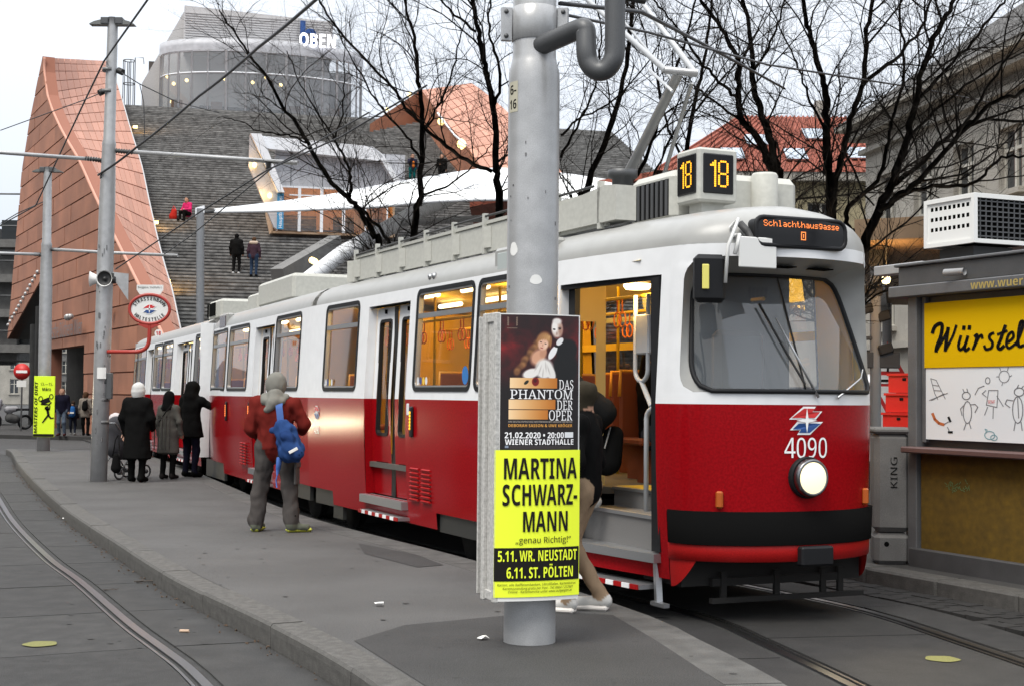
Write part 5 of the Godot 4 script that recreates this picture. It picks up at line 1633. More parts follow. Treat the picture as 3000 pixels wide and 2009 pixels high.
func build_poles():
	near_pole()
	var b1 := Vector3(-7.33, 0.16, -25.84); var t1 := P(330, 52, 25.84)
	var p1 := catenary_pole(b1, t1, 0.148, "tall grey pole with two wing lamps, stop sign and loudspeakers")
	var loc := func(x, y, dd): return P(x, y, dd) - b1
	var mb := MB.new(true)
	for y in [1006, 1040, 1118, 1170, 1236, 580, 520, 268, 205]:
		var c: Vector3 = loc.call(307 - (y - 700) * 0.022, y, 25.84)
		var r := 0.128 if y > 600 else 0.105
		mb.lathe([[r, -0.03], [r + 0.014, -0.03], [r + 0.014, 0.03], [r, 0.03]], 20, Transform3D(Basis.IDENTITY, c))
	obj("clamp_band", mb, M.band, p1)
	mb = MB.new(true)
	mb.tube([loc.call(285, 468, 25.84), loc.call(0, 447, 25.5), loc.call(-300, 430, 25.2)], 0.035, 8)
	mb.tube([loc.call(385, 445, 25.84), loc.call(640, 462, 25.2), loc.call(872, 478, 24.8)], 0.038, 8)
	var arm := obj("cross_arm", mb, M.zinc, p1)
	mb = MB.new(true)
	insulator(mb, loc.call(296, 470, 25.84), loc.call(250, 464, 25.8), 0.05); insulator(mb, loc.call(340, 442, 25.84), loc.call(385, 446, 25.8), 0.05)
	insulator(mb, loc.call(345, 206, 25.84), loc.call(358, 212, 25.8), 0.06); insulator(mb, loc.call(300, 268, 25.84), loc.call(289, 273, 25.8), 0.06)
	insulator(mb, loc.call(786, 475, 24.9), loc.call(786, 498, 24.9), 0.06)
	obj("insulator", mb, M.iron, arm)
	mb = MB.new(); mb.bev(loc.call(320, 1130, 25.75), Vector3(0.10, 0.46, 0.10), 0.01)
	obj("switch_box", mb, M.zinc_dark, p1)
	mb = MB.new(true)
	var stc: Vector3 = loc.call(296, 1092, 25.68)
	mb.grid(4, 1, func(u, v): return stc + Vector3(lerpf(-0.08, 0.08, u), lerpf(-0.10, 0.10, v), 0.02 - 0.05 * pow(u * 2 - 1, 2) * 0.5))
	obj("sticker_remains", mb, M.plastic_white, p1)
	mb = MB.new()
	for k in 26:
		var y := rng.randf_range(720, 1300)
		var c: Vector3 = loc.call(302 - (y - 700) * 0.022 + rng.randf_range(-15, 15), y, 25.70)
		mb.box(c, Vector3(rng.randf_range(0.01, 0.03), rng.randf_range(0.02, 0.10), 0.02))
	setting(obj("paint_chip", mb, M.band, p1), "stuff")
	# loudspeakers and grey flag plate
	for s in 2:
		var at := P(306, 816, 25.6) if s == 0 else P(270, 818, 25.8)
		var l := thing("loudspeaker", ["round horn loudspeaker on the tall pole, facing the camera", "white horn loudspeaker on the tall pole, pointing left"][s], "loudspeaker", at, 0.0 if s == 0 else -1.45)
		mb = MB.new(true)
		mb.lathe([[0.06, -0.22], [0.075, -0.08], [0.11, 0.0], [0.135, 0.04], [0.142, 0.045]], 20, Transform3D(Basis(Vector3.RIGHT, PI / 2), Vector3.ZERO))
		obj("horn", mb, M.plastic_white, l)
		mb = MB.new(true); mb.lathe([[0.0, 0.02], [0.03, 0.02], [0.035, -0.05], [0.11, 0.01], [0.125, 0.035]], 20, Transform3D(Basis(Vector3.RIGHT, PI / 2), Vector3.ZERO))
		obj("horn_throat", mb, M.iron, l)
		mb = MB.new(true); mb.lathe([[0.0, -0.42], [0.075, -0.41], [0.08, -0.2], [0.05, -0.19]], 16, Transform3D(Basis(Vector3.RIGHT, PI / 2), Vector3.ZERO))
		obj("driver_unit", mb, M.iron, l)
	mb = MB.new()
	var fl := thing("flag_plate", "grey triangular plate on the tall pole above the oval stop sign", "plate", P(352, 830, 25.8))
	mb.prism(PackedVector2Array([Vector2(-0.14, 0.20), Vector2(0.14, 0.17), Vector2(0.14, -0.30), Vector2(-0.14, 0.10)]), -0.008, 0.008)
	obj("plate", mb, M.zinc, fl)
	mb = MB.new(); mb.box(Vector3(-0.17, 0.15, 0), Vector3(0.10, 0.05, 0.04))
	obj("clamp", mb, M.iron, fl)
	# the oval stop sign
	var sc := P(437, 906, 25.55)
	var sg := thing("stop_sign", "oval white tram stop sign with red rim on a bent red pipe", "sign", sc)
	var ell := func(a, b, z): 
		var q := []
		for k in 40: q.append(Vector3(cos(TAU * k / 40.0) * a, sin(TAU * k / 40.0) * b, z))
		return q
	mb = MB.new(true); var lp: Array = ell.call(0.355, 0.255, 0.0); lp.append(lp[0]); mb.tube(lp, 0.028, 8, false)
	obj("rim", mb, M.sign_red, sg)
	mb = MB.new()
	var e: Array = ell.call(0.35, 0.25, 0.0)
	for k in 40: mb.tri(Vector3.ZERO, e[k], e[(k + 1) % 40])
	obj("face", mb, M.plastic_white, sg)
	mb = MB.new()
	for w in [["STRASSENBAHN", 1.0, 1.15], ["HALTESTELLE", -1.0, 0.98]]:
		var n: int = w[0].length()
		for k in n:
			var t: float = (PI / 2 + w[2] * (1.0 - 2.0 * k / (n - 1))) if w[1] > 0 else (-PI / 2 - w[2] * (1.0 - 2.0 * k / (n - 1)))
			var c := Vector3(cos(t) * 0.285, sin(t) * 0.185, 0.006)
			var up: Vector2 = Vector2(cos(t) / 0.285, sin(t) / 0.185).normalized() * w[1]
			var rt := Vector2(up.y, -up.x)
			letters(mb, w[0][k], Vector2(0, 0.062), "sans", 0.5, func(x, y): return c + Vector3(rt.x * x * 0.85 + up.x * y, rt.y * x * 0.85 + up.y * y, 0))
	obj("lettering", mb, M.ink_black, sg)
	emblem(sg, func(x, y): return Vector3(x, y, 0.006), 0.26)
	mb = MB.new(true)
	var rel := func(x, y, dd): return P(x, y, dd) - sc
	mb.tube(smooth_line([rel.call(315, 1030, 25.75), rel.call(370, 1030, 25.6), rel.call(405, 1029, 25.55), rel.call(425, 1020, 25.55), rel.call(434, 1004, 25.55), rel.call(437, 975, 25.55), rel.call(437, 950, 25.55)], 4), 0.036, 10)
	obj("pipe", mb, M.sign_red, sg)
	mb = MB.new(); mb.prism(PackedVector2Array([Vector2(-0.22, -0.26), Vector2(0.22, -0.26), Vector2(0.05, -0.34), Vector2(-0.05, -0.34)]), -0.02, 0.02)
	obj("foot", mb, M.sign_red, sg)
	mb = MB.new(); mb.prism(PackedVector2Array([Vector2(-0.235, 0.43), Vector2(0.235, 0.43), Vector2(0.235, 0.34), Vector2(0.18, 0.26), Vector2(-0.18, 0.26), Vector2(-0.235, 0.34)]), -0.012, -0.004)
	var np := obj("name_plate", mb, M.plastic_white, sg)
	mb = MB.new(); letters(mb, "Burggasse, Stadthalle U", Vector2(0.42, 0.035), "sans", 0.2, func(x, y): return Vector3(x, y + 0.385, -0.002))
	obj("lettering", mb, M.ink_black, np)
	mb = MB.new(); var lc: Vector3 = rel.call(463, 976, 25.5)
	for k in 24: mb.tri(lc, lc + Vector3(cos(TAU * k / 24.0), sin(TAU * k / 24.0), 0) * 0.068, lc + Vector3(cos(TAU * (k + 1) / 24.0), sin(TAU * (k + 1) / 24.0), 0) * 0.068)
	var ln := obj("line_disc", mb, M.plastic_white, sg)
	mb = MB.new(); letters(mb, "18", Vector2(0.085, 0.07), "sans", 0.4, func(x, y): return lc + Vector3(x, y, 0.006))
	obj("lettering", mb, M.ink_red, ln)
	# second pole with the yellow-green poster
	var b2 := Vector3(-12.48, 0.16, -38.75)
	var p2 := catenary_pole(b2, P(139, 490, 38.75), 0.17, "smaller grey pole with two wing lamps and a yellow-green poster")
	mb = MB.new(true)
	mb.tube([P(118, 746, 38.7) - b2, P(0, 742, 38.3) - b2, P(-200, 735, 38) - b2], 0.04, 8); mb.tube([P(153, 731, 38.7) - b2, P(330, 741, 38.3) - b2, P(520, 749, 38) - b2], 0.04, 8)
	arm = obj("cross_arm", mb, M.zinc, p2)
	mb = MB.new(true); insulator(mb, P(150, 731, 38.7) - b2, P(172, 732, 38.7) - b2, 0.06); insulator(mb, P(118, 746, 38.7) - b2, P(100, 745, 38.7) - b2, 0.06)
	obj("insulator", mb, M.iron, arm)
	var ps := thing("green_poster", "fluorescent yellow-green narrow poster with a jumping rider on the smaller pole", "poster", P(127, 1190, 38.45))
	var pxm := 38.45 / F
	mb = MB.new(); mb.bev(Vector3(0, 0, -0.03), Vector3(61 * pxm, 178 * pxm, 0.04), 0.006)
	obj("sheet", mb, mat(0.68, 0.90, 0.02, 0.7), ps)
	mb = MB.new(); mb.box(Vector3(0, -84 * pxm, -0.027), Vector3(60 * pxm, 8 * pxm, 0.04))
	obj("dark_border", mb, M.paper_black, ps)
	mb = MB.new()
	letters(mb, "MASTERS OF DIRT", Vector2(150 * pxm, 9 * pxm), "sans", 0.8, func(x, y): return Vector3(-23.5 * pxm - y, x - 2 * pxm, 0.0), 0.2)
	letters(mb, "13.—15.", Vector2(36 * pxm, 8.5 * pxm), "sans", 0.2, func(x, y): return Vector3(7 * pxm + x, 66 * pxm + y, 0.0))
	letters(mb, "März", Vector2(25 * pxm, 9 * pxm), "sans", 0.3, func(x, y): return Vector3(7 * pxm + x, 51 * pxm + y, 0.0))
	obj("lettering", mb, M.paper_black, ps)
	mb = MB.new()
	var at2 := func(x, y): return Vector3((x - 455) * 0.2807 * pxm, -(y - 1030) * 0.2807 * pxm, 0.0)
	for c in [[420, 950, 26], [530, 925, 24]]:
		var w := []
		for k in 15: w.append(Vector2(c[0] + cos(TAU * k / 14.0) * c[2] * 0.8, c[1] + sin(TAU * k / 14.0) * c[2]))
		stroke(mb, w, 8, at2)
	for s in [[[440, 985], [500, 960], 50], [[425, 1005], [510, 1010], 12], [[505, 1015], [530, 985], 12], [[485, 1040], [495, 1060], 40], [[470, 1055], [480, 1030], 14], [[512, 1060], [518, 1025], 12], [[492, 1060], [505, 1120], 26], [[500, 1120], [470, 1160], 18], [[470, 1160], [445, 1195], 14], [[505, 1125], [530, 1150], 18], [[530, 1150], [558, 1148], 12]]:
		stroke(mb, [Vector2(s[0][0], s[0][1]), Vector2(s[1][0], s[1][1])], s[2], at2)
	obj("rider_print", mb, M.paper_black, ps)
	wires()

func wire(pts: Array, r: float, label: String, sag := 0.0):
	var w := []
	for p in pts: w.append(P(p[0], p[1], p[2]))
	var out := []
	for i in w.size() - 1:
		for k in 8:
			var t := k / 8.0
			out.append(w[i].lerp(w[i + 1], t) - Vector3(0, sag * 4 * t * (1 - t), 0))
	out.append(w[-1])
	var mb := MB.new(true); mb.tube(out, r, 5)
	tag(obj("overhead_wire", mb, M.wire), label, "wire", "overhead tram wires")

func wires():
	wire([[560, -180, 18], [431, 0, 21.5], [303, 180, 25.9], [247, 296, 29], [103, 603, 38.5], [0, 660, 44]], 0.018, "dark wire crossing the tall lamp pole steeply and running on to the smaller pole")
	wire([[1010, -78, 13.5], [757, 138, 17.5], [583, 281, 21], [400, 431, 24.8], [286, 513, 25.8]], 0.02, "heavy dark wire running from the tall pole up past the rounded glass cafe", 0.02)
	wire([[337, 789, 25.7], [470, 700, 24], [580, 625, 22.5], [784, 498, 20.5], [1000, 400, 18.5], [1250, 250, 16.5]], 0.012, "thin wire rising right from the loudspeakers across the white canopy")
	wire([[480, 745, 30], [560, 690, 28], [685, 585, 25], [800, 490, 23], [1080, 330, 19]], 0.012, "thin wire behind the canopy post, rising to the right across the stairs")
	wire([[0, 382, 30], [240, 295, 27], [300, 270, 25.9]], 0.010, "thin stay wire from the tall pole to the left edge in front of the sky")
	wire([[347, 208, 25.8], [408, 246, 25.6], [520, 300, 27], [640, 330, 29]], 0.010, "thin stay wire from the top of the tall pole towards the stairs")
	wire([[0, 655, 42], [50, 625, 40], [125, 592, 38.7]], 0.014, "thin wire left of the smaller pole, below the terracotta tower's edge")
	wire([[408, 246, 25.6], [420, 300, 25.6], [424, 425, 25.6]], 0.008, "thin hanging wire in front of the stairs beside the tall pole")
	wire([[1640, 40, 9.6], [1900, 95, 11.5], [2250, 190, 15], [2700, 260, 20], [3050, 330, 26]], 0.012, "dark wire running right from the foreground pole through the trees")
	wire([[1640, 10, 9.6], [1880, 35, 10.5], [2100, 150, 14], [2300, 260, 20]], 0.016, "upper dark wire from the foreground pole towards the trees behind the tram")

# ---------------------------------------------------------------- the library with its great outdoor stairs
const ST := 0.2443       # turn of the stairs (14 degrees)
const SLOPE := 0.45
var stair0: Vector3
var TD: Vector3
var UD: Vector3

func on_stairs(x: float, y: float, lift := 0.0) -> Vector3:
	var d := cam_basis * Vector3((x - 1500.0) / F, -(y - 1004.5) / F, -1)
	var n := TD.cross(UD + Vector3(0, SLOPE, 0))
	return EYE + d * ((stair0 + Vector3(0, lift, 0) - EYE).dot(n) / d.dot(n))

func on_wall(x: float, y: float, p0: Vector3, dir: Vector3) -> Vector3:   # a vertical plane
	var d := cam_basis * Vector3((x - 1500.0) / F, -(y - 1004.5) / F, -1)
	var n := dir.cross(Vector3.UP)
	return EYE + d * ((p0 - EYE).dot(n) / d.dot(n))

func panel_grid(parent: Node, A: Array, B: Array, nu: int, nv: int, mats: Array, called: String, back: Vector3):   # panels between two curves, each its own piece
	var a := smooth_line(A, 12); var b := smooth_line(B, 12)
	var at := func(u, v):
		var i := minf(v * (a.size() - 1), a.size() - 1.001); var j := minf(v * (b.size() - 1), b.size() - 1.001)
		var p: Vector3 = a[int(i)].lerp(a[int(i) + 1], i - int(i)); var q: Vector3 = b[int(j)].lerp(b[int(j) + 1], j - int(j))
		return p.lerp(q, u)
	for i in nu:
		for j in nv:
			var mb := MB.new()
			var gu := 0.045; var gv := 0.035
			var c := [at.call((i + gu) / nu, (j + gv) / nv), at.call((i + 1 - gu) / nu, (j + gv) / nv), at.call((i + 1 - gu) / nu, (j + 1 - gv) / nv), at.call((i + gu) / nu, (j + 1 - gv) / nv)]
			var bk2: Vector3 = (c[1] - c[0]).cross(c[3] - c[0]).normalized()
			if bk2.dot(c[0] - EYE) < 0: bk2 = -bk2
			var o := bk2 * rng.randf_range(0.0, 0.012)
			for k in 4: c[k] += o
			mb.quad(c[0], c[1], c[2], c[3])
			for k in 4: mb.quad(c[k], c[(k + 1) % 4], c[(k + 1) % 4] + bk2 * 0.06, c[k] + bk2 * 0.06)
			obj(called, mb, mats[rng.randi() % mats.size()], parent)
	var bk := MB.new(true); bk.grid(nu, nv, func(u, v):
		var u0: float = minf(u, 0.98); var v0: float = minf(v, 0.98)
		var nn: Vector3 = (at.call(u0 + 0.02, v0) - at.call(u0, v0)).cross(at.call(u0, v0 + 0.02) - at.call(u0, v0)).normalized()
		if nn.dot(at.call(u, v) - EYE) < 0: nn = -nn
		return at.call(u, v) + nn * 0.07)
	obj("joint_backing", bk, M.clay_joint, parent)
	return at

func build_library():
	TD = Vector3(cos(ST), 0, -sin(ST)); UD = Vector3(-sin(ST), 0, -cos(ST))
	stair0 = P(698, 805, 63.5)
	var sr := thing("library_stairs", "broad flight of weathered grey stone steps rising to the cafe", "stairs")
	var foot := stair0 - (UD + Vector3(0, SLOPE, 0)) * ((stair0.y - 0.1) / SLOPE)
	var rise := 0.18; var run := rise / SLOPE
	var top := on_stairs(360, 309)
	var n := int((top.y - 0.1) / rise)
	var edge := []      # the tower's edge along the stairs: height and place across
	for q in [[312, 178], [344, 250], [384, 388], [413, 482], [435, 585], [460, 696], [485, 790], [524, 947], [545, 1040], [560, 1140]]:
		var e := on_stairs(q[0], q[1], 1.2)
		edge.append(Vector2(e.y - 1.2, (e - stair0).dot(TD)))
	for k in n:
		var c := foot + UD * (run * (k + 0.5)) + Vector3(0, rise * (k + 0.5) - 0.1, 0)
		var mb := MB.new()
		var left: float = edge[-1].y
		for i in edge.size() - 1:
			if c.y <= edge[i].x and c.y >= edge[i + 1].x: left = lerpf(edge[i].y, edge[i + 1].y, (edge[i].x - c.y) / (edge[i].x - edge[i + 1].x))
		left -= 0.5 + (c - stair0).dot(TD) - 0.0
		var B := Basis(Vector3.UP, ST)
		mb.box(c + TD * (left + 26.0) / 2.0 + UD * 0.06, Vector3(26.0 - left, rise + 0.19, run * 1.02), B)
		mb.box(c + TD * (left + 26.0) / 2.0 + Vector3(0, rise / 2 + 0.06, 0), Vector3(26.0 - left, 0.085, run * 1.02), B)
		obj("step", mb, M.stair[(k * 7 + rng.randi() % 3) % 4], sr)
	# small lamps set along both sides light the treads beside them
	for q in [[395, 372, 0.35], [455, 652, 0.4], [490, 832, 0.5]]:
		var c := on_stairs(q[0], q[1], 0.55)
		var mb := MB.new(); mb.bev(c, Vector3(0.25, 0.14, 0.18), 0.02, Basis(Vector3.UP, ST))
		obj("tread_lamp", mb, M.warm_lamp, sr)
		var l := OmniLight3D.new(); l.name = "tread_lamp_light"; sr.add_child(l, true); l.position = c + TD * 0.3 + Vector3(0, 0.1, 0.2)
		l.light_energy = q[2]; l.light_color = Color(1, 0.74, 0.36); l.light_size = 0.15; l.shadow_enabled = true; l.omni_range = 10; l.omni_attenuation = 2
	# landing at the top and a thick mass below so that nothing is paper-thin
	var land := foot + UD * (run * n + 12.0) + Vector3(0, rise * n - 0.35, 0)
	var mb := MB.new(); mb.box(land + TD * 8.5, Vector3(35.0, 0.9, 24.0), Basis(Vector3.UP, ST))
	obj("landing", mb, M.concrete_dark, sr)
	tower()
	right_wing()
	cafe(top)
	portal()
	canopy()

func tower():
	var t := thing("library_building", "terracotta tiled library tower with a leaning prow at the left", "building")
	var p0 := Vector3(-10.8, 0, -46); var dir := Vector3(-0.46, 0, -0.888).normalized()
	var A := []
	for q in [[129, 168], [129, 210], [138, 277], [152, 321], [174, 370], [196, 411], [232, 473], [268, 553], [295, 611], [332, 687], [398, 819], [440, 905], [490, 1010]]: A.append(on_wall(q[0], q[1], p0, dir))
	var B := []
	for q in [[312, 178], [330, 214], [344, 250], [364, 318], [384, 388], [413, 482], [435, 585], [460, 696], [485, 790], [503, 850], [524, 947], [545, 1040]]: B.append(on_stairs(q[0], q[1], 1.2))
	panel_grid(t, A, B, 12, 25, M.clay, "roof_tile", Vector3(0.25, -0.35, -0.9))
	# metal flashing along the stairs edge and along the crease
	mb_tube(t, "edge_flashing", smooth_line(B, 4), 0.045, M.zinc)
	mb_tube(t, "crease_flashing", smooth_line(A, 4), 0.06, M.clay[2])
	# cheek wall from that edge down to the steps
	var mb := MB.new(true)
	var bs := smooth_line(B, 4)
	for i in bs.size() - 1: mb.quad(bs[i], bs[i + 1], bs[i + 1] - Vector3(0, 3.4, 0), bs[i] - Vector3(0, 3.4, 0))
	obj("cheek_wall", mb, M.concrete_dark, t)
	# street front in courses of long tiles
	var wd := func(q): # to (distance along the front, height)
		var w := on_wall(q[0], q[1], p0, dir)
		return Vector2((w - p0).dot(dir), w.y)
	var poly := PackedVector2Array()
	for q in [[127, 165], [89, 353], [67, 491], [40, 800], [23, 993]]: poly.append(wd.call(q))
	poly.append(wd.call([120, 824]))
	var corner: Vector2 = wd.call([121, 830])
	poly.append(Vector2(corner.x, 0.05)); poly.append(Vector2(0.0, 0.05))
	for q in [[490, 1010], [440, 905], [398, 819], [332, 687], [295, 611], [268, 553], [232, 473], [196, 411], [174, 370], [152, 321], [138, 277], [129, 210]]: poly.append(wd.call(q))
	var hole := PackedVector2Array([Vector2(13.8, -1), Vector2(21.7, -1), Vector2(21.7, 3.62), Vector2(13.8, 3.62)])
	var X := Transform3D(Basis(dir, Vector3.UP, dir.cross(Vector3.UP)), p0)
	var out := dir.cross(Vector3.UP)
	var sg := 1.0 if out.dot(EYE - p0) > 0 else -1.0
	var y := 0.05; var row := 0
	while y < 18.5:
		var x := -1.0 - (row % 2) * 1.4
		while x < 36.0:
			var cell := PackedVector2Array([Vector2(x + 0.02, y + 0.025), Vector2(x + 2.78, y + 0.025), Vector2(x + 2.78, y + 0.775), Vector2(x + 0.02, y + 0.775)])
			for piece in Geometry2D.intersect_polygons(poly, cell):
				for pc in Geometry2D.clip_polygons(piece, hole):
					if Geometry2D.is_polygon_clockwise(pc) and false: continue
					if pc.size() < 3: continue
					mb = MB.new()
					mb.prism(pc, 0.0, sg * rng.randf_range(0.05, 0.07), X)
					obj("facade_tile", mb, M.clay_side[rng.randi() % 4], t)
			x += 2.8
		y += 0.8; row += 1
	mb = MB.new()
	for piece in Geometry2D.clip_polygons(poly, hole): mb.prism(piece, 0.0, -sg * 0.5, X.translated(-out * sg * 0.002))
	obj("wall", mb, M.clay_joint, t)
	# soffit of the overhang, rivets, columns, recessed wall, doorway
	var tip := X * Vector3(poly[4].x, poly[4].y, 0); var soff := X * Vector3(poly[5].x, poly[5].y, 0)
	var inw := -out * sg * 9.0
	mb = MB.new(); mb.quad(tip, soff, soff + inw, tip + inw)
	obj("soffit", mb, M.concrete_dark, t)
	for k in 14:
		mb = MB.new(true)
		var c := tip.lerp(soff, (k + 0.7) / 14.5) + Vector3(0, 0.6, 0) + out * sg * 0.08
		mb.lathe([[0.0, -0.10], [0.08, -0.07], [0.11, 0.0], [0.08, 0.07], [0.0, 0.10]], 8, Transform3D(Basis.IDENTITY, c))
		obj("rivet", mb, M.zinc, t)
	for k in 3:
		var f := p0 + dir * (corner.x + 0.5 + k * 1.5) - out * sg * 0.4
		mb = MB.new(true); mb.tube([f, f + Vector3(0, 6.6 - k * 0.8, 0)], 0.33, 14)
		obj("column", mb, M.concrete, t)
	mb = MB.new(); mb.box(p0 + dir * (corner.x + 7) - out * sg * 5.0 + Vector3(0, 2.6, 0), Vector3(18, 5.2, 0.4), X.basis)
	obj("recessed_wall", mb, M.concrete, t)
	mb = MB.new()
	mb.box(p0 + dir * 17.75 - out * sg * 3.2 + Vector3(0, 1.8, 0), Vector3(8.0, 3.7, 0.3), X.basis)
	mb.box(p0 + dir * 13.9 - out * sg * 1.7 + Vector3(0, 1.8, 0), Vector3(0.2, 3.7, 3.2), X.basis); mb.box(p0 + dir * 17.75 - out * sg * 1.9 + Vector3(0, 3.72, 0), Vector3(8.0, 0.15, 3.2), X.basis)
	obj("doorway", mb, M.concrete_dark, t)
	mb = MB.new(true); mb.tube([p0 + dir * 20.2 - out * sg * 1.2, p0 + dir * 20.2 - out * sg * 1.2 + Vector3(0, 3.7, 0)], 0.75, 20)
	obj("round_pier", mb, M.concrete, t)
	for q in [[222, 930], [335, 908]]:
		var c := on_wall(q[0], q[1], p0, dir) + out * sg * 0.3
		mb = MB.new(true); mb.tube([c - dir * 0.45, c - dir * 0.2], 0.12, 12); mb.tube([c + dir * 0.1, c + dir * 0.3], 0.14, 12)
		obj("wall_lamp", mb, M.zinc, t)
	# thin lettering standing on the lintel
	mb = MB.new()
	letters(mb, "Städtische Bücherei Wien", Vector2(8.6, 0.62), "sans", -0.3, func(x, yy): return p0 + dir * (17.6 - x) + out * sg * 0.25 + Vector3(0, 4.35 + yy, 0))
	obj("lettering", mb, M.zinc_dark, t)

func mb_tube(parent: Node, called: String, pts: Array, r: float, m):
	var mb := MB.new(true); mb.tube(pts, r, 6)
	obj(called, mb, m, parent)

func right_wing():
	var t := thing("library_wing", "terracotta tiled wing behind the bare trees, right of the stairs", "building")
	var A := []; var B := []
	for q in [[1233, 263], [1284, 330], [1330, 385], [1362, 422], [1415, 500], [1470, 580]]: A.append(on_stairs(q[0], q[1], 2.2))
	for q in [[1385, 272], [1429, 304], [1485, 353], [1540, 410], [1610, 490], [1680, 580]]: B.append(on_stairs(q[0], q[1], 2.6) + Vector3(0, 0, 3))
	panel_grid(t, A, B, 8, 14, M.clay, "roof_tile", Vector3(-0.1, -0.75, -0.63))
	var mb := MB.new(true)
	var a := smooth_line(A, 4)
	for i in a.size() - 1: mb.quad(a[i], a[i + 1], a[i + 1] - Vector3(0, 4.5, 0), a[i] - Vector3(0, 4.5, 0))
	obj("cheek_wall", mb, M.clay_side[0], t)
	mb = MB.new()
	var g := on_stairs(1083, 364, 0.6); var h: Vector3 = A[0]
	mb.quad(g, h, h - Vector3(0, 4.5, 0), g - Vector3(0, 2, 0))
	obj("end_wall", mb, M.clay_side[1], t)
	mb_tube(t, "handrail", [on_stairs(1282, 331, 3.0), on_stairs(1330, 395, 3.0), on_stairs(1366, 425, 3.0)], 0.06, M.panel_white)
	for q in [[1296, 371, 0.22], [1355, 437, 0.26], [1204, 292, 0.15], [1140, 336, 0.12]]:
		mb = MB.new(true)
		var c := on_stairs(q[0], q[1], 2.0) + Vector3(0, 0, 1.6)
		mb.lathe([[0.0, -q[2] * 1.2], [q[2] * 0.8, -q[2] * 0.6], [q[2], 0.0], [q[2] * 0.8, q[2] * 0.6], [0.0, q[2] * 1.2]], 12, Transform3D(Basis.IDENTITY, c))
		obj("wall_lamp", mb, M.warm_lamp, t)

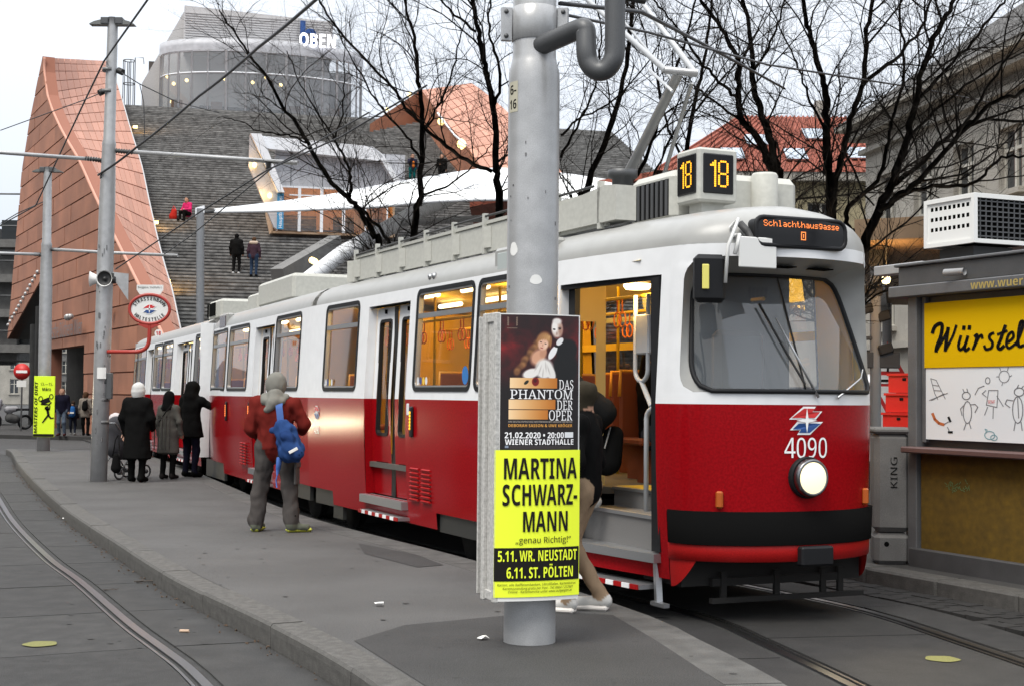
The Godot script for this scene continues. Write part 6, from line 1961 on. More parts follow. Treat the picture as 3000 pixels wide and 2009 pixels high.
func cafe(top: Vector3):
	var c0 := on_stairs(757, 336) + Vector3(0, 0.02, 0)
	c0.y = top.y
	var t := thing("rooftop_cafe", "rounded glass cafe with a grey wedge roof at the top of the stairs", "cafe", c0 + UD * 4.0, ST)
	var R := 6.5; var bz := 3.2
	var ap := func(a, y, k := 1.0): return Vector3(0.5 - R * cos(a) * k, y, bz * sin(a) * k)
	var N := 16
	for i in N:
		var a0 := PI * i / N; var a1 := PI * (i + 1) / N
		for r in [[0.1, 2.55], [2.65, 3.95]]:
			var mb := MB.new(true)
			mb.grid(2, 1, func(u, v): return ap.call(lerpf(a0, a1, u), lerpf(r[0], r[1], v)))
			obj("pane", mb, M.cafe_glass, t)
	for i in N + 1:
		var mb := MB.new(true); mb.tube([ap.call(PI * i / N, 0.0, 1.004), ap.call(PI * i / N, 4.0, 1.004)], 0.055 if i % 3 else 0.09, 6)
		obj("mullion", mb, M.panel_white, t)
	for y in [0.05, 2.6, 3.98]:
		var pts := []
		for k in 33: pts.append(ap.call(PI * k / 32.0, y, 1.003))
		mb_tube(t, "transom", pts, 0.05, M.panel_white)
	var mb := MB.new(true)
	mb.grid(32, 2, func(u, v): return ap.call(PI * u, lerpf(4.0, 4.75, v), 1.02))
	mb.grid(32, 2, func(u, v): return ap.call(PI * u, 4.75, 1.02 - v * 0.9))
	obj("roof_band", mb, M.panel_grey, t)
	mb = MB.new()
	mb.quad(Vector3(-6.8, 0.02, -7), Vector3(6.8, 0.02, -7), Vector3(6.8, 0.02, 3.0), Vector3(-6.8, 0.02, 3.0))
	mb.box(Vector3(0, 2.2, -3.5), Vector3(13.6, 4.4, 0.3))
	mb.box(Vector3(0, 0.6, -1.2), Vector3(7, 1.1, 0.5))
	obj("inner_room", mb, mat(0.06, 0.05, 0.045, 0.8), t)
	mb = MB.new()
	for k in 5: mb.box(Vector3(-5.0 + k * 2.5, 0.5, 1.2), Vector3(0.7, 0.9, 0.7))
	obj("table", mb, mat(0.10, 0.06, 0.04, 0.7), t)
	for q in [[-5.6, 2.6, 0.6], [-5.2, 2.2, 0.4], [-4.4, 2.3, 1.2], [-2.0, 2.6, 1.0], [-0.2, 2.5, 0.8], [0.6, 2.7, 1.6], [1.6, 2.4, 1.0], [-5.3, 0.9, 1.0], [5.0, 0.8, 0.6]]:
		mb = MB.new(true)
		mb.lathe([[0.0, -0.13], [0.10, -0.07], [0.12, 0.0], [0.08, 0.09], [0.0, 0.13]], 10, Transform3D(Basis.IDENTITY, Vector3(q[0], q[1], q[2])))
		obj("pendant_lamp", mb, M.warm_lamp, t)
	# corrugated wedge above and behind
	mb = MB.new()
	var prof := PackedVector2Array([Vector2(-7.2, 0.0), Vector2(-7.2, 2.4), Vector2(-4.6, 7.3), Vector2(5.0, 6.9), Vector2(5.0, 0.0)])
	mb.prism(prof, -1.0, -9.0)
	mb.prism(PackedVector2Array([Vector2(-4.6, 4.4), Vector2(-4.6, 7.3), Vector2(5.0, 6.9), Vector2(5.0, 4.4)]), 0.6, -1.0)
	obj("wedge_roof", mb, M.metal_sheet, t)
	mb = MB.new()
	var y := 4.6
	while y < 7.0:
		mb.box(Vector3(0.2, y, 0.63), Vector3(9.5, 0.07, 0.06)); y += 0.16
	obj("sheet_rib", mb, M.metal_sheet, t)
	mb = MB.new(); letters(mb, "OBEN", Vector2(2.35, 0.85), "sans", 0.6, func(x, yy): return Vector3(3.75 + x, 5.0 + yy, 3.05))
	letters(mb, "OBEN", Vector2(2.35, 0.85), "sans", 0.6, func(x, yy): return Vector3(3.75 + x, 5.0 + yy, 2.95))
	obj("cafe_name_sign", mb, glow(0.95, 0.95, 1.0, 0.9), t)
	mb = MB.new(); letters(mb, "h", Vector2(1.05, 1.75), "sans", 0.9, func(x, yy): return Vector3(3.35 + x, 5.75 + yy, 1.0))
	letters(mb, "h", Vector2(1.05, 1.75), "sans", 0.9, func(x, yy): return Vector3(3.35 + x, 5.75 + yy, 0.85))
	obj("blue_letter", mb, M.blue, t)
	# caged ladder and railing left of it
	var ld := thing("cage_ladder", "caged metal ladder on the landing left of the glass cafe", "ladder", c0 + UD * 4.0 + TD * -8.0)
	for k in 6:
		var a := TAU * k / 6.0
		mb_tube(ld, "cage_bar", [Vector3(cos(a) * 0.38, 0.6, sin(a) * 0.38), Vector3(cos(a) * 0.38, 3.6, sin(a) * 0.38)], 0.025, M.zinc_dark)
	for yy in [0.6, 2.1, 3.6]:
		var pts := []
		for k in 13: pts.append(Vector3(cos(TAU * k / 12.0) * 0.38, yy, sin(TAU * k / 12.0) * 0.38))
		mb_tube(ld, "cage_hoop", pts, 0.03, M.zinc_dark)
	mb_tube(ld, "stile", [Vector3(0.38, -0.3, 0), Vector3(0.38, 3.8, 0), Vector3(0.9, 3.8, 0), Vector3(0.95, 3.4, 0)], 0.03, M.zinc_dark)
	mb_tube(ld, "stile", [Vector3(-0.1, -0.3, -0.37), Vector3(-0.1, 3.6, -0.37)], 0.03, M.zinc_dark)
	var rl := thing("railing", "dark balcony railing on the landing between tower and ladder", "railing", c0 + UD * 3.0 + TD * -10.6)
	mb_tube(rl, "handrail", [Vector3(-1.6, 1.2, 0), Vector3(1.1, 1.2, 0), Vector3(1.1, -0.3, 0)], 0.04, M.zinc_dark)
	for k in 12: mb_tube(rl, "baluster", [Vector3(-1.5 + k * 0.23, -0.3, 0), Vector3(-1.5 + k * 0.23, 1.2, 0)], 0.018, M.zinc_dark)

func portal():
	var o := P(815, 676, 68.0)
	var t := thing("library_entrance", "white framed glass entrance set into the middle of the stairs", "entrance", o, ST)
	var k := 68.0 / F
	var mb := MB.new()
	mb.box(Vector3(2.9, 3.0, -0.2), Vector3(6.2, 1.75, 0.3)); 
	obj("front_panel", mb, M.panel_grey, t)
	mb = MB.new()
	for i in 4: mb.box(Vector3(0.55 + i * 1.5, 3.0, -0.04), Vector3(0.03, 1.75, 0.02))
	obj("panel_joint", mb, M.zinc_dark, t)
	for i in 5:
		mb = MB.new(); mb.box(Vector3(0.45 + i * 1.05, 1.05, -0.1), Vector3(0.95, 2.05, 0.02))
		obj("pane", mb, M.glass, t)
	for i in 6:
		mb = MB.new(); mb.box(Vector3(-0.08 + i * 1.05, 1.05, -0.08), Vector3(0.14 if i in [1, 2, 3] else 0.07, 2.1, 0.12))
		obj("mullion", mb, M.panel_white, t)
	mb = MB.new(); mb.box(Vector3(2.6, 2.10, -0.08), Vector3(5.6, 0.08, 0.13)); mb.box(Vector3(2.6, 1.72, -0.08), Vector3(4.2, 0.06, 0.11))
	obj("transom", mb, M.panel_white, t)
	# white frame: head and the two raking sides, leaning back with the stairs
	mb = MB.new()
	mb.prism(PackedVector2Array([Vector2(-1.42, 4.38), Vector2(4.35, 4.12), Vector2(4.85, 3.65), Vector2(4.6, 3.45), Vector2(-0.95, 3.80)]), -0.1, 0.5)
	mb.prism(PackedVector2Array([Vector2(-1.42, 4.38), Vector2(-0.92, 4.38), Vector2(0.18, 1.70), Vector2(-0.12, 1.70)]), 0.3, 0.9)
	mb.prism(PackedVector2Array([Vector2(4.35, 4.12), Vector2(4.85, 3.75), Vector2(6.1, 1.95), Vector2(5.75, 1.95)]), -0.1, 0.5)
	obj("frame", mb, M.panel_white, t)
	mb = MB.new()
	mb.prism(PackedVector2Array([Vector2(-1.42, 4.30), Vector2(-0.12, 1.70), Vector2(-0.10, 0.0), Vector2(-0.25, 0.1), Vector2(-1.45, 2.9)]), 0.1, 0.5)
	var w := obj("side_wall", mb, M.panel_grey, t)
	for q in [[-1.20, 2.95], [-0.48, 1.55]]:
		mb = MB.new(true); mb.lathe([[0.0, -0.15], [0.10, -0.08], [0.10, 0.08], [0.0, 0.15]], 10, Transform3D(Basis.IDENTITY, Vector3(q[0], q[1], 0.62)))
		obj("round_lamp", mb, M.warm_lamp, w)
		var pl := OmniLight3D.new(); pl.name = "round_lamp_light"; t.add_child(pl, true); pl.position = Vector3(q[0] - 0.45, q[1], 0.75); pl.light_energy = 0.22; pl.light_color = Color(1, 0.76, 0.4); pl.light_size = 0.2; pl.shadow_enabled = true; pl.omni_range = 10; pl.omni_attenuation = 2
	mb = MB.new(); mb.box(Vector3(0.03, 0.85, 0.55), Vector3(0.30, 1.68, 0.06))
	var sign_ := obj("blue_sign", mb, mat(0.03, 0.22, 0.42, 0.5), t)
	mb = MB.new(); letters(mb, "Hauptbücherei", Vector2(1.45, 0.15), "sans", 0.2, func(x, y): return Vector3(0.03 - y, 0.8 + x, 0.585))
	obj("lettering", mb, M.ink_white, sign_)
	# the lit room behind
	mb = MB.new()
	mb.box(Vector3(2.6, 1.3, -3.6), Vector3(5.8, 2.8, 0.1)); mb.box(Vector3(2.6, 2.75, -1.9), Vector3(5.8, 0.1, 3.4)); mb.box(Vector3(2.6, -0.05, -1.9), Vector3(5.8, 0.1, 3.4)); mb.box(Vector3(-0.3, 1.3, -1.9), Vector3(0.1, 2.8, 3.4)); mb.box(Vector3(5.5, 1.3, -1.9), Vector3(0.1, 2.8, 3.4))
	obj("hall", mb, mat(0.42, 0.30, 0.20, 0.8), t)
	mb = MB.new(); mb.box(Vector3(2.35, 0.7, -1.6), Vector3(0.8, 1.3, 0.1)); mb.box(Vector3(4.2, 0.7, -1.3), Vector3(0.9, 1.3, 0.1)); mb.box(Vector3(0.7, 1.4, -2.2), Vector3(0.5, 0.5, 0.1))
	obj("notice_board", mb, mat(0.62, 0.36, 0.16, 0.7), t)
	for x in [1.2, 3.4]:
		mb = MB.new(); mb.box(Vector3(x, 2.66, -1.4), Vector3(0.6, 0.05, 0.3)); obj("ceiling_lamp", mb, M.warm_lamp, t)
		var l := OmniLight3D.new(); l.name = "lamp_light"; t.add_child(l, true); l.position = Vector3(x, 2.4, -1.4); l.light_energy = 0.9; l.light_color = Color(1, 0.72, 0.42); l.light_size = 0.25; l.shadow_enabled = true; l.omni_range = 8; l.omni_attenuation = 2

func canopy():
	var t := thing("white_canopy", "white stretched membrane canopy behind the tram, tapering to a point at the left", "canopy")
	var top := []; var low := []
	for q in [[628, 616, 44], [800, 596, 45], [960, 574, 46], [1100, 548, 47], [1250, 522, 48], [1430, 496, 49], [1600, 505, 50], [1750, 525, 50], [1900, 548, 50]]: top.append(P(q[0], q[1], q[2]))
	for q in [[628, 621, 44], [800, 618, 42.5], [960, 612, 41], [1100, 606, 39], [1250, 592, 38], [1430, 585, 37.5], [1600, 590, 38], [1750, 600, 40], [1900, 608, 42]]: low.append(P(q[0], q[1], q[2]))
	var a := smooth_line(top, 5); var b := smooth_line(low, 5)
	var mb := MB.new(true)
	mb.grid(a.size() - 1, 8, func(u, v):
		var i := roundi(u * (a.size() - 1))
		return a[i].lerp(b[i], v) - Vector3(0, 0.25 * sin(PI * v) * u, 0))
	obj("membrane", mb, M.membrane, t)
	mb_tube(t, "edge_cable", b, 0.05, M.panel_white); mb_tube(t, "edge_cable", a, 0.05, M.panel_white)
	mb_tube(t, "tie_rod", [P(600, 622, 44), P(632, 619, 44)], 0.06, M.zinc_dark)
	var ps := thing("canopy_post", "slim white post holding the left tip of the canopy", "post", P(586, 1140, 44))
	var h := P(586, 612, 44) - P(586, 1140, 44)
	mb = MB.new(true); mb.tube([Vector3(0, -0.3, 0), h], 0.12, 14)
	obj("shaft", mb, M.panel_white, ps)
	mb = MB.new(); mb.prism(PackedVector2Array([Vector2(-0.14, -0.25), Vector2(-0.14, 0.02), Vector2(0.12, 0.10), Vector2(0.14, -0.12)]), -0.06, 0.06, Transform3D(Basis.IDENTITY, h))
	obj("head", mb, M.panel_white, ps)
	var ms := thing("canopy_mast", "thick white raking tube mast rising behind the tram roof", "mast", P(880, 850, 40))
	var o := P(880, 850, 40)
	mb = MB.new(true); mb.tube([P(870, 900, 40) - o, P(905, 818, 40) - o, P(1000, 745, 40.6) - o, P(1215, 625, 42) - o, P(1340, 570, 43) - o, P(1500, 545, 44) - o], 0.235, 16)
	obj("tube", mb, M.panel_white, ms)
	mb = MB.new(true); mb.tube([P(1150, 655, 41.6) - o, P(1420, 640, 41) - o], 0.1, 8)
	obj("strut", mb, M.zinc, ms)
	# low concrete parapet with a lamp in front of the stairs
	var pr := thing("parapet", "raking concrete parapet with a small lamp beside the raking mast", "parapet")
	mb = MB.new()
	mb.beam(P(815, 825, 50), P(985, 725, 54), 0.5, 0.9)
	obj("wall", mb, M.concrete, pr)
	mb = MB.new(true); mb.tube([P(912, 762, 50), P(924, 768, 49.8)], 0.11, 10)
	obj("lamp", mb, M.warm_lamp, pr)

# ---------------------------------------------------------------- houses
func window_unit(parent: Node, xf: Transform3D, w: float, h: float, deep := 0.18, leaves := 2):   # pane in a reveal, with frame bars and a sill; +z faces out
	var mb := MB.new(); mb.quad(Vector3(-w / 2, 0, -deep), Vector3(w / 2, 0, -deep), Vector3(w / 2, h, -deep), Vector3(-w / 2, h, -deep))
	var o := obj("window", mb, M.window_dark, parent, xf)
	mb = MB.new()
	mb.box(Vector3(-w / 2, h / 2, -deep + 0.02), Vector3(0.10, h, 0.05)); mb.box(Vector3(w / 2, h / 2, -deep + 0.02), Vector3(0.10, h, 0.05))
	mb.box(Vector3(0, h, -deep + 0.02), Vector3(w, 0.10, 0.05)); mb.box(Vector3(0, 0, -deep + 0.02), Vector3(w, 0.10, 0.05))
	if leaves > 1: mb.box(Vector3(0, h / 2, -deep + 0.025), Vector3(0.09, h, 0.05))
	mb.box(Vector3(0, h * 0.66, -deep + 0.022), Vector3(w, 0.07, 0.05))
	obj("frame", mb, M.window_frame, o)
	mb = MB.new(); mb.box(Vector3(0, -0.08, 0.05), Vector3(w + 0.3, 0.12, 0.22))
	obj("sill", mb, M.stucco, o)

func facade(parent: Node, xf: Transform3D, w: float, h: float, holes: Array, m, thick := 0.3):   # wall in the x-y plane with real openings, +z out
	var mb := MB.new()
	var xs := [0.0, w]; var ys := [0.0, h]
	var hl := []
	for q in holes:
		xs.append_array([q[0], q[0] + q[2]]); ys.append_array([q[1], q[1] + q[3]])
		hl.append({"z0": q[0], "z1": q[0] + q[2], "y0": q[1], "y1": q[1] + q[3]})
	cells(xs, ys, hl, func(a, b, c, d): mb.quad(Vector3(a, c, 0), Vector3(b, c, 0), Vector3(b, d, 0), Vector3(a, d, 0)))
	for q in hl:
		mb.quad(Vector3(q.z0, q.y0, 0), Vector3(q.z0, q.y1, 0), Vector3(q.z0, q.y1, -thick), Vector3(q.z0, q.y0, -thick)); mb.quad(Vector3(q.z1, q.y0, 0), Vector3(q.z1, q.y1, 0), Vector3(q.z1, q.y1, -thick), Vector3(q.z1, q.y0, -thick))
		mb.quad(Vector3(q.z0, q.y1, 0), Vector3(q.z1, q.y1, 0), Vector3(q.z1, q.y1, -thick), Vector3(q.z0, q.y1, -thick)); mb.quad(Vector3(q.z0, q.y0, 0), Vector3(q.z1, q.y0, 0), Vector3(q.z1, q.y0, -thick), Vector3(q.z0, q.y0, -thick))
	obj("wall", mb, m, parent, xf)
	for q in holes: window_unit(parent, xf * Transform3D(Basis.IDENTITY, Vector3(q[0] + q[2] / 2, q[1], 0)), q[2], q[3])

func build_houses():
	# yellow house with the red roof
	var o := Vector3(5.5, 0, -50)
	var t := thing("yellow_house", "pale yellow house with a red tiled hip roof and skylights behind the tram", "house", o)
	var holes := []
	for r in 3:
		for c in 4: holes.append([0.7 + c * 2.0, 1.0 + r * 2.9, 0.95, 1.7])
	facade(t, Transform3D(), 8.2, 9.3, holes, M.stucco_yellow)
	var mb := MB.new(); mb.box(Vector3(4.1, 4.65, -5.2), Vector3(8.2, 9.3, 9.6))
	obj("body", mb, M.stucco_yellow, t)
	mb = MB.new(); mb.box(Vector3(4.1, 9.35, 0.1), Vector3(8.9, 0.3, 0.7)); mb.box(Vector3(4.1, 6.5, 0.06), Vector3(8.3, 0.15, 0.15))
	obj("cornice", mb, M.stucco, t)
	mb = MB.new()
	var e := [Vector3(-0.6, 9.5, 0.5), Vector3(8.6, 9.5, 0.5), Vector3(8.6, 9.5, -10), Vector3(-0.6, 9.5, -10)]; var r := [Vector3(3.0, 12.3, -4.2), Vector3(7.6, 12.3, -4.2)]
	mb.quad(e[0], e[1], r[1], r[0]); mb.tri(e[1], e[2], r[1]); mb.quad(e[2], e[3], r[0], r[1]); mb.tri(e[3], e[0], r[0])
	mb.prism(PackedVector2Array([Vector2(-7.0, 8.4), Vector2(-0.6, 9.5), Vector2(-0.6, 9.3), Vector2(-7.0, 8.2)]), 0.3, -9)
	var rf := obj("roof", mb, M.roof_red, t)
	mb = MB.new()
	for k in 30: mb.beam(Vector3(-0.6 + k * 0.31, 9.54, 0.5).lerp(r[0] if k < 12 else r[1], 0.0), Vector3(lerpf(3.0, 7.6, k / 29.0), 12.32, -4.2), 0.06, 0.06)
	obj("tile_roll", mb, M.roof_red, rf)
	for q in [[2.2, 0.25], [3.2, 0.5], [4.4, 0.25], [5.4, 0.62], [6.6, 0.28], [6.9, 0.66]]:
		mb = MB.new()
		var c := Vector3(q[0], 9.5, 0.5).lerp(Vector3(q[0], 12.3, -4.2), q[1]) + Vector3(0, 0.08, 0.06)
		mb.box(c, Vector3(0.75, 0.06, 1.0), Basis(Vector3.RIGHT, 0.54))
		obj("skylight", mb, M.sky_light, t)
	mb = MB.new(); mb.box(Vector3(6.1, 12.4, -4.3), Vector3(0.5, 1.0, 0.5)); mb.box(Vector3(2.9, 12.0, -4.6), Vector3(0.4, 0.8, 0.4))
	obj("chimney", mb, M.stucco, t)
	# big beige house at the right, its front running towards the camera
	var a := Vector3(9.45, 0, -38.7); var b := Vector3(10.62, 0, -30.0)
	var dir := (b - a).normalized()
	var X := Transform3D(Basis(dir, Vector3.UP, dir.cross(Vector3.UP)), a)
	t = thing("beige_house", "large beige house with grey roof and moulded cornice behind the snack stand", "house")
	holes = []
	for rr_ in 3:
		for c in 7: holes.append([0.9 + c * 2.25, [0.9, 3.6, 6.2][rr_], 1.05, [1.8, 1.75, 1.35][rr_]])
	facade(t, X, 16.5, 8.9, holes, M.stucco)
	mb = MB.new(); mb.box(Vector3(8.25, 4.4, -5.3), Vector3(16.5, 8.8, 10.0))
	obj("body", mb, M.stucco, t, X)
	mb = MB.new(); mb.box(Vector3(8.25, 8.75, 0.2), Vector3(17.0, 0.25, 0.6)); mb.box(Vector3(8.25, 8.95, 0.32), Vector3(17.1, 0.16, 0.9)); mb.box(Vector3(8.25, 8.3, 0.1), Vector3(16.6, 0.12, 0.2)); mb.box(Vector3(8.25, 5.75, 0.08), Vector3(16.5, 0.2, 0.2)); mb.box(Vector3(8.25, 3.1, 0.08), Vector3(16.5, 0.16, 0.2))
	obj("cornice", mb, M.stucco, t, X)
	mb = MB.new(); mb.prism(PackedVector2Array([Vector2(0.8, 9.0), Vector2(-4.5, 12.6), Vector2(-10.5, 9.0)]), -0.2, 16.8, X * Transform3D(Basis(Vector3(0, 0, 1), Vector3.UP, Vector3(1, 0, 0)), Vector3.ZERO))
	obj("roof", mb, M.roof_grey, t)
	# far end beyond it: a low pale wall seen between tram and stand
	t = thing("pale_house", "pale plastered low house front seen in the gap between tram and snack stand", "house", Vector3(5.6, 0, -41))
	facade(t, Transform3D(), 5.5, 6.2, [[1.2, 1.2, 0.9, 1.7], [3.4, 1.2, 0.9, 1.7], [1.2, 4.0, 0.9, 1.5], [3.4, 4.0, 0.9, 1.5]], M.stucco)
	mb = MB.new(); mb.box(Vector3(2.75, 6.3, 0.1), Vector3(5.8, 0.2, 0.5)); mb.box(Vector3(2.75, 3.1, -2), Vector3(5.5, 6.2, 3.4))
	obj("cornice", mb, M.stucco, t)
	# left: block with balconies, houses down the street, hill
	t = thing("balcony_block", "grey concrete block with stacked balconies at the left edge behind the tower", "building", P(30, 1150, 92) * Vector3(1, 0, 1))
	mb = MB.new(); mb.box(Vector3(-2.0, 7.0, -4), Vector3(4.6, 6.6, 8)); mb.box(Vector3(-3.4, 8.0, -4), Vector3(2.0, 9.0, 8))
	obj("body", mb, M.concrete, t)
	for k in 4:
		mb = MB.new(); mb.box(Vector3(0.0, 4.4 + k * 2.2, 0.2), Vector3(3.4, 0.5, 1.8))
		var bl := obj("balcony", mb, M.concrete, t)
		mb = MB.new(); mb.box(Vector3(0.1, 5.4 + k * 2.2, -0.6), Vector3(2.2, 1.3, 0.1)); obj("window", mb, M.window_dark, bl)
		mb_tube(bl, "rail", [Vector3(-1.6, 5.5 + k * 2.2, 1.05), Vector3(1.6, 5.5 + k * 2.2, 1.05), Vector3(1.6, 5.5 + k * 2.2, -0.6)], 0.05, M.zinc_dark)
	mb_tube(t, "roof_rail", [Vector3(-2.2, 14.2, 0.4), Vector3(1.5, 14.2, 0.4), Vector3(1.5, 13.0, 0.4)], 0.06, M.zinc_dark)
	mb_tube(t, "drain_pipe", [Vector3(-1.75, 2.2, 1.2), Vector3(-1.75, 13.0, 1.2)], 0.09, M.panel_white)
	for k in 3:
		t = thing("street_house", ["cream apartment house far down the side street at the left edge", "grey apartment house beyond the cream one in the side street", "pale apartment house closing the side street under the blue hill"][k], "house", [Vector3(-75, 0, -190), Vector3(-79, 0, -225), Vector3(-80, 0, -262)][k])
		holes = []
		for r2 in 4:
			for c in 5: holes.append([1.0 + c * 2.6, 1.4 + r2 * 3.2, 1.1, 1.9])
		facade(t, Transform3D(Basis(Vector3.UP, 0.2), Vector3.ZERO), 14, 14, holes, [M.stucco, M.concrete, M.stucco][k])
		mb = MB.new(); mb.box(Vector3(7, 7, -6.3), Vector3(14, 14, 12)); obj("body", mb, M.stucco, t, Transform3D(Basis(Vector3.UP, 0.2), Vector3.ZERO))
		mb = MB.new(); mb.prism(PackedVector2Array([Vector2(-0.6, 14.0), Vector2(14.6, 14.0), Vector2(12.0, 17.2), Vector2(2.0, 17.2)]), 0.5, -12.5, Transform3D(Basis(Vector3.UP, 0.2), Vector3.ZERO)); obj("roof", mb, M.roof_grey, t)
	# the other side of the ring road, left of the picture: its fronts darken what the tram's windows mirror
	for k in 3:
		t = thing("ring_road_house", ["grey five-storey house across the road, left of the picture, nearest the camera", "grey five-storey house across the road, left of the picture, middle one", "grey five-storey house across the road, left of the picture, farthest"][k], "house", Vector3(-33.0 - k * 6.0, 0, -4 - k * 19))
		holes = []
		for r2 in 4:
			for c in 6: holes.append([1.2 + c * 3.0, 1.6 + r2 * 3.9, 1.3, 2.1])
		var hx := Transform3D(Basis(Vector3.UP, PI / 2 - 0.30), Vector3.ZERO)
		facade(t, hx, 19, 17.5, holes, M.facade_grey)
		mb = MB.new(); mb.box(Vector3(9.5, 8.7, -5.4), Vector3(19, 17.4, 10)); obj("body", mb, M.facade_grey, t, hx)
		mb = MB.new(); mb.prism(PackedVector2Array([Vector2(-0.4, 17.5), Vector2(19.4, 17.5), Vector2(17.5, 21.0), Vector2(1.5, 21.0)]), 0.5, -10.5, hx); obj("roof", mb, M.roof_grey, t)
	mb = MB.new(true)
	mb.grid(40, 6, func(u, v):
		var x := lerpf(-700, 100, u)
		var h := 34.0 + 12.0 * sin(u * 7.0 + 1.0) + 5.0 * sin(u * 23.0)
		return Vector3(x, h * sin(v * PI / 2), -1000 - 150 * (1 - cos(v * PI / 2))))
	setting(obj("hill", mb, M.hill))

# ---------------------------------------------------------------- bare trees
class Wood extends RefCounted:
	var v := PackedVector3Array()
	var n := PackedVector3Array()
	func tube(pts: Array, rad: Array, sides: int):
		var up := Vector3.UP
		var prev_v := []; var prev_n := []
		for i in pts.size():
			var d: Vector3 = (pts[mini(i + 1, pts.size() - 1)] - pts[maxi(i - 1, 0)]).normalized()
			if i == 0: up = Vector3.UP if absf(d.y) < 0.9 else Vector3.RIGHT
			var r := d.cross(up).normalized(); up = r.cross(d).normalized()
			var cv := []; var cn := []
			for k in sides:
				var t := TAU * k / sides
				var o := r * cos(t) + up * sin(t)
				cn.append(o); cv.append(pts[i] + o * rad[i])
			if i > 0:
				for k in sides:
					var l := (k + 1) % sides
					v.append_array(PackedVector3Array([prev_v[k], cv[k], cv[l], prev_v[k], cv[l], prev_v[l]]))
					n.append_array(PackedVector3Array([prev_n[k], cn[k], cn[l], prev_n[k], cn[l], prev_n[l]]))
			prev_v = cv; prev_n = cn
	func done() -> ArrayMesh:
		var a := []; a.resize(Mesh.ARRAY_MAX)
		a[Mesh.ARRAY_VERTEX] = v; a[Mesh.ARRAY_NORMAL] = n
		var m := ArrayMesh.new(); m.add_surface_from_arrays(Mesh.PRIMITIVE_TRIANGLES, a)
		return m

func branch(w: Wood, p: Vector3, dir: Vector3, length: float, r: float, level: int, r2: RandomNumberGenerator):
	var segs: int = [0, 7, 5, 3][level]
	var pts := [p]; var rad := [r]
	var d := dir
	var q := p
	var bend := Vector3(r2.randfn(), r2.randfn() * 0.5, r2.randfn()) * 0.12
	for k in segs:
		d = (d + bend + Vector3(r2.randfn(), r2.randfn(), r2.randfn()) * (0.10 + 0.05 * level) + Vector3(0, 0.05, 0)).normalized()
		q += d * length / segs
		pts.append(q); rad.append(lerpf(r, r * 0.35, (k + 1.0) / segs))
		if level < 3:
			var kids: int = ([0, 2, 2][level]) if k > 0 else 1
			for c in kids:
				if r2.randf() < (0.85 if level == 1 else 0.8):
					var side := d.cross(Vector3(r2.randfn(), r2.randfn(), r2.randfn())).normalized()
					var nd := (d * r2.randf_range(0.5, 1.0) + side * r2.randf_range(0.6, 1.0) + Vector3(0, 0.2, 0)).normalized()
					branch(w, q, nd, length * r2.randf_range(0.30, 0.55), rad[-1] * r2.randf_range(0.45, 0.65), level + 1, r2)
	w.tube(pts, rad, [0, 5, 4, 3][level])
	if level == 3 and r2.randf() < 0.45:     # buds and short spurs
		w.tube([q, q + d * 0.03 + Vector3(0, 0.012, 0)], [r * 1.5, 0.001], 3)

func tree(label: String, base: Vector3, limbs: Array, sd: int, dens := 0.42, twig_len := 1.5):   # limbs: [points, first radius, last radius]
	var r2 := RandomNumberGenerator.new(); r2.seed = sd
	var t := thing("bare_tree", label, "tree", base, 0.0, "bare trees behind the tram")
	var tr := Wood.new(); var cr := Wood.new()
	for li in limbs.size():
		var L: Array = limbs[li]
		var pts := smooth_line(L[0], 5)
		var rad := []
		for i in pts.size():
			pts[i] = pts[i] - base + Vector3(r2.randfn(), r2.randfn(), r2.randfn()) * 0.012
			rad.append(lerpf(L[1], L[2], pow(float(i) / (pts.size() - 1), 0.8)) * 0.53 * (1.0 + 0.05 * r2.randfn()))
		tr.tube(pts, rad, 9)
		var total := 0.0
		var next := 0.3
		for i in range(1, pts.size()):
			total += pts[i].distance_to(pts[i - 1])
			if pts[i].y + base.y < 2.6: continue
			while total > next:
				next += dens * r2.randf_range(0.5, 1.5)
				var d: Vector3 = (pts[i] - pts[i - 1]).normalized()
				var side := d.cross(Vector3(r2.randfn(), r2.randfn(), r2.randfn())).normalized()
				var nd := (d * r2.randf_range(0.3, 0.9) + side * r2.randf_range(0.6, 1.0) + Vector3(0, 0.25, 0)).normalized()
				branch(cr, pts[i], nd, twig_len * r2.randf_range(0.5, 1.3), minf(rad[i] * 0.6, 0.017) * r2.randf_range(0.6, 1.0), 1, r2)
	obj("trunk", tr.done(), M.bark, t)
	obj("crown", cr.done(), M.twig, t)

func limb(list: Array, dep0: float, dep1: float, r0: float, r1: float) -> Array:
	var pts := []
	for i in list.size(): pts.append(P(list[i][0], list[i][1], lerpf(dep0, dep1, float(i) / maxi(1, list.size() - 1))))
	return [pts, r0, r1]

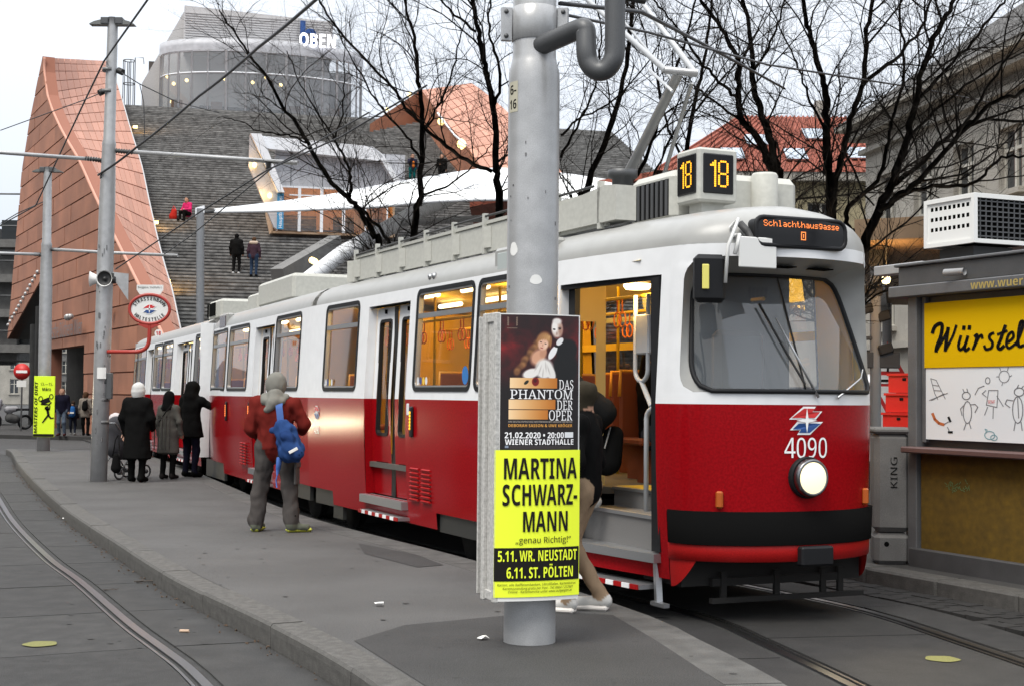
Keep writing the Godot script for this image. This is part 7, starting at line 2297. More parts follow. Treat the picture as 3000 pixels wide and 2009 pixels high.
func build_trees():
	var gr := func(x, d): var p := P(x, 1160, d); return Vector3(p.x, 0.1, p.z)
	# leftmost, leaning left in front of the stairs
	tree("slender bare tree leaning left in front of the library stairs", gr.call(1125, 24), [
		[[gr.call(1125, 24), P(1110, 760, 24), P(1096, 697, 24), P(1060, 625, 24), P(1020, 580, 24), P(958, 522, 23.7), P(904, 420, 23.4), P(846, 339, 23.1), P(802, 263, 22.8), P(744, 178, 22.5), P(690, 100, 22.2), P(640, 30, 22)], 0.13, 0.02],
		limb([[1025, 578], [1025, 518], [1011, 469], [980, 406], [935, 340], [880, 250], [840, 150]], 24, 24.8, 0.06, 0.015),
		limb([[904, 420], [840, 395], [760, 385], [690, 350], [630, 345]], 23.4, 22.6, 0.035, 0.01),
		limb([[1150, 720], [1120, 680], [1075, 630], [1050, 610]], 24, 24, 0.05, 0.05),
		limb([[980, 406], [1000, 330], [1008, 240], [1010, 120], [1015, 20]], 24.6, 25.4, 0.035, 0.01)], 11, 0.28, 1.6)
	tree("upright bare tree with a straight grey trunk left of the foreground pole", gr.call(1205, 25), [
		[[gr.call(1205, 25), P(1213, 694, 25), P(1232, 574, 25), P(1234, 454, 25), P(1236, 335, 25), P(1227, 239, 25), P(1213, 110, 24.8), P(1190, 20, 24.6), P(1180, -60, 24.5)], 0.14, 0.03],
		limb([[1234, 480], [1190, 400], [1130, 330], [1080, 260], [1020, 150], [960, 20]], 25, 24, 0.05, 0.015),
		limb([[1236, 400], [1290, 300], [1330, 200], [1350, 100], [1400, -20]], 25, 26, 0.05, 0.015),
		limb([[1232, 574], [1320, 540], [1400, 470], [1440, 420]], 25, 25.6, 0.045, 0.015)], 12, 0.30, 1.6)
	tree("taller bare tree directly left of the foreground pole, dark forked trunk", gr.call(1470, 24), [
		[[gr.call(1470, 24), P(1461, 641, 24), P(1452, 478, 24), P(1447, 335, 24), P(1428, 230, 24), P(1409, 129, 24), P(1394, 48, 24), P(1380, -60, 24)], 0.135, 0.06],
		limb([[1442, 502], [1346, 459], [1256, 382], [1198, 325], [1146, 253], [1050, 158], [960, 40], [920, -30]], 24, 22, 0.07, 0.025),
		limb([[1447, 310], [1466, 239], [1450, 150], [1430, 60], [1440, -40]], 24, 24.6, 0.06, 0.03),
		limb([[1394, 91], [1318, 29], [1270, -30]], 24, 23.6, 0.045, 0.025),
		limb([[1452, 478], [1520, 420], [1600, 300], [1640, 180]], 24, 24.8, 0.045, 0.015)], 13, 0.31, 1.7)
	tree("bare tree with several right-leaning limbs behind the pantograph", gr.call(1690, 23), [
		[[gr.call(1690, 23), P(1700, 640, 23), P(1717, 566, 23), P(1783, 388, 23), P(1828, 233, 23), P(1850, 55, 23), P(1862, -60, 23)], 0.13, 0.05],
		limb([[1790, 620], [1833, 555], [1889, 472], [1939, 333], [1966, 239], [2011, 111], [2044, -20]], 23.5, 24.2, 0.08, 0.03),
		limb([[1890, 560], [1911, 527], [1989, 361], [2088, 250], [2150, 140]], 23.8, 24.8, 0.05, 0.015),
		limb([[1643, 459], [1700, 350], [1743, 253], [1760, 120], [1740, -30]], 23, 22.4, 0.045, 0.02),
		limb([[1643, 397], [1690, 354], [1800, 290], [1900, 180], [1960, 60]], 22.8, 22, 0.04, 0.015)], 14, 0.29, 1.7)
	tree("twin-trunked bare tree behind the tram's number box", gr.call(2290, 20), [
		[[gr.call(2290, 20), P(2285, 600, 20), P(2272, 488, 20), P(2250, 388, 20), P(2222, 300, 20), P(2205, 211, 20), P(2202, 111, 20), P(2175, -40, 20)], 0.15, 0.05],
		[[gr.call(2280, 19.7), P(2270, 590, 19.7), P(2255, 488, 19.7), P(2216, 400, 19.6), P(2172, 344, 19.5), P(2166, 250, 19.4), P(2161, 166, 19.3), P(2111, 83, 19.2), P(2055, 0, 19.1), P(2030, -50, 19)], 0.13, 0.035],
		limb([[2170, 300], [2120, 250], [2060, 190], [2000, 100], [1930, 20], [1900, -30]], 19.5, 18.6, 0.05, 0.018),
		limb([[2166, 350], [2080, 290], [2020, 240], [1990, 215]], 19.5, 19.0, 0.04, 0.012),
		limb([[2205, 211], [2260, 120], [2290, 40], [2310, -40]], 20, 20.6, 0.04, 0.02)], 15, 0.28, 1.6)
	tree("bare tree with a V-shaped fork behind the tram's destination display", gr.call(2440, 19), [
		[[gr.call(2440, 19), P(2438, 605, 19), P(2427, 500, 19), P(2421, 377, 19), P(2421, 277, 19), P(2399, 194, 19), P(2374, 111, 19), P(2355, 17, 19), P(2345, -50, 19)], 0.14, 0.04],
		limb([[2436, 640], [2444, 577], [2471, 444], [2499, 333], [2532, 238], [2538, 111], [2557, 0], [2565, -60]], 19, 18.6, 0.10, 0.04),
		limb([[2525, 245], [2616, 177], [2699, 83], [2730, -20]], 18.7, 18, 0.06, 0.025),
		limb([[2421, 377], [2375, 300], [2340, 200], [2300, 110], [2240, -10]], 19, 19.6, 0.04, 0.015),
		limb([[2471, 444], [2530, 560], [2560, 600]], 18.9, 18.8, 0.03, 0.02)], 16, 0.28, 1.6)
	tree("large spreading bare tree between the tram and the snack stand", gr.call(2490, 17.5), [
		[[gr.call(2490, 17.5), P(2510, 800, 17.5), P(2527, 738, 17.5), P(2566, 638, 17.5), P(2610, 544, 17.5), P(2655, 416, 17.4), P(2688, 288, 17.2), P(2727, 138, 17), P(2782, 28, 16.8), P(2810, -60, 16.7)], 0.15, 0.04],
		limb([[2575, 620], [2620, 585], [2688, 533], [2788, 422], [2899, 311], [3000, 266], [3120, 200]], 17.5, 16, 0.085, 0.03),
		limb([[2600, 560], [2688, 488], [2788, 388], [2866, 355], [3000, 355], [3120, 330]], 17.5, 18.2, 0.06, 0.025),
		limb([[2620, 580], [2732, 547], [2849, 538], [2921, 472], [3000, 461], [3100, 440]], 17.4, 16.6, 0.055, 0.02),
		limb([[2500, 680], [2477, 627], [2571, 527], [2600, 430], [2625, 330], [2650, 220], [2640, 60], [2640, -40]], 17.6, 18.4, 0.06, 0.025),
		limb([[2688, 288], [2760, 220], [2850, 120], [2930, 20], [2980, -40]], 17.2, 16.4, 0.045, 0.02),
		limb([[2788, 422], [2850, 330], [2920, 220], [3010, 90]], 16.6, 15.8, 0.04, 0.018),
		limb([[2655, 416], [2740, 330], [2830, 250], [2940, 180], [3060, 130]], 17.4, 18.4, 0.04, 0.018)], 17, 0.27, 1.5)
	tree("bare tree farther back behind the pantograph, thin upright limbs", gr.call(2040, 30), [
		[[gr.call(2040, 30), P(2030, 600, 30), P(2010, 480, 30), P(2030, 330, 30), P(2060, 200, 30), P(2080, 60, 30), P(2090, -60, 30)], 0.14, 0.04],
		limb([[2010, 480], [1960, 380], [1930, 260], [1890, 120], [1860, -20]], 30, 30.5, 0.06, 0.025),
		limb([[2030, 330], [2110, 240], [2190, 140], [2250, 20]], 30, 29.5, 0.05, 0.02)], 18, 0.5, 2.0)
	# one behind the camera, which the windscreen mirrors
	tree("bare tree right of the picture beyond the snack stand, mirrored in the windscreen", Vector3(9.6, 0.13, -7.6), [
		[[Vector3(9.6, 0.13, -7.6), Vector3(9.4, 2.6, -7.7), Vector3(9.1, 5.0, -8.0), Vector3(8.6, 8.2, -8.4)], 0.20, 0.06],
		[[Vector3(9.3, 3.2, -7.7), Vector3(8.4, 5.0, -8.6), Vector3(7.6, 6.6, -9.6), Vector3(7.2, 8.0, -10.4)], 0.12, 0.03],
		[[Vector3(9.2, 4.4, -7.8), Vector3(8.8, 6.4, -7.0), Vector3(7.8, 7.8, -6.2)], 0.10, 0.03],
		[[Vector3(8.4, 5.0, -8.6), Vector3(7.4, 5.8, -8.4), Vector3(6.6, 6.4, -8.0)], 0.06, 0.02]], 19, 0.4, 1.4)

# ---------------------------------------------------------------- people: one continuous skin over a skeleton of tapered bones
func sdf_mesh(bones: Array, cell: float, k: float, wr := 0.005) -> ArrayMesh:      # bone: [a, b, ra, rb, colour, flatness, lowest height]
	var lo := Vector3(1e9, 1e9, 1e9); var hi := -lo
	for b in bones:
		for e in 2:
			var r: float = b[2 + e] + 0.06
			lo = lo.min(b[e] - Vector3.ONE * r); hi = hi.max(b[e] + Vector3.ONE * r)
	var nx := int((hi.x - lo.x) / cell) + 2; var ny := int((hi.y - lo.y) / cell) + 2; var nz := int((hi.z - lo.z) / cell) + 2
	var g := PackedFloat32Array(); g.resize(nx * ny * nz); g.fill(1.0)
	var best := PackedFloat32Array(); best.resize(nx * ny * nz); best.fill(1.0)
	var ci := PackedByteArray(); ci.resize(nx * ny * nz)
	for bi in bones.size():
		var b: Array = bones[bi]
		var A: Vector3 = b[0]; var ba: Vector3 = b[1] - b[0]
		var ra: float = b[2]; var dr: float = b[3] - b[2]
		var fz: float = 1.0 / (b[5] if b.size() > 5 else 1.0)
		var l2 := maxf(ba.length_squared(), 1e-8)
		var cut: float = b[6] if b.size() > 6 else -9.0
		var m := maxf(b[2], b[3]) + k + cell * 2
		var p0: Vector3 = ((b[0].min(b[1]) - Vector3.ONE * m - lo) / cell).floor(); var p1: Vector3 = ((b[0].max(b[1]) + Vector3.ONE * m - lo) / cell).ceil()
		var x0 := maxi(0, int(p0.x)); var y0 := maxi(0, int(p0.y)); var z0 := maxi(0, int(p0.z))
		var x1 := mini(nx - 1, int(p1.x)); var y1 := mini(ny - 1, int(p1.y)); var z1 := mini(nz - 1, int(p1.z))
		for z in range(z0, z1 + 1):
			for y in range(y0, y1 + 1):
				var i := (z * ny + y) * nx + x0
				var pa := lo + Vector3(x0, y, z) * cell - A
				pa.z *= fz
				var under := cut - (lo.y + y * cell)
				for x in range(x0, x1 + 1):
					var h := clampf(pa.dot(ba) / l2, 0.0, 1.0)
					var d := maxf((pa - ba * h).length() - ra - dr * h, under)
					var c := g[i]
					if d < best[i]:
						best[i] = d; ci[i] = bi
					var hh := maxf(k - absf(c - d), 0.0)
					g[i] = minf(c, d) - hh * hh * 0.25 / k
					i += 1
					pa.x += cell
	if wr > 0:
		var nzz := FastNoiseLite.new(); nzz.frequency = 7.0; nzz.seed = bones.size(); nzz.fractal_octaves = 2
		for z in nz:
			for y in ny:
				var i := (z * ny + y) * nx
				for x in nx:
					if absf(g[i]) < 0.05: g[i] += wr * 2.0 * nzz.get_noise_3d(x * cell, y * cell * 0.6, z * cell)
					i += 1
	# surface nets
	var id := PackedInt32Array(); id.resize(nx * ny * nz); id.fill(-1)
	var vs := PackedVector3Array(); var cs := PackedColorArray(); var ix := PackedInt32Array()
	var sx := 1; var sy := nx; var sz := nx * ny
	var offs := [0, sx, sy, sx + sy, sz, sx + sz, sy + sz, sx + sy + sz]
	var edges := [[0, 1], [2, 3], [4, 5], [6, 7], [0, 2], [1, 3], [4, 6], [5, 7], [0, 4], [1, 5], [2, 6], [3, 7]]
	for z in nz - 1:
		for y in ny - 1:
			var i := (z * ny + y) * nx
			for x in nx - 1:
				if absf(g[i]) < cell * 2.2:
					var s := 0
					for o in 8:
						if g[i + offs[o]] < 0: s |= 1 << o
					if s != 0 and s != 255:
						var p := Vector3.ZERO; var n := 0
						for e in edges:
							var a := g[i + offs[e[0]]]; var bq := g[i + offs[e[1]]]
							if (a < 0) != (bq < 0):
								var t := a / (a - bq)
								var q0 := Vector3(e[0] & 1, (e[0] >> 1) & 1, (e[0] >> 2) & 1); var q1 := Vector3(e[1] & 1, (e[1] >> 1) & 1, (e[1] >> 2) & 1)
								p += q0.lerp(q1, t); n += 1
						id[i] = vs.size()
						vs.append(lo + (Vector3(x, y, z) + p / n) * cell)
						cs.append(bones[ci[i]][4])
				i += 1
	for z in range(1, nz - 1):
		for y in range(1, ny - 1):
			var i := (z * ny + y) * nx + 1
			for x in range(1, nx - 1):
				if id[i] >= 0:
					for ax in 3:
						var st: int = [sx, sy, sz][ax]; var u: int = [sy, sz, sx][ax]; var w: int = [sz, sx, sy][ax]
						if (g[i] < 0) != (g[i + st] < 0):
							var q := [id[i], id[i - u], id[i - u - w], id[i - w]]
							if q[1] >= 0 and q[2] >= 0 and q[3] >= 0:
								if g[i] < 0: ix.append_array(PackedInt32Array([q[0], q[1], q[2], q[0], q[2], q[3]]))
								else: ix.append_array(PackedInt32Array([q[0], q[2], q[1], q[0], q[3], q[2]]))
				i += 1
	var nn := PackedVector3Array(); nn.resize(vs.size())
	for t in range(0, ix.size(), 3):
		var f := (vs[ix[t + 2]] - vs[ix[t]]).cross(vs[ix[t + 1]] - vs[ix[t]])
		for e in 3: nn[ix[t + e]] += f
	for i in nn.size(): nn[i] = nn[i].normalized()
	var arr := []; arr.resize(Mesh.ARRAY_MAX)
	arr[Mesh.ARRAY_VERTEX] = vs; arr[Mesh.ARRAY_NORMAL] = nn; arr[Mesh.ARRAY_COLOR] = cs; arr[Mesh.ARRAY_INDEX] = ix
	var am := ArrayMesh.new(); am.add_surface_from_arrays(Mesh.PRIMITIVE_TRIANGLES, arr)
	return am

const SKIN := Color(0.46, 0.27, 0.19)

func figure(J: Dictionary, C: Dictionary, o := {}) -> Array:
	var j := {"pel": Vector3(0, 0.95, 0), "chs": Vector3(0, 1.30, 0), "nck": Vector3(0, 1.49, -0.005), "hd": Vector3(0, 1.615, 0.015),
		"shL": Vector3(0.185, 1.42, 0), "elL": Vector3(0.255, 1.14, -0.02), "wrL": Vector3(0.26, 0.90, 0.06), "shR": Vector3(-0.185, 1.42, 0), "elR": Vector3(-0.255, 1.14, -0.02), "wrR": Vector3(-0.26, 0.90, 0.06),
		"hpL": Vector3(0.095, 0.93, 0), "knL": Vector3(0.11, 0.50, 0.02), "anL": Vector3(0.11, 0.09, -0.02), "hpR": Vector3(-0.095, 0.93, 0), "knR": Vector3(-0.11, 0.50, 0.02), "anR": Vector3(-0.11, 0.09, -0.02),
		"toL": Vector3(0.125, 0.045, 0.14), "toR": Vector3(-0.125, 0.045, 0.14)}
	for q in J: j[q] = J[q]
	var w: float = o.get("w", 1.0)       # bulk of the clothes
	var top: Color = C.top; var leg: Color = C.leg; var shoe: Color = C.shoe
	var b := [[j.pel, j.chs, 0.150 * w, 0.165 * w, top, 0.74], [j.chs, j.nck - Vector3(0, 0.06, 0), 0.165 * w, 0.105 * w, top, 0.72], [j.shL, j.shR, 0.078 * w, 0.078 * w, top, 0.9],
		[j.nck - Vector3(0, 0.05, 0), j.hd, 0.06, 0.055, C.get("neck", SKIN)],
		[j.hd + Vector3(0, -0.035, 0.012), j.hd + Vector3(0, 0.045, -0.008), 0.080, 0.098, C.get("head", SKIN)]]
	if C.has("face"): b.append([j.hd + Vector3(0, -0.05, 0.05), j.hd + Vector3(0, 0.02, 0.055), 0.055, 0.058, C.face])
	if not C.has("head"):
		b.append([j.hd + Vector3(0, -0.01, 0.10), j.hd + Vector3(0, -0.03, 0.115), 0.014, 0.018, SKIN])
		for s in [-1.0, 1.0]: b.append([j.hd + Vector3(s * 0.088, 0.01, 0), j.hd + Vector3(s * 0.092, -0.03, 0.005), 0.022, 0.016, SKIN])
	for s in ["L", "R"]:
		b.append([j["sh" + s], j["el" + s], 0.066 * w, 0.054 * w, top]); b.append([j["el" + s], j["wr" + s], 0.054 * w, 0.042 * w, top])
		var hand: Vector3 = j["wr" + s] + (j["wr" + s] - j["el" + s]).normalized() * 0.07
		b.append([j["wr" + s], hand, 0.034, 0.036, C.get("hand", SKIN)])
		b.append([j["hp" + s], j["kn" + s], 0.098 * o.get("lw", 1.0), 0.070 * o.get("lw", 1.0), leg]); b.append([j["kn" + s], j["an" + s], 0.068 * o.get("lw", 1.0), 0.056 * o.get("lw", 1.0), leg])
		b.append([j["an" + s] + Vector3(0, -0.03, -0.03), j["to" + s], 0.048, 0.042, shoe])
	b.append([j.hpL, j.hpR, 0.115, 0.115, leg if not o.has("hem") else top, 0.85])
	if o.has("hem"): b.append([j.pel + Vector3(0, 0.1, 0), Vector3(j.pel.x, o.hem, j.pel.z), 0.16 * w, o.get("hem_r", 0.23), top, 0.8, o.hem])
	if o.has("hair"):
		b.append([j.hd + Vector3(0, 0.05, -0.02), j.hd + Vector3(0, -0.02, -0.045), 0.102, 0.085, o.hair])
		if o.has("hair_long"): b.append([j.hd + Vector3(0, 0.02, -0.05), j.nck + Vector3(0, -0.10, -0.09), 0.085, 0.07, o.hair])
	return b

func hand(parent: Node, xf: Transform3D, m):      # palm, four curled fingers of unequal length and a thumb; +y runs out of the wrist
	var mb := MB.new(true)
	mb.lathe([[0.0, -0.01], [0.030, 0.0], [0.038, 0.045], [0.036, 0.085], [0.0, 0.095]], 10, Transform3D(Basis.from_scale(Vector3(1, 1, 0.45)), Vector3.ZERO))
	for k in 4:
		var x := -0.027 + k * 0.018; var l: float = [0.065, 0.078, 0.072, 0.055][k]
		mb.tube([Vector3(x, 0.08, 0), Vector3(x * 1.05, 0.08 + l * 0.5, 0.008), Vector3(x * 1.05, 0.08 + l * 0.85, 0.028)], [0.0095, 0.009, 0.007], 6)
	mb.tube([Vector3(0.03, 0.02, 0.0), Vector3(0.055, 0.05, 0.012), Vector3(0.058, 0.085, 0.02)], [0.012, 0.011, 0.008], 6)
	obj("hand", mb, m, parent, xf)

func person(label: String, at: Vector3, turn: float, bones: Array, cell: float, scale := 1.0, k := 0.045, wr := 0.005) -> Node3D:
	var t := thing("person", label, "person", at, turn)
	var bb := []
	for b in bones:
		var q: Array = b.duplicate()
		q[0] = q[0] * scale; q[1] = q[1] * scale; q[2] = q[2] * scale; q[3] = q[3] * scale
		if q.size() > 6: q[6] = q[6] * scale
		bb.append(q)
	obj("body", sdf_mesh(bb, cell, k, wr), M.cloth, t)
	return t

func blob_mesh(list: Array, cell: float, k := 0.03, wr := 0.006) -> ArrayMesh:
	return sdf_mesh(list, cell, k, wr)

func build_people():
	var BLK := Color(0.009, 0.009, 0.010); var NAVY := Color(0.012, 0.015, 0.024)
	# man in the red jacket
	var red := Color(0.16, 0.022, 0.018); var trs := Color(0.085, 0.078, 0.074); var shoe := Color(0.16, 0.17, 0.13)
	var J := {"hpL": Vector3(0.10, 0.94, 0), "knL": Vector3(0.165, 0.50, 0.03), "anL": Vector3(0.20, 0.09, -0.01), "toL": Vector3(0.20, 0.05, 0.16),
		"knR": Vector3(-0.17, 0.50, 0.02), "anR": Vector3(-0.20, 0.09, -0.02), "toR": Vector3(-0.36, 0.05, 0.05), "hpR": Vector3(-0.10, 0.94, 0),
		"shL": Vector3(0.205, 1.415, 0), "shR": Vector3(-0.205, 1.405, 0), "elL": Vector3(0.285, 1.14, -0.03), "wrL": Vector3(0.20, 1.0, 0.20), "elR": Vector3(-0.33, 1.19, 0.02), "wrR": Vector3(-0.24, 1.12, 0.25), "hd": Vector3(0, 1.615, 0.03)}
	var bones := figure(J, {"top": red, "leg": trs, "shoe": shoe, "neck": Color(0.2, 0.2, 0.18)}, {"w": 1.2, "lw": 1.22})
	for s in [-1.0, 1.0]: bones.append([Vector3(s * 0.19, 0.42, 0.01), Vector3(s * 0.20, 0.13, -0.01), 0.082, 0.088, trs, 1.0, 0.07])
	bones.append([Vector3(0, 1.05, 0), Vector3(0, 0.90, 0), 0.185, 0.185, red, 0.78, 0.93])
	var t := person("man in dark red jacket, grey beanie and grey cargo trousers, waiting with his back turned", Vector3(-2.72, 0.16, -16.73), PI - 0.12, bones, 0.0135, 1.035, 0.035, 0.011)
	var grey := Color(0.23, 0.225, 0.20)
	obj("beanie", sdf_mesh([[Vector3(0, 1.705, 0.02), Vector3(0, 1.735, 0.015), 0.112, 0.105, grey], [Vector3(-0.0, 1.665, 0.02), Vector3(0, 1.672, 0.02), 0.118, 0.118, grey], [Vector3(0, 1.69, 0.02), Vector3(0, 1.70, 0.02), 0.117, 0.117, grey]], 0.012, 0.015, 0.005), M.cloth, t)
	obj("hood", sdf_mesh([[Vector3(-0.12, 1.545, -0.02), Vector3(0.12, 1.545, -0.02), 0.05, 0.05, grey], [Vector3(-0.10, 1.50, -0.09), Vector3(0.10, 1.50, -0.09), 0.05, 0.05, grey], [Vector3(0.0, 1.47, -0.13), Vector3(0.06, 1.40, -0.135), 0.06, 0.045, grey], [Vector3(0, 1.57, -0.04), Vector3(0, 1.50, -0.08), 0.09, 0.08, grey]], 0.013, 0.04, 0.008), M.cloth, t)
	var mb := MB.new()
	mb.bev(Vector3(-0.275, 0.66, -0.045), Vector3(0.03, 0.22, 0.16), 0.01); mb.bev(Vector3(-0.283, 0.775, -0.045), Vector3(0.035, 0.07, 0.175), 0.01)
	obj("cargo_pocket", mb, mat(trs.r, trs.g, trs.b, 0.9), t)
	for s in [[Vector3(0.207, 0.028, 0.075), 0.0, "shoe_sole"], [Vector3(-0.29, 0.028, 0.02), -1.05, "shoe_sole"]]:
		mb = MB.new(); mb.bev(s[0], Vector3(0.105, 0.045, 0.30), 0.02, Basis(Vector3.UP, s[1]))
		obj(s[2], mb, mat(0.50, 0.52, 0.06, 0.6), t)
	var blue := Color(0.028, 0.068, 0.20); var blue2 := Color(0.02, 0.05, 0.15)
	var bx := Transform3D(Basis(Vector3.UP, PI - 0.12), Vector3(-2.72, 0.16, -16.73))
	var bp := thing("backpack", "blue rucksack hanging from one shoulder of the man in the red jacket", "backpack", bx.origin, PI - 0.12)
	obj("bag", sdf_mesh([[Vector3(-0.17, 1.19, -0.21), Vector3(-0.27, 0.94, -0.25), 0.10, 0.135, blue, 0.9], [Vector3(-0.13, 1.02, -0.20), Vector3(-0.20, 0.90, -0.22), 0.07, 0.09, blue2, 0.9], [Vector3(-0.24, 0.97, -0.31), Vector3(-0.36, 0.92, -0.31), 0.06, 0.07, blue], [Vector3(-0.14, 1.25, -0.22), Vector3(-0.25, 1.20, -0.24), 0.05, 0.055, blue], [Vector3(-0.22, 1.10, -0.31), Vector3(-0.28, 1.07, -0.30), 0.05, 0.05, blue2], [Vector3(-0.10, 1.22, -0.2), Vector3(-0.03, 1.17, -0.2), 0.025, 0.03, blue]], 0.013, 0.03, 0.016), M.cloth, bp)
	mb = MB.new(true); mb.grid(10, 1, func(u, v):
		var c := [Vector3(-0.07, 1.51, 0.03), Vector3(-0.075, 1.50, -0.09), Vector3(-0.09, 1.44, -0.165), Vector3(-0.11, 1.35, -0.19), Vector3(-0.13, 1.22, -0.21)]
		var i := minf(u * 4, 3.999); var p: Vector3 = c[int(i)].lerp(c[int(i) + 1], i - int(i))
		return p + Vector3(lerpf(-0.04, 0.04, v), 0, -0.012))
	obj("strap", mb, mat(0.04, 0.095, 0.28, 0.85), bp)
	mb = MB.new(true); mb.tube([Vector3(-0.12, 0.86, -0.22), Vector3(-0.10, 0.74, -0.20), Vector3(-0.085, 0.66, -0.19)], [0.035, 0.03, 0.01], 6); mb.tube([Vector3(-0.085, 0.66, -0.19), Vector3(-0.07, 0.60, -0.18), Vector3(-0.08, 0.52, -0.18)], 0.008, 5)
	obj("loose_strap", mb, mat(0.04, 0.11, 0.36, 0.85), bp)
	mb = MB.new(); mb.bev(Vector3(-0.32, 0.95, -0.375), Vector3(0.11, 0.035, 0.01), 0.003, Basis(Vector3(0, 0, 1), -0.5))
	obj("label_patch", mb, M.plastic_white, bp)
	# woman with the white hat
	bones = figure({"elL": Vector3(0.29, 1.15, -0.02), "wrL": Vector3(0.30, 0.88, 0.10), "elR": Vector3(-0.27, 1.15, 0.02), "wrR": Vector3(-0.2, 0.98, 0.2), "anL": Vector3(0.13, 0.09, 0.05)}, {"top": BLK, "leg": BLK, "shoe": BLK, "head": Color(0.62, 0.62, 0.60)}, {"w": 1.32, "hem": 0.42, "hem_r": 0.27, "lw": 1.05})
	t = person("stout woman in a long black coat and white knitted hat with her back turned", Vector3(-6.61, 0.16, -25.65), PI - 0.25, bones, 0.021, 0.98, 0.05, 0.006)
	obj("hat", sdf_mesh([[Vector3(0, 1.62, 0.015), Vector3(0, 1.65, 0.01), 0.125, 0.115, Color(0.68, 0.68, 0.66)], [Vector3(0, 1.555, 0.01), Vector3(0, 1.57, 0.01), 0.112, 0.115, Color(0.68, 0.68, 0.66)]], 0.014, 0.02, 0.003), M.cloth, t)
	hand(t, Transform3D(Basis(Vector3.RIGHT, PI), Vector3(0.30, 0.86, 0.11)), M.skin)
	var hb := thing("handbag", "black shoulder bag dangling from the hand of the woman in the white hat", "bag", P(338, 1385, 25.5) * Vector3(1, 0, 1))
	obj("bag", sdf_mesh([[Vector3(0, 0.42, 0), Vector3(0, 0.62, 0), 0.095, 0.055, BLK, 0.8]], 0.016, 0.02, 0.006), M.cloth, hb)
	mb = MB.new(true); mb.tube([Vector3(-0.06, 0.62, 0), Vector3(-0.02, 0.9, 0.0), Vector3(0.03, 1.0, -0.02), Vector3(0.05, 0.8, 0.0), Vector3(0.05, 0.62, 0)], 0.011, 6)
	obj("strap", mb, M.ink_black, hb)
	# second woman: dark headscarf, checked coat
	var chk := Color(0.115, 0.11, 0.10)
	bones = figure({"shR": Vector3(-0.16, 1.40, 0), "shL": Vector3(0.16, 1.40, 0)}, {"top": chk, "leg": BLK, "shoe": Color(0.03, 0.025, 0.025), "head": BLK, "neck": BLK}, {"w": 1.08, "hem": 0.52, "hem_r": 0.24})
	bones.append([Vector3(0, 1.60, -0.02), Vector3(0, 1.42, -0.05), 0.105, 0.11, BLK])
	t = person("woman in grey checked coat and black headscarf beside the white-hatted woman", Vector3(-6.28, 0.16, -26.6), PI - 0.35, bones, 0.021, 0.92, 0.04, 0.005)
	mb = MB.new()
	for k in 5: mb.box(Vector3(-0.16 + k * 0.08, 0.85, -0.21), Vector3(0.012, 0.62, 0.02))
	for k in 4: mb.box(Vector3(0, 0.62 + k * 0.16, -0.215), Vector3(0.40, 0.010, 0.012))
	obj("check_stripe", mb, mat(0.05, 0.048, 0.045, 0.95), t)
	mb = MB.new(true); mb.tube([Vector3(-0.13, 1.36, -0.12), Vector3(-0.02, 1.2, -0.17), Vector3(0.10, 1.02, -0.19)], 0.012, 6)
	obj("bag_strap", mb, M.ink_black, t)
	# third: black hooded parka, hand on the door button
	bones = figure({"shL": Vector3(0.18, 1.42, 0), "elR": Vector3(-0.40, 1.25, 0.22), "wrR": Vector3(-0.52, 1.13, 0.42), "hd": Vector3(0, 1.60, 0.05), "shR": Vector3(-0.20, 1.40, 0.05)}, {"top": BLK, "leg": NAVY, "shoe": BLK, "head": BLK, "neck": BLK}, {"w": 1.16, "hem": 0.74, "hem_r": 0.25})
	bones.append([Vector3(0, 1.64, 0.02), Vector3(0, 1.50, -0.02), 0.135, 0.12, BLK])
	bones.append([Vector3(0, 1.46, -0.02), Vector3(0, 1.40, 0.02), 0.15, 0.15, BLK, 0.8])
	t = person("person in black hooded parka reaching for the tram door button", Vector3(-6.02, 0.16, -27.3), PI - 0.55, bones, 0.021, 1.02, 0.045, 0.006)
	hand(t, Transform3D(Basis(Vector3(0.7, 0, 0.7).normalized(), 1.25), Vector3(-0.55, 1.12, 0.47)), M.skin)
	# pushchair in front of the women
	var pc := thing("pushchair", "pushchair with a pale pink blanket half hidden by the women", "pushchair", Vector3(-7.15, 0.16, -26.7), 2.6)
	for q in [[-0.25, -0.3], [0.25, -0.3], [-0.25, 0.35], [0.25, 0.35]]:
		mb = MB.new(true)
		var pts := []
		for k in 17: pts.append(Vector3(q[0], 0.13 + sin(TAU * k / 16.0) * 0.115, q[1] + cos(TAU * k / 16.0) * 0.115))
		mb.tube(pts, 0.018, 6, false); mb.tube([Vector3(q[0] - 0.03, 0.13, q[1]), Vector3(q[0] + 0.03, 0.13, q[1])], 0.04, 8)
		obj("wheel", mb, M.zinc_dark, pc)
	mb = MB.new(true)
	for s in [-0.25, 0.25]:
		mb.tube([Vector3(s, 0.13, 0.35), Vector3(s, 0.55, 0.0), Vector3(s, 1.02, -0.42)], 0.016, 6); mb.tube([Vector3(s, 0.13, -0.3), Vector3(s, 0.55, 0.1)], 0.016, 6)
	mb.tube([Vector3(-0.25, 1.02, -0.42), Vector3(0.25, 1.02, -0.42)], 0.02, 6)
	obj("frame", mb, M.alu, pc)
	obj("seat", sdf_mesh([[Vector3(0, 0.52, 0.25), Vector3(0, 0.55, -0.1), 0.19, 0.20, Color(0.08, 0.08, 0.09)], [Vector3(0, 0.60, -0.15), Vector3(0, 0.98, -0.15), 0.20, 0.17, Color(0.08, 0.08, 0.09)]], 0.025, 0.05, 0.0), M.cloth, pc)
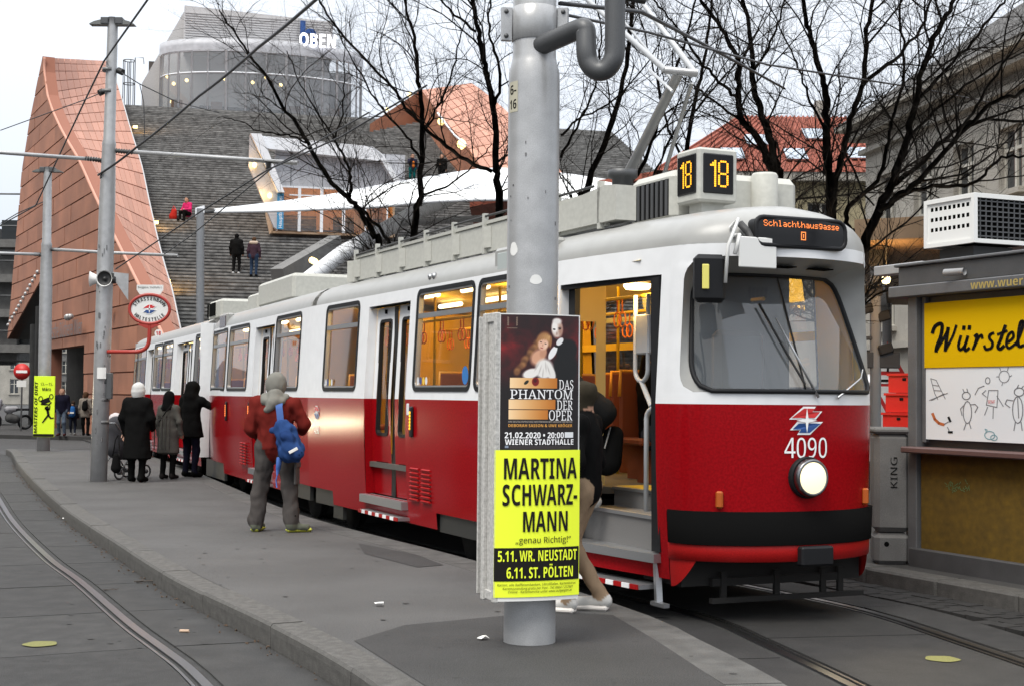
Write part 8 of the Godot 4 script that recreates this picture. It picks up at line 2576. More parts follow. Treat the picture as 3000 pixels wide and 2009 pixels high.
	obj("blanket", sdf_mesh([[Vector3(0, 0.72, 0.25), Vector3(0.05, 0.98, 0.0), 0.16, 0.15, Color(0.62, 0.40, 0.42)], [Vector3(-0.05, 1.05, 0.0), Vector3(0.1, 1.08, -0.1), 0.13, 0.12, Color(0.66, 0.60, 0.60)]], 0.022, 0.05, 0.01), M.cloth, pc)
	# boarding: beige trousers and white trainers, behind the poster board
	var beige := Color(0.33, 0.235, 0.15); var wht := Color(0.62, 0.61, 0.58)
	bones = figure({"hpL": Vector3(0.09, 0.93, 0), "knR": Vector3(-0.02, 0.52, 0.12), "anR": Vector3(-0.12, 0.10, -0.10), "toR": Vector3(-0.10, 0.05, 0.10), "knL": Vector3(0.10, 0.52, 0.1), "anL": Vector3(0.10, 0.09, 0.10), "toL": Vector3(0.10, 0.05, 0.27)}, {"top": BLK, "leg": beige, "shoe": wht, "head": Color(0.05, 0.04, 0.03)}, {"w": 1.05, "lw": 1.0})
	t = person("person in beige trousers and white trainers about to board, hidden behind the poster board", Vector3(0.55, 0.16, -10.75), -PI / 2 - 0.35, bones, 0.0145, 0.97, 0.03, 0.008)
	for s in [[Vector3(-0.105, 0.022, 0.0), 0.08], [Vector3(0.10, 0.022, 0.19), 0.0]]:
		mb = MB.new(); mb.bev(s[0], Vector3(0.10, 0.04, 0.30), 0.014, Basis(Vector3.UP, s[1]))
		obj("shoe_sole", mb, mat(0.66, 0.62, 0.57, 0.7), t)
	# climbing the steps: black padded jacket, bent forward
	var pad := Color(0.020, 0.020, 0.023)
	bones = figure({"pel": Vector3(0, 0.80, -0.05), "chs": Vector3(0, 1.02, 0.22), "nck": Vector3(0, 1.10, 0.38), "hd": Vector3(0, 1.16, 0.52), "shL": Vector3(0.18, 1.06, 0.30), "shR": Vector3(-0.18, 1.06, 0.30), "elL": Vector3(0.22, 0.82, 0.42), "wrL": Vector3(0.2, 0.62, 0.5), "elR": Vector3(-0.22, 0.82, 0.42), "wrR": Vector3(-0.2, 0.62, 0.5), "hpL": Vector3(0.09, 0.78, -0.04), "hpR": Vector3(-0.09, 0.78, -0.04), "knL": Vector3(0.10, 0.46, 0.10), "knR": Vector3(-0.10, 0.44, 0.02)}, {"top": pad, "leg": BLK, "shoe": wht, "head": Color(0.09, 0.09, 0.09), "neck": Color(0.09, 0.09, 0.09)}, {"w": 1.2, "lw": 1.05})
	for k in 4: bones.append([Vector3(-0.14, 0.86 + k * 0.06, -0.10 + k * 0.09), Vector3(0.14, 0.86 + k * 0.06, -0.10 + k * 0.09), 0.135, 0.135, pad, 0.9])
	var bpos := P(1716, 1495, 12.45)
	t = person("passenger in black padded jacket bending forward on the tram steps", Vector3(bpos.x, 0.79, bpos.z), -PI / 2 + 0.35, bones, 0.0155, 0.95, 0.03, 0.008)
	var sb := thing("shoulder_bag", "black shoulder bag of the passenger bending on the tram steps", "bag", Vector3(bpos.x, 0.79, bpos.z) + Vector3(0.20, 0, 0.05))
	obj("bag", sdf_mesh([[Vector3(0.03, 0.62, 0), Vector3(-0.02, 0.40, 0), 0.09, 0.12, BLK, 0.6]], 0.015, 0.02, 0.004), M.cloth, sb)
	mb = MB.new(true); mb.tube([Vector3(0.0, 0.70, 0.07), Vector3(-0.05, 0.52, 0.085)], 0.007, 5)
	obj("zip", mb, M.alu, sb)
	# seated passenger
	bones = figure({"pel": Vector3(0, 0.46, 0), "chs": Vector3(0, 0.80, 0), "nck": Vector3(0, 0.99, 0), "hd": Vector3(0, 1.11, 0.03), "shL": Vector3(0.17, 0.93, 0), "shR": Vector3(-0.17, 0.93, 0), "elL": Vector3(0.22, 0.66, 0.08), "wrL": Vector3(0.12, 0.72, 0.3), "elR": Vector3(-0.22, 0.66, 0.08), "wrR": Vector3(-0.12, 0.78, 0.28), "hpL": Vector3(0.09, 0.45, 0.02), "hpR": Vector3(-0.09, 0.45, 0.02), "knL": Vector3(0.10, 0.48, 0.42), "knR": Vector3(-0.10, 0.48, 0.42), "anL": Vector3(0.10, 0.09, 0.42), "anR": Vector3(-0.10, 0.09, 0.42), "toL": Vector3(0.1, 0.05, 0.56), "toR": Vector3(-0.1, 0.05, 0.56)}, {"top": BLK, "leg": Color(0.05, 0.06, 0.08), "shoe": BLK}, {"w": 1.1, "hair": Color(0.012, 0.009, 0.008), "hair_long": true})
	var tr := Transform3D(Basis(Vector3.UP, YAW), Vector3(2.297, 0, -11.296))
	t = person("seated passenger with long dark hair just inside the open tram door", tr * Vector3(0.05, 0.94, -2.5), YAW + 0.9, bones, 0.018, 1.0, 0.035, 0.004)
	obj("scarf", sdf_mesh([[Vector3(-0.06, 0.86, 0.13), Vector3(0.02, 0.68, 0.17), 0.05, 0.05, Color(0.5, 0.24, 0.03)], [Vector3(0.02, 0.68, 0.17), Vector3(0.06, 0.52, 0.15), 0.05, 0.03, Color(0.5, 0.24, 0.03)]], 0.018, 0.03, 0.004), M.cloth, t)
	# three by the library doorway
	t = person("man in dark jacket and blue jeans walking by the library doorway", G(178, 1277, 0.10), 0.1, figure({"knL": Vector3(0.11, 0.50, 0.10), "anR": Vector3(-0.11, 0.09, -0.16)}, {"top": NAVY, "leg": Color(0.10, 0.13, 0.18), "shoe": Color(0.06, 0.02, 0.02)}, {"w": 1.25, "hair": Color(0.10, 0.07, 0.05)}), 0.03, 1.0)
	t = person("child with bright blue school bag by the library doorway", G(211, 1274, 0.10), PI + 0.1, figure({"anL": Vector3(0.11, 0.09, 0.16), "knR": Vector3(-0.11, 0.5, 0.10)}, {"top": Color(0.02, 0.02, 0.03), "leg": Color(0.02, 0.025, 0.04), "shoe": Color(0.3, 0.3, 0.3), "head": Color(0.05, 0.035, 0.025)}, {"w": 1.1}), 0.03, 0.74)
	var ob := thing("school_bag", "bright blue school bag worn by the child at the doorway", "bag", t.position, t.rotation.y)
	obj("bag", sdf_mesh([[Vector3(0, 0.98, -0.17), Vector3(0, 0.80, -0.18), 0.12, 0.13, Color(0.03, 0.13, 0.38), 0.8]], 0.025, 0.03, 0.004), M.cloth, ob)
	mb = MB.new(); mb.box(Vector3(0, 0.85, -0.285), Vector3(0.18, 0.06, 0.02)); obj("reflective_patch", mb, M.plastic_white, ob)
	t = person("woman in beige coat with black rucksack by the library doorway", G(248, 1276, 0.10), PI - 0.15, figure({"anL": Vector3(0.11, 0.09, 0.1)}, {"top": Color(0.24, 0.21, 0.18), "leg": BLK, "shoe": BLK, "head": Color(0.09, 0.05, 0.03)}, {"w": 1.1, "hem": 0.75, "hem_r": 0.19, "hair": Color(0.09, 0.05, 0.03)}), 0.03, 0.93)
	ob = thing("rucksack", "small black rucksack on the back of the woman in the beige coat", "bag", t.position, t.rotation.y)
	obj("bag", sdf_mesh([[Vector3(-0.06, 1.22, -0.19), Vector3(-0.06, 1.05, -0.20), 0.10, 0.12, BLK, 0.8]], 0.025, 0.03, 0.0), M.cloth, ob)
	mb = MB.new(true); mb.tube([Vector3(-0.08, 1.32, -0.15), Vector3(-0.1, 1.36, -0.02)], 0.02, 5); obj("strap", mb, M.ink_black, ob)
	# on the stairs
	var feet := on_stairs(540, 650, 0.02)
	var pink := Color(0.62, 0.035, 0.16)
	t = person("person in bright pink jacket sitting on the library stairs", feet, -0.5, figure({"pel": Vector3(0, 0.42, -0.25), "chs": Vector3(0, 0.72, -0.20), "nck": Vector3(0, 0.92, -0.16), "hd": Vector3(0, 1.04, -0.12), "shL": Vector3(0.18, 0.86, -0.18), "shR": Vector3(-0.18, 0.86, -0.18), "elL": Vector3(0.26, 0.60, -0.10), "wrL": Vector3(0.10, 0.58, 0.12), "elR": Vector3(-0.27, 0.60, -0.12), "wrR": Vector3(-0.15, 0.55, 0.1), "hpL": Vector3(0.09, 0.40, -0.2), "hpR": Vector3(-0.09, 0.40, -0.2), "knL": Vector3(0.14, 0.48, 0.22), "knR": Vector3(-0.10, 0.46, 0.22), "anL": Vector3(0.13, 0.09, 0.20), "anR": Vector3(-0.10, 0.09, 0.24), "toL": Vector3(0.14, 0.05, 0.36), "toR": Vector3(-0.1, 0.05, 0.40)}, {"top": pink, "leg": BLK, "shoe": BLK}, {"w": 1.15, "hair": Color(0.06, 0.05, 0.05)}), 0.03)
	var rb := thing("red_bag", "red bag beside the person in the pink jacket on the stairs", "bag", feet + Vector3(-0.55, 0.0, 0.05))
	obj("bag", sdf_mesh([[Vector3(0, 0.25, 0), Vector3(0.05, 0.48, 0), 0.20, 0.14, Color(0.42, 0.03, 0.02), 0.8]], 0.03, 0.03, 0.01), M.cloth, rb)
	mb = MB.new(true); mb.tube([Vector3(-0.08, 0.55, 0), Vector3(0.03, 0.75, 0), Vector3(0.14, 0.55, 0)], 0.02, 5); obj("handle", mb, M.ink_red, rb)
	t = person("person in black hooded jacket climbing the library stairs", on_stairs(691, 805, 0.05), PI, figure({"knR": Vector3(-0.11, 0.52, 0.10), "anL": Vector3(0.12, 0.09, -0.05)}, {"top": BLK, "leg": BLK, "shoe": Color(0.5, 0.5, 0.5), "head": BLK, "neck": BLK}, {"w": 1.25}), 0.028, 1.03)
	t = person("person in patterned jacket with cream hood and jeans climbing the stairs", on_stairs(742, 812, 0.05), PI, figure({"knL": Vector3(0.11, 0.52, 0.10)}, {"top": Color(0.055, 0.035, 0.045), "leg": Color(0.03, 0.05, 0.09), "shoe": BLK, "head": Color(0.09, 0.05, 0.03)}, {"w": 1.12}), 0.028, 1.0)
	obj("hood", sdf_mesh([[Vector3(-0.12, 1.50, -0.06), Vector3(0.12, 1.50, -0.06), 0.08, 0.08, Color(0.52, 0.43, 0.34)]], 0.026, 0.03, 0.004), M.cloth, t)
	t = person("person in dark jacket with orange front standing on the stairs above the canopy", on_stairs(1207, 545, 0.0), 0.3, figure({"wrR": Vector3(-0.08, 1.50, 0.15), "elR": Vector3(-0.25, 1.25, 0.12)}, {"top": Color(0.03, 0.03, 0.05), "leg": Color(0.0, 0.10, 0.10), "shoe": BLK}, {"w": 1.1, "hair": Color(0.05, 0.03, 0.02)}), 0.03)
	obj("orange_vest", sdf_mesh([[Vector3(0.03, 1.30, 0.11), Vector3(0.03, 1.08, 0.11), 0.07, 0.08, Color(0.6, 0.17, 0.03)]], 0.026, 0.03, 0.0), M.cloth, t)
	t = person("person in black on the stairs above the canopy, beside the tree trunk", on_stairs(1293, 545, 0.0), 0.0, figure({"wrR": Vector3(-0.10, 1.15, 0.18)}, {"top": BLK, "leg": BLK, "shoe": BLK}, {"w": 1.2, "hair": BLK}), 0.03)

# ---------------------------------------------------------------- the snack stand and what stands around it
func build_right():
	var K := Vector3(3.944, 0.13, -14.19)
	var t := thing("snack_stand", "grey framed sausage stand with yellow sign and cartoon panel at the right edge", "kiosk", K, YAW)
	# local: +z along the front towards the camera, front faces -x, heights from the pavement
	var mb := MB.new(); mb.span(Vector3(0.06, 0, -0.05), Vector3(2.6, 2.62, 4.2))
	obj("body", mb, M.kiosk_grey, t)
	mb = MB.new(); mb.bev(Vector3(0.0, 0.07, 2.1), Vector3(0.16, 0.22, 4.2), 0.01)
	obj("plinth", mb, M.kiosk_grey, t)
	mb = MB.new(); mb.bev(Vector3(0.02, 1.32, 0.02), Vector3(0.14, 2.6, 0.13), 0.008); mb.bev(Vector3(0.03, 1.95, 0.125), Vector3(0.05, 1.5, 0.05), 0.006)
	obj("corner_post", mb, M.kiosk_light, t)
	mb = MB.new(); mb.span(Vector3(-0.012, 0.18, 0.11), Vector3(0.05, 1.09, 4.2))
	obj("lower_panel", mb, M.kiosk_ochre, t)
	mb = MB.new(); mb.bev(Vector3(-0.06, 1.13, 2.1), Vector3(0.24, 0.06, 4.2), 0.012)
	obj("counter", mb, mat(0.10, 0.055, 0.05, 0.5), t)
	mb = MB.new(); mb.span(Vector3(0.005, 1.235, 0.16), Vector3(0.05, 1.92, 4.2))
	var wp := obj("cartoon_panel", mb, M.kiosk_white, t)
	mb = MB.new(); mb.span(Vector3(-0.005, 1.922, 0.15), Vector3(0.05, 2.545, 4.2))
	var yp := obj("yellow_sign", mb, M.kiosk_yellow, t)
	# Würstel, brushed
	var at := func(x, y): return Vector3(-0.010, 1.80 + y * 0.0, 0.0)
	var S := func(px, py): # pixel of the letters' close-up to the sign's plane
		return Vector3(-0.009, 2.075 + (1262 - py) * 0.001335, 0.262 + (px - 690) * 0.00187)
	mb = MB.new()
	var sp := func(x, y): return S.call(x, y)
	for s in [[[[695, 1125], [712, 1085], [748, 1064], [768, 1080], [758, 1150], [730, 1220], [722, 1258]], 26], [[[722, 1258], [790, 1150], [815, 1100]], 20], [[[812, 1100], [800, 1180], [792, 1255]], 26], [[[792, 1255], [845, 1160], [872, 1085]], 18],
		[[[905, 1160], [888, 1225], [902, 1255], [935, 1225], [955, 1165]], 20], [[[955, 1165], [935, 1230], [938, 1262], [965, 1245]], 20], [[[928, 1095], [926, 1112]], 24], [[[968, 1095], [966, 1112]], 24],
		[[[1005, 1165], [1022, 1158], [1010, 1210], [992, 1255]], 20], [[[1000, 1240], [1030, 1180], [1052, 1160], [1058, 1180]], 18],
		[[[1135, 1150], [1112, 1160], [1108, 1185], [1128, 1215], [1120, 1248], [1085, 1258], [1072, 1235]], 19], [[[1215, 1105], [1185, 1190], [1165, 1240], [1180, 1260], [1205, 1240]], 22], [[[1165, 1160], [1225, 1140]], 18],
		[[[1235, 1215], [1268, 1185], [1262, 1150], [1235, 1170], [1222, 1225], [1240, 1256], [1285, 1225]], 18], [[[1285, 1235], [1320, 1150], [1335, 1090], [1315, 1090], [1300, 1180], [1305, 1245], [1335, 1240]], 20]]:
		var pts := []
		for q in s[0]: pts.append(Vector2(q[0], q[1]))
		stroke(mb, smooth_line(pts, 4), s[1], sp)
	obj("lettering", mb, M.ink_black, yp)
	# drawn figures on the white panel
	var D := func(px, py): return Vector3(0.003, 1.235 + (455 - py) * 0.00205, 0.16 + (px - 412) * 0.00298)
	var dp := func(x, y): return D.call(x, y)
	var draw := func(list, wdt, m):
		var q := MB.new()
		for s in list:
			var pts := []
			for k in s: pts.append(Vector2(k[0], k[1]))
			stroke(q, pts, wdt, dp)
		obj("drawing", q, m, wp)
	var oval := func(cx, cy, rx, ry):
		var r := []
		for k in 17: r.append([cx + cos(TAU * k / 16.0) * rx, cy + sin(TAU * k / 16.0) * ry])
		return r
	var pencil := mat(0.16, 0.16, 0.17, 0.8)
	draw.call([[[436, 170], [455, 240], [470, 268]], [[462, 178], [505, 265]], [[436, 170], [462, 178]], [[445, 200], [475, 205]], [[430, 272], [515, 238]], [[440, 272], [500, 240]], [[452, 225], [486, 228]]], 3.5, pencil)
	draw.call([oval.call(601, 250, 18, 17), oval.call(606, 325, 19, 50), [[592, 234], [586, 220]], [[608, 232], [604, 218]], [[588, 295], [575, 310], [582, 340]], [[622, 290], [640, 288], [652, 300], [640, 325]], [[600, 375], [590, 405]], [[614, 372], [622, 398]]], 4.0, pencil)
	draw.call([oval.call(828, 232, 20, 18), oval.call(822, 310, 21, 58), [[820, 214], [826, 202]], [[840, 214], [846, 206]], [[802, 270], [778, 266], [770, 284], [790, 300]], [[812, 365], [806, 400]], [[836, 362], [840, 398]], [[822, 260], [826, 345]]], 4.0, pencil)
	draw.call([oval.call(766, 165, 22, 26), [[752, 140], [748, 126]], [[780, 140], [784, 124]], [[742, 165], [734, 165]], [[790, 165], [798, 160]], [[760, 192], [756, 204]]], 3.0, pencil)
	draw.call([oval.call(696, 182, 10, 14), [[688, 225], [672, 240], [690, 255]], [[700, 225], [740, 225], [735, 300], [690, 290], [700, 225]], [[640, 245], [655, 215], [680, 205]], [[695, 300], [682, 335]], [[720, 300], [718, 350]], [[735, 250], [762, 295]]], 3.5, pencil)
	draw.call([oval.call(704, 425, 22, 18), oval.call(722, 435, 14, 12), [[690, 410], [684, 398], [694, 402]]], 4.0, mat(0.20, 0.36, 0.40, 0.8))
	draw.call([[[445, 335], [455, 360], [475, 378], [497, 384]]], 13, mat(0.45, 0.12, 0.03, 0.7))
	draw.call([[[520, 350], [528, 368]], [[520, 418], [536, 418]]], 11, M.ink_black)
	draw.call([[[500, 382], [520, 370]], [[515, 395], [524, 415]]], 4, pencil)
	mb = MB.new(); letters(mb, "SENF", Vector2(0.09, 0.03), "sans", 0.2, func(x, y): return D.call(712, 276) + Vector3(-0.002, y, x))
	obj("lettering", mb, M.ink_red, wp)
	# fascia and roof
	mb = MB.new(); mb.bev(Vector3(1.25, 2.665, 2.0), Vector3(2.75, 0.115, 4.5), 0.012)
	obj("fascia_band", mb, M.kiosk_light, t)
	mb = MB.new(); mb.bev(Vector3(1.28, 2.82, 2.0), Vector3(2.66, 0.20, 4.38), 0.015)
	obj("fascia", mb, M.kiosk_grey, t)
	mb = MB.new(); mb.bev(Vector3(1.28, 2.93, 2.0), Vector3(2.72, 0.03, 4.44), 0.008)
	obj("roof", mb, M.kiosk_light, t)
	mb = MB.new(); letters(mb, "www.wuer", Vector2(0.66, 0.075), "sans", 0.3, func(x, y): return Vector3(-0.129, 2.665 + y, 1.26 + x))
	obj("web_address", mb, mat(0.36, 0.27, 0.08, 0.6), t)
	mb = MB.new(true); mb.tube([Vector3(-0.16, 2.80, 0.62), Vector3(-0.10, 2.80, 0.82)], 0.035, 12)
	obj("fascia_lamp", mb, M.zinc, t)
	mb = MB.new(); mb.bev(Vector3(0.2, 2.93, -0.42), Vector3(0.14, 0.10, 0.75), 0.008)
	obj("gutter_end", mb, M.zinc, t)
	# sprayed tag, faded green, on the lower panel
	mb = MB.new()
	for k in 40:
		var c := Vector3(-0.016, 0.80 + rng.randfn(0, 0.022), 0.62 + rng.randf_range(-0.16, 0.16))
		var a := rng.randf() * TAU; var l := rng.randf_range(0.01, 0.045)
		mb.box(c, Vector3(0.002, 0.006, l), Basis(Vector3.RIGHT, a))
	obj("sprayed_tag", mb, mat(0.10, 0.16, 0.06, 0.8), t)
	# air conditioner on the roof
	var ac := thing("rooftop_condenser", "white metal box with punched holes and mesh on the roof of the snack stand", "air conditioner", K + Basis(Vector3.UP, YAW) * Vector3(0.62, 3.02, 0.0), YAW)
	mb = MB.new()
	mb.box(Vector3(0.33, 0.06, -0.2), Vector3(0.5, 0.14, 0.5))
	obj("feet", mb, M.iron, ac)
	var c0 := Vector3(0.0, 0.17, -0.55); var c1 := Vector3(0.95, 0.62, 0.15)
	mb = MB.new()
	for x in [c0.x, c1.x]:
		for z in [c0.z, c1.z]: mb.box(Vector3(x, (c0.y + c1.y) / 2, z), Vector3(0.045, c1.y - c0.y + 0.04, 0.045))
	for y in [c0.y, c1.y]:
		for x in [c0.x, c1.x]: mb.box(Vector3(x, y, (c0.z + c1.z) / 2), Vector3(0.042, 0.042, c1.z - c0.z))
		for z in [c0.z, c1.z]: mb.box(Vector3((c0.x + c1.x) / 2, y, z), Vector3(c1.x - c0.x, 0.042, 0.042))
	obj("frame", mb, M.plastic_white, ac)
	mb = MB.new()
	var hl := []
	for r in 3:
		for c in 9: hl.append({"z0": c0.z + 0.06 + c * 0.066, "z1": c0.z + 0.10 + c * 0.066, "y0": c0.y + 0.14 + r * 0.105, "y1": c0.y + 0.18 + r * 0.105})
	var zs := [c0.z, c1.z]; var ys := [c0.y, c1.y]
	for h in hl: zs.append_array([h.z0, h.z1]); ys.append_array([h.y0, h.y1])
	cells(zs, ys, hl, func(a, b, c, d): mb.quad(Vector3(c0.x, c, a), Vector3(c0.x, c, b), Vector3(c0.x, d, b), Vector3(c0.x, d, a)))
	obj("punched_side", mb, M.plastic_white, ac)
	mb = MB.new()
	for k in 14: mb.box(Vector3(lerpf(c0.x, c1.x, k / 13.0), (c0.y + c1.y) / 2, c1.z), Vector3(0.012, c1.y - c0.y, 0.012))
	for k in 10: mb.box(Vector3((c0.x + c1.x) / 2, lerpf(c0.y, c1.y, k / 9.0), c1.z), Vector3(c1.x - c0.x, 0.012, 0.012))
	obj("mesh", mb, M.zinc_dark, ac)
	mb = MB.new(); mb.span(c0 + Vector3(0.03, 0.02, 0.03), c1 - Vector3(0.03, 0.02, 0.03))
	obj("inside", mb, M.black, ac)
	mb = MB.new(); mb.box(Vector3((c0.x + c1.x) / 2, c1.y + 0.02, (c0.z + c1.z) / 2), Vector3(c1.x - c0.x, 0.015, c1.z - c0.z))
	obj("lid", mb, M.plastic_white, ac)
	# concrete pillar with the scrawl, in front of the corner
	var pb := G(2612, 1652, 0.13)
	var pl := thing("concrete_pillar", "waist-high grey concrete pillar scrawled KING beside the snack stand", "pillar", pb + Vector3(0.02, 0, -0.12), -0.1)
	mb = MB.new(); mb.bev(Vector3(0, 0.80, 0), Vector3(0.35, 0.97, 0.36), 0.05); mb.bev(Vector3(0, 1.31, 0), Vector3(0.38, 0.06, 0.40), 0.02)
	obj("shaft", mb, M.concrete, pl)
	mb = MB.new(); mb.bev(Vector3(0, 0.15, 0), Vector3(0.345, 0.31, 0.355), 0.045)
	obj("base_block", mb, M.concrete, pl)
	mb = MB.new(); letters(mb, "KING", Vector2(0.30, 0.065), "sans", -0.2, func(x, y): return Vector3(0.01 - y, 0.90 + x, 0.184))
	obj("lettering", mb, M.ink_black, pl)
	mb = MB.new(true); mb.lathe([[0.0, 0.002], [0.025, 0.002]], 12, Transform3D(Basis(Vector3.RIGHT, PI / 2), Vector3(-0.06, 0.20, 0.178)))
	obj("lifting_hole", mb, M.black, pl)
	# red crates, three high
	for k in 3:
		var cr := thing("red_crate", ["bottom red plastic crate of the stack beside the snack stand", "middle red plastic crate of the stack beside the snack stand", "topmost red plastic crate of the stack beside the snack stand"][k], "crate", P(2655, 1265, 15.2) + Vector3(0.06 + k * 0.03, k * 0.205, 0), YAW, "red crates")
		mb = MB.new()
		mb.span(Vector3(-0.2, 0.0, -0.2), Vector3(0.2, 0.02, 0.2))
		for s in [-1.0, 1.0]:
			mb.box(Vector3(s * 0.2, 0.10, 0), Vector3(0.02, 0.195, 0.41)); mb.box(Vector3(0, 0.10, s * 0.2), Vector3(0.41, 0.195, 0.02))
			mb.box(Vector3(s * 0.21, 0.19, 0), Vector3(0.025, 0.025, 0.44)); mb.box(Vector3(0, 0.19, s * 0.21), Vector3(0.44, 0.025, 0.025))
		obj("shell", mb, M.crate_red, cr)
		mb = MB.new(); mb.bev(Vector3(-0.21, 0.14, 0.05), Vector3(0.012, 0.03, 0.06), 0.005); obj("grip_hole", mb, M.ink_black, cr)
		mb = MB.new(); mb.bev(Vector3(-0.08, 0.14, 0.212), Vector3(0.05, 0.03, 0.012), 0.005); obj("grip_hole", mb, M.ink_black, cr)
	var tb := thing("crate_table", "dark metal table carrying the red crates behind the concrete pillar", "table", P(2655, 1265, 15.2) * Vector3(1, 0, 1) + Vector3(0.1, 0.13, 0), YAW)
	var th := P(2655, 1265, 15.2).y - 0.13
	mb = MB.new(); mb.bev(Vector3(0, th - 0.02, 0), Vector3(0.7, 0.035, 0.6), 0.005); obj("table_top", mb, M.zinc_dark, tb)
	for q in [[-0.3, -0.25], [0.3, -0.25], [-0.3, 0.25], [0.3, 0.25]]:
		mb = MB.new(); mb.box(Vector3(q[0], th / 2 - 0.02, q[1]), Vector3(0.03, th - 0.04, 0.03)); obj("leg", mb, M.iron, tb)
	# roof slab of the station pavilion with its bulb
	var rs := thing("station_roof", "brown flat station roof reaching out behind the snack stand", "roof")
	mb = MB.new()
	var poly := PackedVector2Array([Vector2(4.35, -18.4), Vector2(9.5, -15.6), Vector2(14.5, -31), Vector2(7.7, -31)])
	mb.prism(poly, 3.75, 4.02, Transform3D(Basis(Vector3(1, 0, 0), Vector3(0, 0, 1), Vector3(0, 1, 0)), Vector3.ZERO))
	obj("slab", mb, grain(mat(0.30, 0.20, 0.12, 0.8), M.blotch, 0.4), rs)
	mb = MB.new(); mb.beam(Vector3(4.9, 3.64, -19.5), Vector3(7.9, 3.64, -30.8), 0.18, 0.22); mb.beam(Vector3(6.5, 3.64, -17.6), Vector3(10.5, 3.64, -30.8), 0.18, 0.22)
	obj("beam", mb, M.zinc_dark, rs)
	for q in [Vector2(7.9, -30.5), Vector2(11.5, -30.5), Vector2(9.4, -17.5)]:
		mb = MB.new(true); mb.tube([Vector3(q.x, 0.13, q.y), Vector3(q.x, 3.75, q.y)], 0.1, 12); obj("column", mb, M.zinc, rs)
	var bu := thing("bare_bulb", "glowing warm bulb hanging under the brown station roof", "lamp", P(2597, 818, 18.6))
	mb = MB.new(true); mb.lathe([[0.0, -0.07], [0.045, -0.05], [0.06, 0.0], [0.04, 0.05], [0.02, 0.08], [0.0, 0.08]], 14)
	obj("bulb", mb, glow(1.0, 0.78, 0.42, 2.5), bu)
	mb = MB.new(true); mb.tube([Vector3(0, 0.08, 0), Vector3(0, 0.55, 0)], 0.012, 6); obj("flex", mb, M.iron, bu)
	var bl := OmniLight3D.new(); bl.name = "bulb_light"; bu.add_child(bl); bl.light_energy = 0.3; bl.light_color = Color(1, 0.78, 0.5); bl.light_size = 0.12; bl.shadow_enabled = true; bl.omni_range = 8; bl.omni_attenuation = 2
	# pole with clutter, seen between tram and stand
	var q0 := P(2566, 1160, 20); q0.y = 0.13
	var pp := thing("floodlight_pole", "white pole with floodlights and fittings in the gap beside the tram", "pole", q0)
	mb = MB.new(true); mb.tube([Vector3.ZERO, Vector3(0, 3.3, 0)], 0.075, 14); obj("shaft", mb, M.plastic_white, pp)
	for q in [[0.10, 2.75, 0.0], [-0.14, 2.85, 0.0], [0.12, 2.3, 0.05]]:
		mb = MB.new(); mb.bev(Vector3(q[0], q[1], q[2]), Vector3(0.20, 0.14, 0.14), 0.02, Basis(Vector3(0, 0, 1), 0.3)); obj("floodlight", mb, M.iron, pp)
	for q in [[Vector3(0.05, 2.15, 0), Vector3(0.55, 0.22, 0.12)], [Vector3(-0.2, 2.45, 0), Vector3(0.5, 0.05, 0.1)], [Vector3(-0.12, 3.1, 0), Vector3(0.4, 0.14, 0.2)]]:
		mb = MB.new(); mb.bev(q[0], q[1], 0.01); obj("fitting", mb, M.zinc_dark, pp)
	mb = MB.new(true); mb.tube([Vector3(-0.20, 0.1, 0), Vector3(-0.20, 1.55, 0), Vector3(-0.14, 1.62, 0)], 0.02, 6); mb.tube([Vector3(-0.28, 0.1, 0), Vector3(-0.28, 1.55, 0), Vector3(-0.22, 1.62, 0)], 0.02, 6)
	obj("stand_pipe", mb, M.iron, pp)
	# traffic sign
	var s0 := P(2600, 1160, 24); s0.y = 0.0
	var ts := thing("traffic_sign", "red bordered warning and give way signs on one post beyond the tram", "traffic sign", s0)
	mb = MB.new(true); mb.tube([Vector3.ZERO, Vector3(0, 2.5, 0)], 0.03, 8); obj("post", mb, M.zinc, ts)
	for s in [1.0, -1.0]:
		var yc := 2.33 if s > 0 else 1.83
		for p in 2:
			var k := 1.0 if p == 0 else 0.66
			mb = MB.new(); mb.prism(PackedVector2Array([Vector2(-0.30 * k, -0.19 * s * k), Vector2(0.30 * k, -0.19 * s * k), Vector2(0, 0.36 * s * k)]), 0.03, 0.04 + 0.006 * p, Transform3D(Basis.IDENTITY, Vector3(0, yc, 0)))
			obj("plate", mb, M.ink_red if p == 0 else M.ink_white, ts)
	mb = MB.new(); mb.box(Vector3(0, 2.31, 0.048), Vector3(0.035, 0.22, 0.006)); obj("symbol", mb, M.ink_black, ts)
	mb = MB.new(); mb.box(Vector3(0, 2.07, 0.04), Vector3(0.58, 0.14, 0.012)); var sub := obj("text_plate", mb, M.ink_white, ts)
	mb = MB.new(); mb.box(Vector3(-0.08, 2.05, 0.048), Vector3(0.28, 0.04, 0.006)); obj("print", mb, M.ink_black, sub)
	car(P(2600, 1160, 27) * Vector3(1, 0, 1) + Vector3(0.35, 0, 0), 0.25, "white delivery van parked beyond the tram beside the traffic sign", "van", mat(0.75, 0.75, 0.75, 0.3))
	# left background: no-entry sign, motorcycle, cars
	s0 = G(62, 1230, 0.10); s0 = P(62, 1160, 60); s0.y = 0.10
	ts = thing("no_entry_sign", "round red no-entry sign on a post under the tower's overhang", "traffic sign", s0)
	mb = MB.new(true); mb.tube([Vector3.ZERO, Vector3(0, 2.7, 0)], 0.035, 8); obj("post", mb, M.zinc, ts)
	mb = MB.new(true); mb.lathe([[0.0, 0.06], [0.34, 0.06], [0.34, 0.03], [0.0, 0.03]], 24, Transform3D(Basis(Vector3.RIGHT, PI / 2), Vector3(0, 2.45, 0))); obj("disc", mb, M.ink_red, ts)
	mb = MB.new(); mb.box(Vector3(0, 2.45, 0.068), Vector3(0.46, 0.11, 0.01)); obj("bar", mb, M.ink_white, ts)
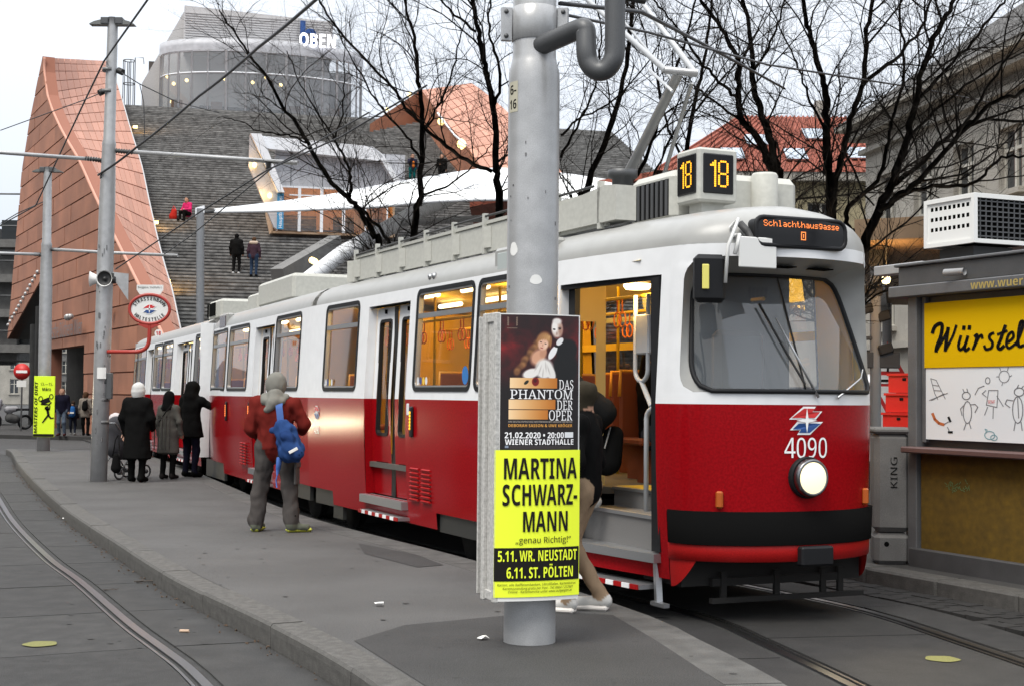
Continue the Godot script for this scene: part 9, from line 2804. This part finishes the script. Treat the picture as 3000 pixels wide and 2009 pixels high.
	mb = MB.new(); mb.box(Vector3(0, 1.95, 0.05), Vector3(0.4, 0.26, 0.02)); obj("text_plate", mb, M.plastic_white, ts)
	motorcycle(P(28, 1160, 62) * Vector3(1, 0, 1) + Vector3(0, 0.1, 0))
	car(Vector3(-26.5, 0, -70), 0.5, "silver car parked at the far left behind the motorcycle", "car", mat(0.4, 0.42, 0.44, 0.3, 0.3))
	# a van coming up the other side of the stop, out of the picture; its lit headlamps glint in the tram's flank
	var van := car(Vector3(-15.0, 0, -33.6), 2.285, "white van with lit headlamps driving towards the stop, left of the picture", "van", mat(0.6, 0.6, 0.6, 0.4))
	for s in [-0.62, 0.62]:
		var hm := MB.new(true); hm.lathe([[0.0, 0.03], [0.07, 0.02], [0.10, 0.0]], 14, Transform3D(Basis(Vector3(0, 0, 1), PI / 2), Vector3(-2.25, 0.78, s)))
		obj("headlamp", hm, glow(1.0, 0.86, 0.6, 45.0), van)
		var hl2 := SpotLight3D.new(); hl2.name = "headlamp_light"; van.add_child(hl2, true); hl2.position = Vector3(-2.32, 0.78, s); hl2.rotation = Vector3(-0.03, PI / 2, 0)
		hl2.light_energy = 0.5; hl2.spot_angle = 24; hl2.spot_range = 60; hl2.spot_attenuation = 2; hl2.light_color = Color(1, 0.92, 0.75); hl2.light_size = 0.1; hl2.shadow_enabled = true
	car(Vector3(-34.5, 0, -92), 0.4, "dark car parked farther down the side street at the left", "car", mat(0.03, 0.035, 0.04, 0.25))

func car(at: Vector3, turn: float, label: String, cat: String, m) -> Node3D:
	var t := thing("parked_" + cat, label, cat, at, turn)
	var van := cat == "van"
	var hgt := 2.2 if van else 1.45
	var prof := PackedVector2Array([Vector2(-2.2, 0.32), Vector2(-2.22, 0.75), Vector2(-2.1, 0.95 if not van else 1.2), Vector2(-1.1, hgt - 0.05 if van else 1.02), Vector2(-0.6 if not van else -0.8, hgt), Vector2(1.3 if not van else 2.1, hgt), Vector2(2.0 if not van else 2.2, 0.98), Vector2(2.22, 0.9), Vector2(2.25, 0.35)])
	var mb := MB.new(true); mb.sm(false); mb.prism(prof, -0.88, 0.88)
	obj("body", mb, m, t)
	mb = MB.new()
	for s in [-1.0, 1.0]:
		var q := PackedVector2Array([Vector2(-1.0, 1.05), Vector2(-0.55, hgt - 0.1), Vector2(0.4, hgt - 0.1), Vector2(0.4, 1.05)]); mb.prism(q, s * 0.882, s * 0.89)
		q = PackedVector2Array([Vector2(0.5, 1.05), Vector2(0.5, hgt - 0.1), Vector2(1.25, hgt - 0.1), Vector2(1.75, 1.05)]); mb.prism(q, s * 0.882, s * 0.89)
	mb.quad(Vector3(-2.02 if van else -1.12, 1.28 if van else 1.06, -0.75), Vector3(-2.02 if van else -1.12, 1.28 if van else 1.06, 0.75), Vector3(-1.15 if van else -0.66, hgt - 0.12, 0.7), Vector3(-1.15 if van else -0.66, hgt - 0.12, -0.7))
	obj("window", mb, M.window_dark, t)
	for x in [-1.35, 1.35]:
		for s in [-1.0, 1.0]:
			mb = MB.new(true); mb.lathe([[0.0, -0.1], [0.32, -0.1], [0.34, -0.06], [0.34, 0.08], [0.2, 0.10], [0.0, 0.10]], 18, Transform3D(Basis(Vector3.RIGHT, PI / 2 * s), Vector3(x, 0.33, s * 0.82)))
			obj("wheel", mb, M.rubber, t)
	for s in [-0.62, 0.62]:
		mb = MB.new(); mb.bev(Vector3(-2.2, 0.72, s), Vector3(0.06, 0.14, 0.3), 0.02); obj("headlight", mb, M.alu, t)
	return t

func motorcycle(at: Vector3):
	var t := thing("motorcycle", "silver grey motorcycle parked beside the columns at the left", "motorcycle", at, 0.6)
	for x in [-0.65, 0.65]:
		var mb := MB.new(true); var pts := []
		for k in 19: pts.append(Vector3(x + cos(TAU * k / 18.0) * 0.27, 0.32 + sin(TAU * k / 18.0) * 0.27, 0))
		mb.tube(pts, 0.055, 8, false); obj("wheel", mb, M.rubber, t)
	obj("tank", sdf_mesh([[Vector3(-0.1, 0.85, 0), Vector3(0.25, 0.88, 0), 0.15, 0.12, Color(0.4, 0.4, 0.42)], [Vector3(0.0, 0.5, 0), Vector3(0.2, 0.45, 0), 0.2, 0.2, Color(0.12, 0.12, 0.12)], [Vector3(-0.55, 0.95, 0), Vector3(-0.45, 1.2, 0), 0.2, 0.14, Color(0.42, 0.42, 0.45)]], 0.04, 0.08, 0.0), M.cloth, t)
	var mb := MB.new(); mb.bev(Vector3(0.5, 0.86, 0), Vector3(0.6, 0.1, 0.26), 0.03); obj("saddle", mb, M.rubber, t)
	mb = MB.new(true); mb.tube([Vector3(-0.65, 0.32, 0.08), Vector3(-0.42, 1.05, 0.08)], 0.03, 6); mb.tube([Vector3(-0.65, 0.32, -0.08), Vector3(-0.42, 1.05, -0.08)], 0.03, 6); mb.tube([Vector3(-0.35, 1.1, -0.38), Vector3(-0.42, 1.08, 0), Vector3(-0.35, 1.1, 0.38)], 0.02, 6)
	obj("fork", mb, M.alu, t)
	mb = MB.new(true); mb.tube([Vector3(-0.72, 0.95, 0), Vector3(-0.62, 0.95, 0)], 0.1, 12); obj("headlight", mb, M.alu, t)

# ---------------------------------------------------------------- everything together
func _ready():
	rng.seed = 20200
	# camera: eye height 1.75 m over the rails, tilted up a little and rolled half a degree, 47 mm equivalent
	cam_basis = Basis(Vector3.RIGHT, atan(153.0 / F)) * Basis(Vector3.BACK, 0.009)
	var cam := Camera3D.new(); cam.name = "camera"; add_child(cam)
	cam.transform = Transform3D(cam_basis, EYE)
	cam.fov = rad_to_deg(2.0 * atan(1004.5 / F)); cam.near = 0.05; cam.far = 3000.0; cam.current = true
	# overcast late afternoon
	var env := Environment.new()
	env.background_mode = Environment.BG_SKY
	var sm := ProceduralSkyMaterial.new()
	sm.sky_top_color = Color(0.97, 0.98, 1.0); sm.sky_horizon_color = Color(0.535, 0.558, 0.588); sm.sky_curve = 0.9
	sm.sky_energy_multiplier = 1.0
	sm.ground_horizon_color = Color(0.42, 0.42, 0.42); sm.ground_bottom_color = Color(0.30, 0.30, 0.30)
	env.sky = Sky.new(); env.sky.sky_material = sm
	env.tonemap_mode = Environment.TONE_MAPPER_LINEAR
	env.tonemap_exposure = 2.9
	env.sdfgi_enabled = true; env.ssao_enabled = true; env.ssil_enabled = true
	var we := WorldEnvironment.new(); we.name = "world"; we.environment = env; add_child(we)
	var sun := DirectionalLight3D.new(); sun.name = "sun"; add_child(sun)
	sun.rotation = Vector3(deg_to_rad(-58), deg_to_rad(-35), 0)
	sun.light_energy = 0.4; sun.light_angular_distance = 30.0; sun.light_color = Color(1, 0.985, 0.96); sun.shadow_enabled = true
	make_materials()
	var t0 := Time.get_ticks_msec()
	build_ground(); stamp("ground", t0)
	build_library(); stamp("library", t0)
	build_houses(); stamp("houses", t0)
	build_trams(); stamp("trams", t0)
	build_poles(); stamp("poles", t0)
	build_trees(); stamp("trees", t0)
	build_right(); stamp("right", t0)
	build_people(); stamp("people", t0)

func stamp(what: String, t0: int):
	print(what, " ", Time.get_ticks_msec() - t0)
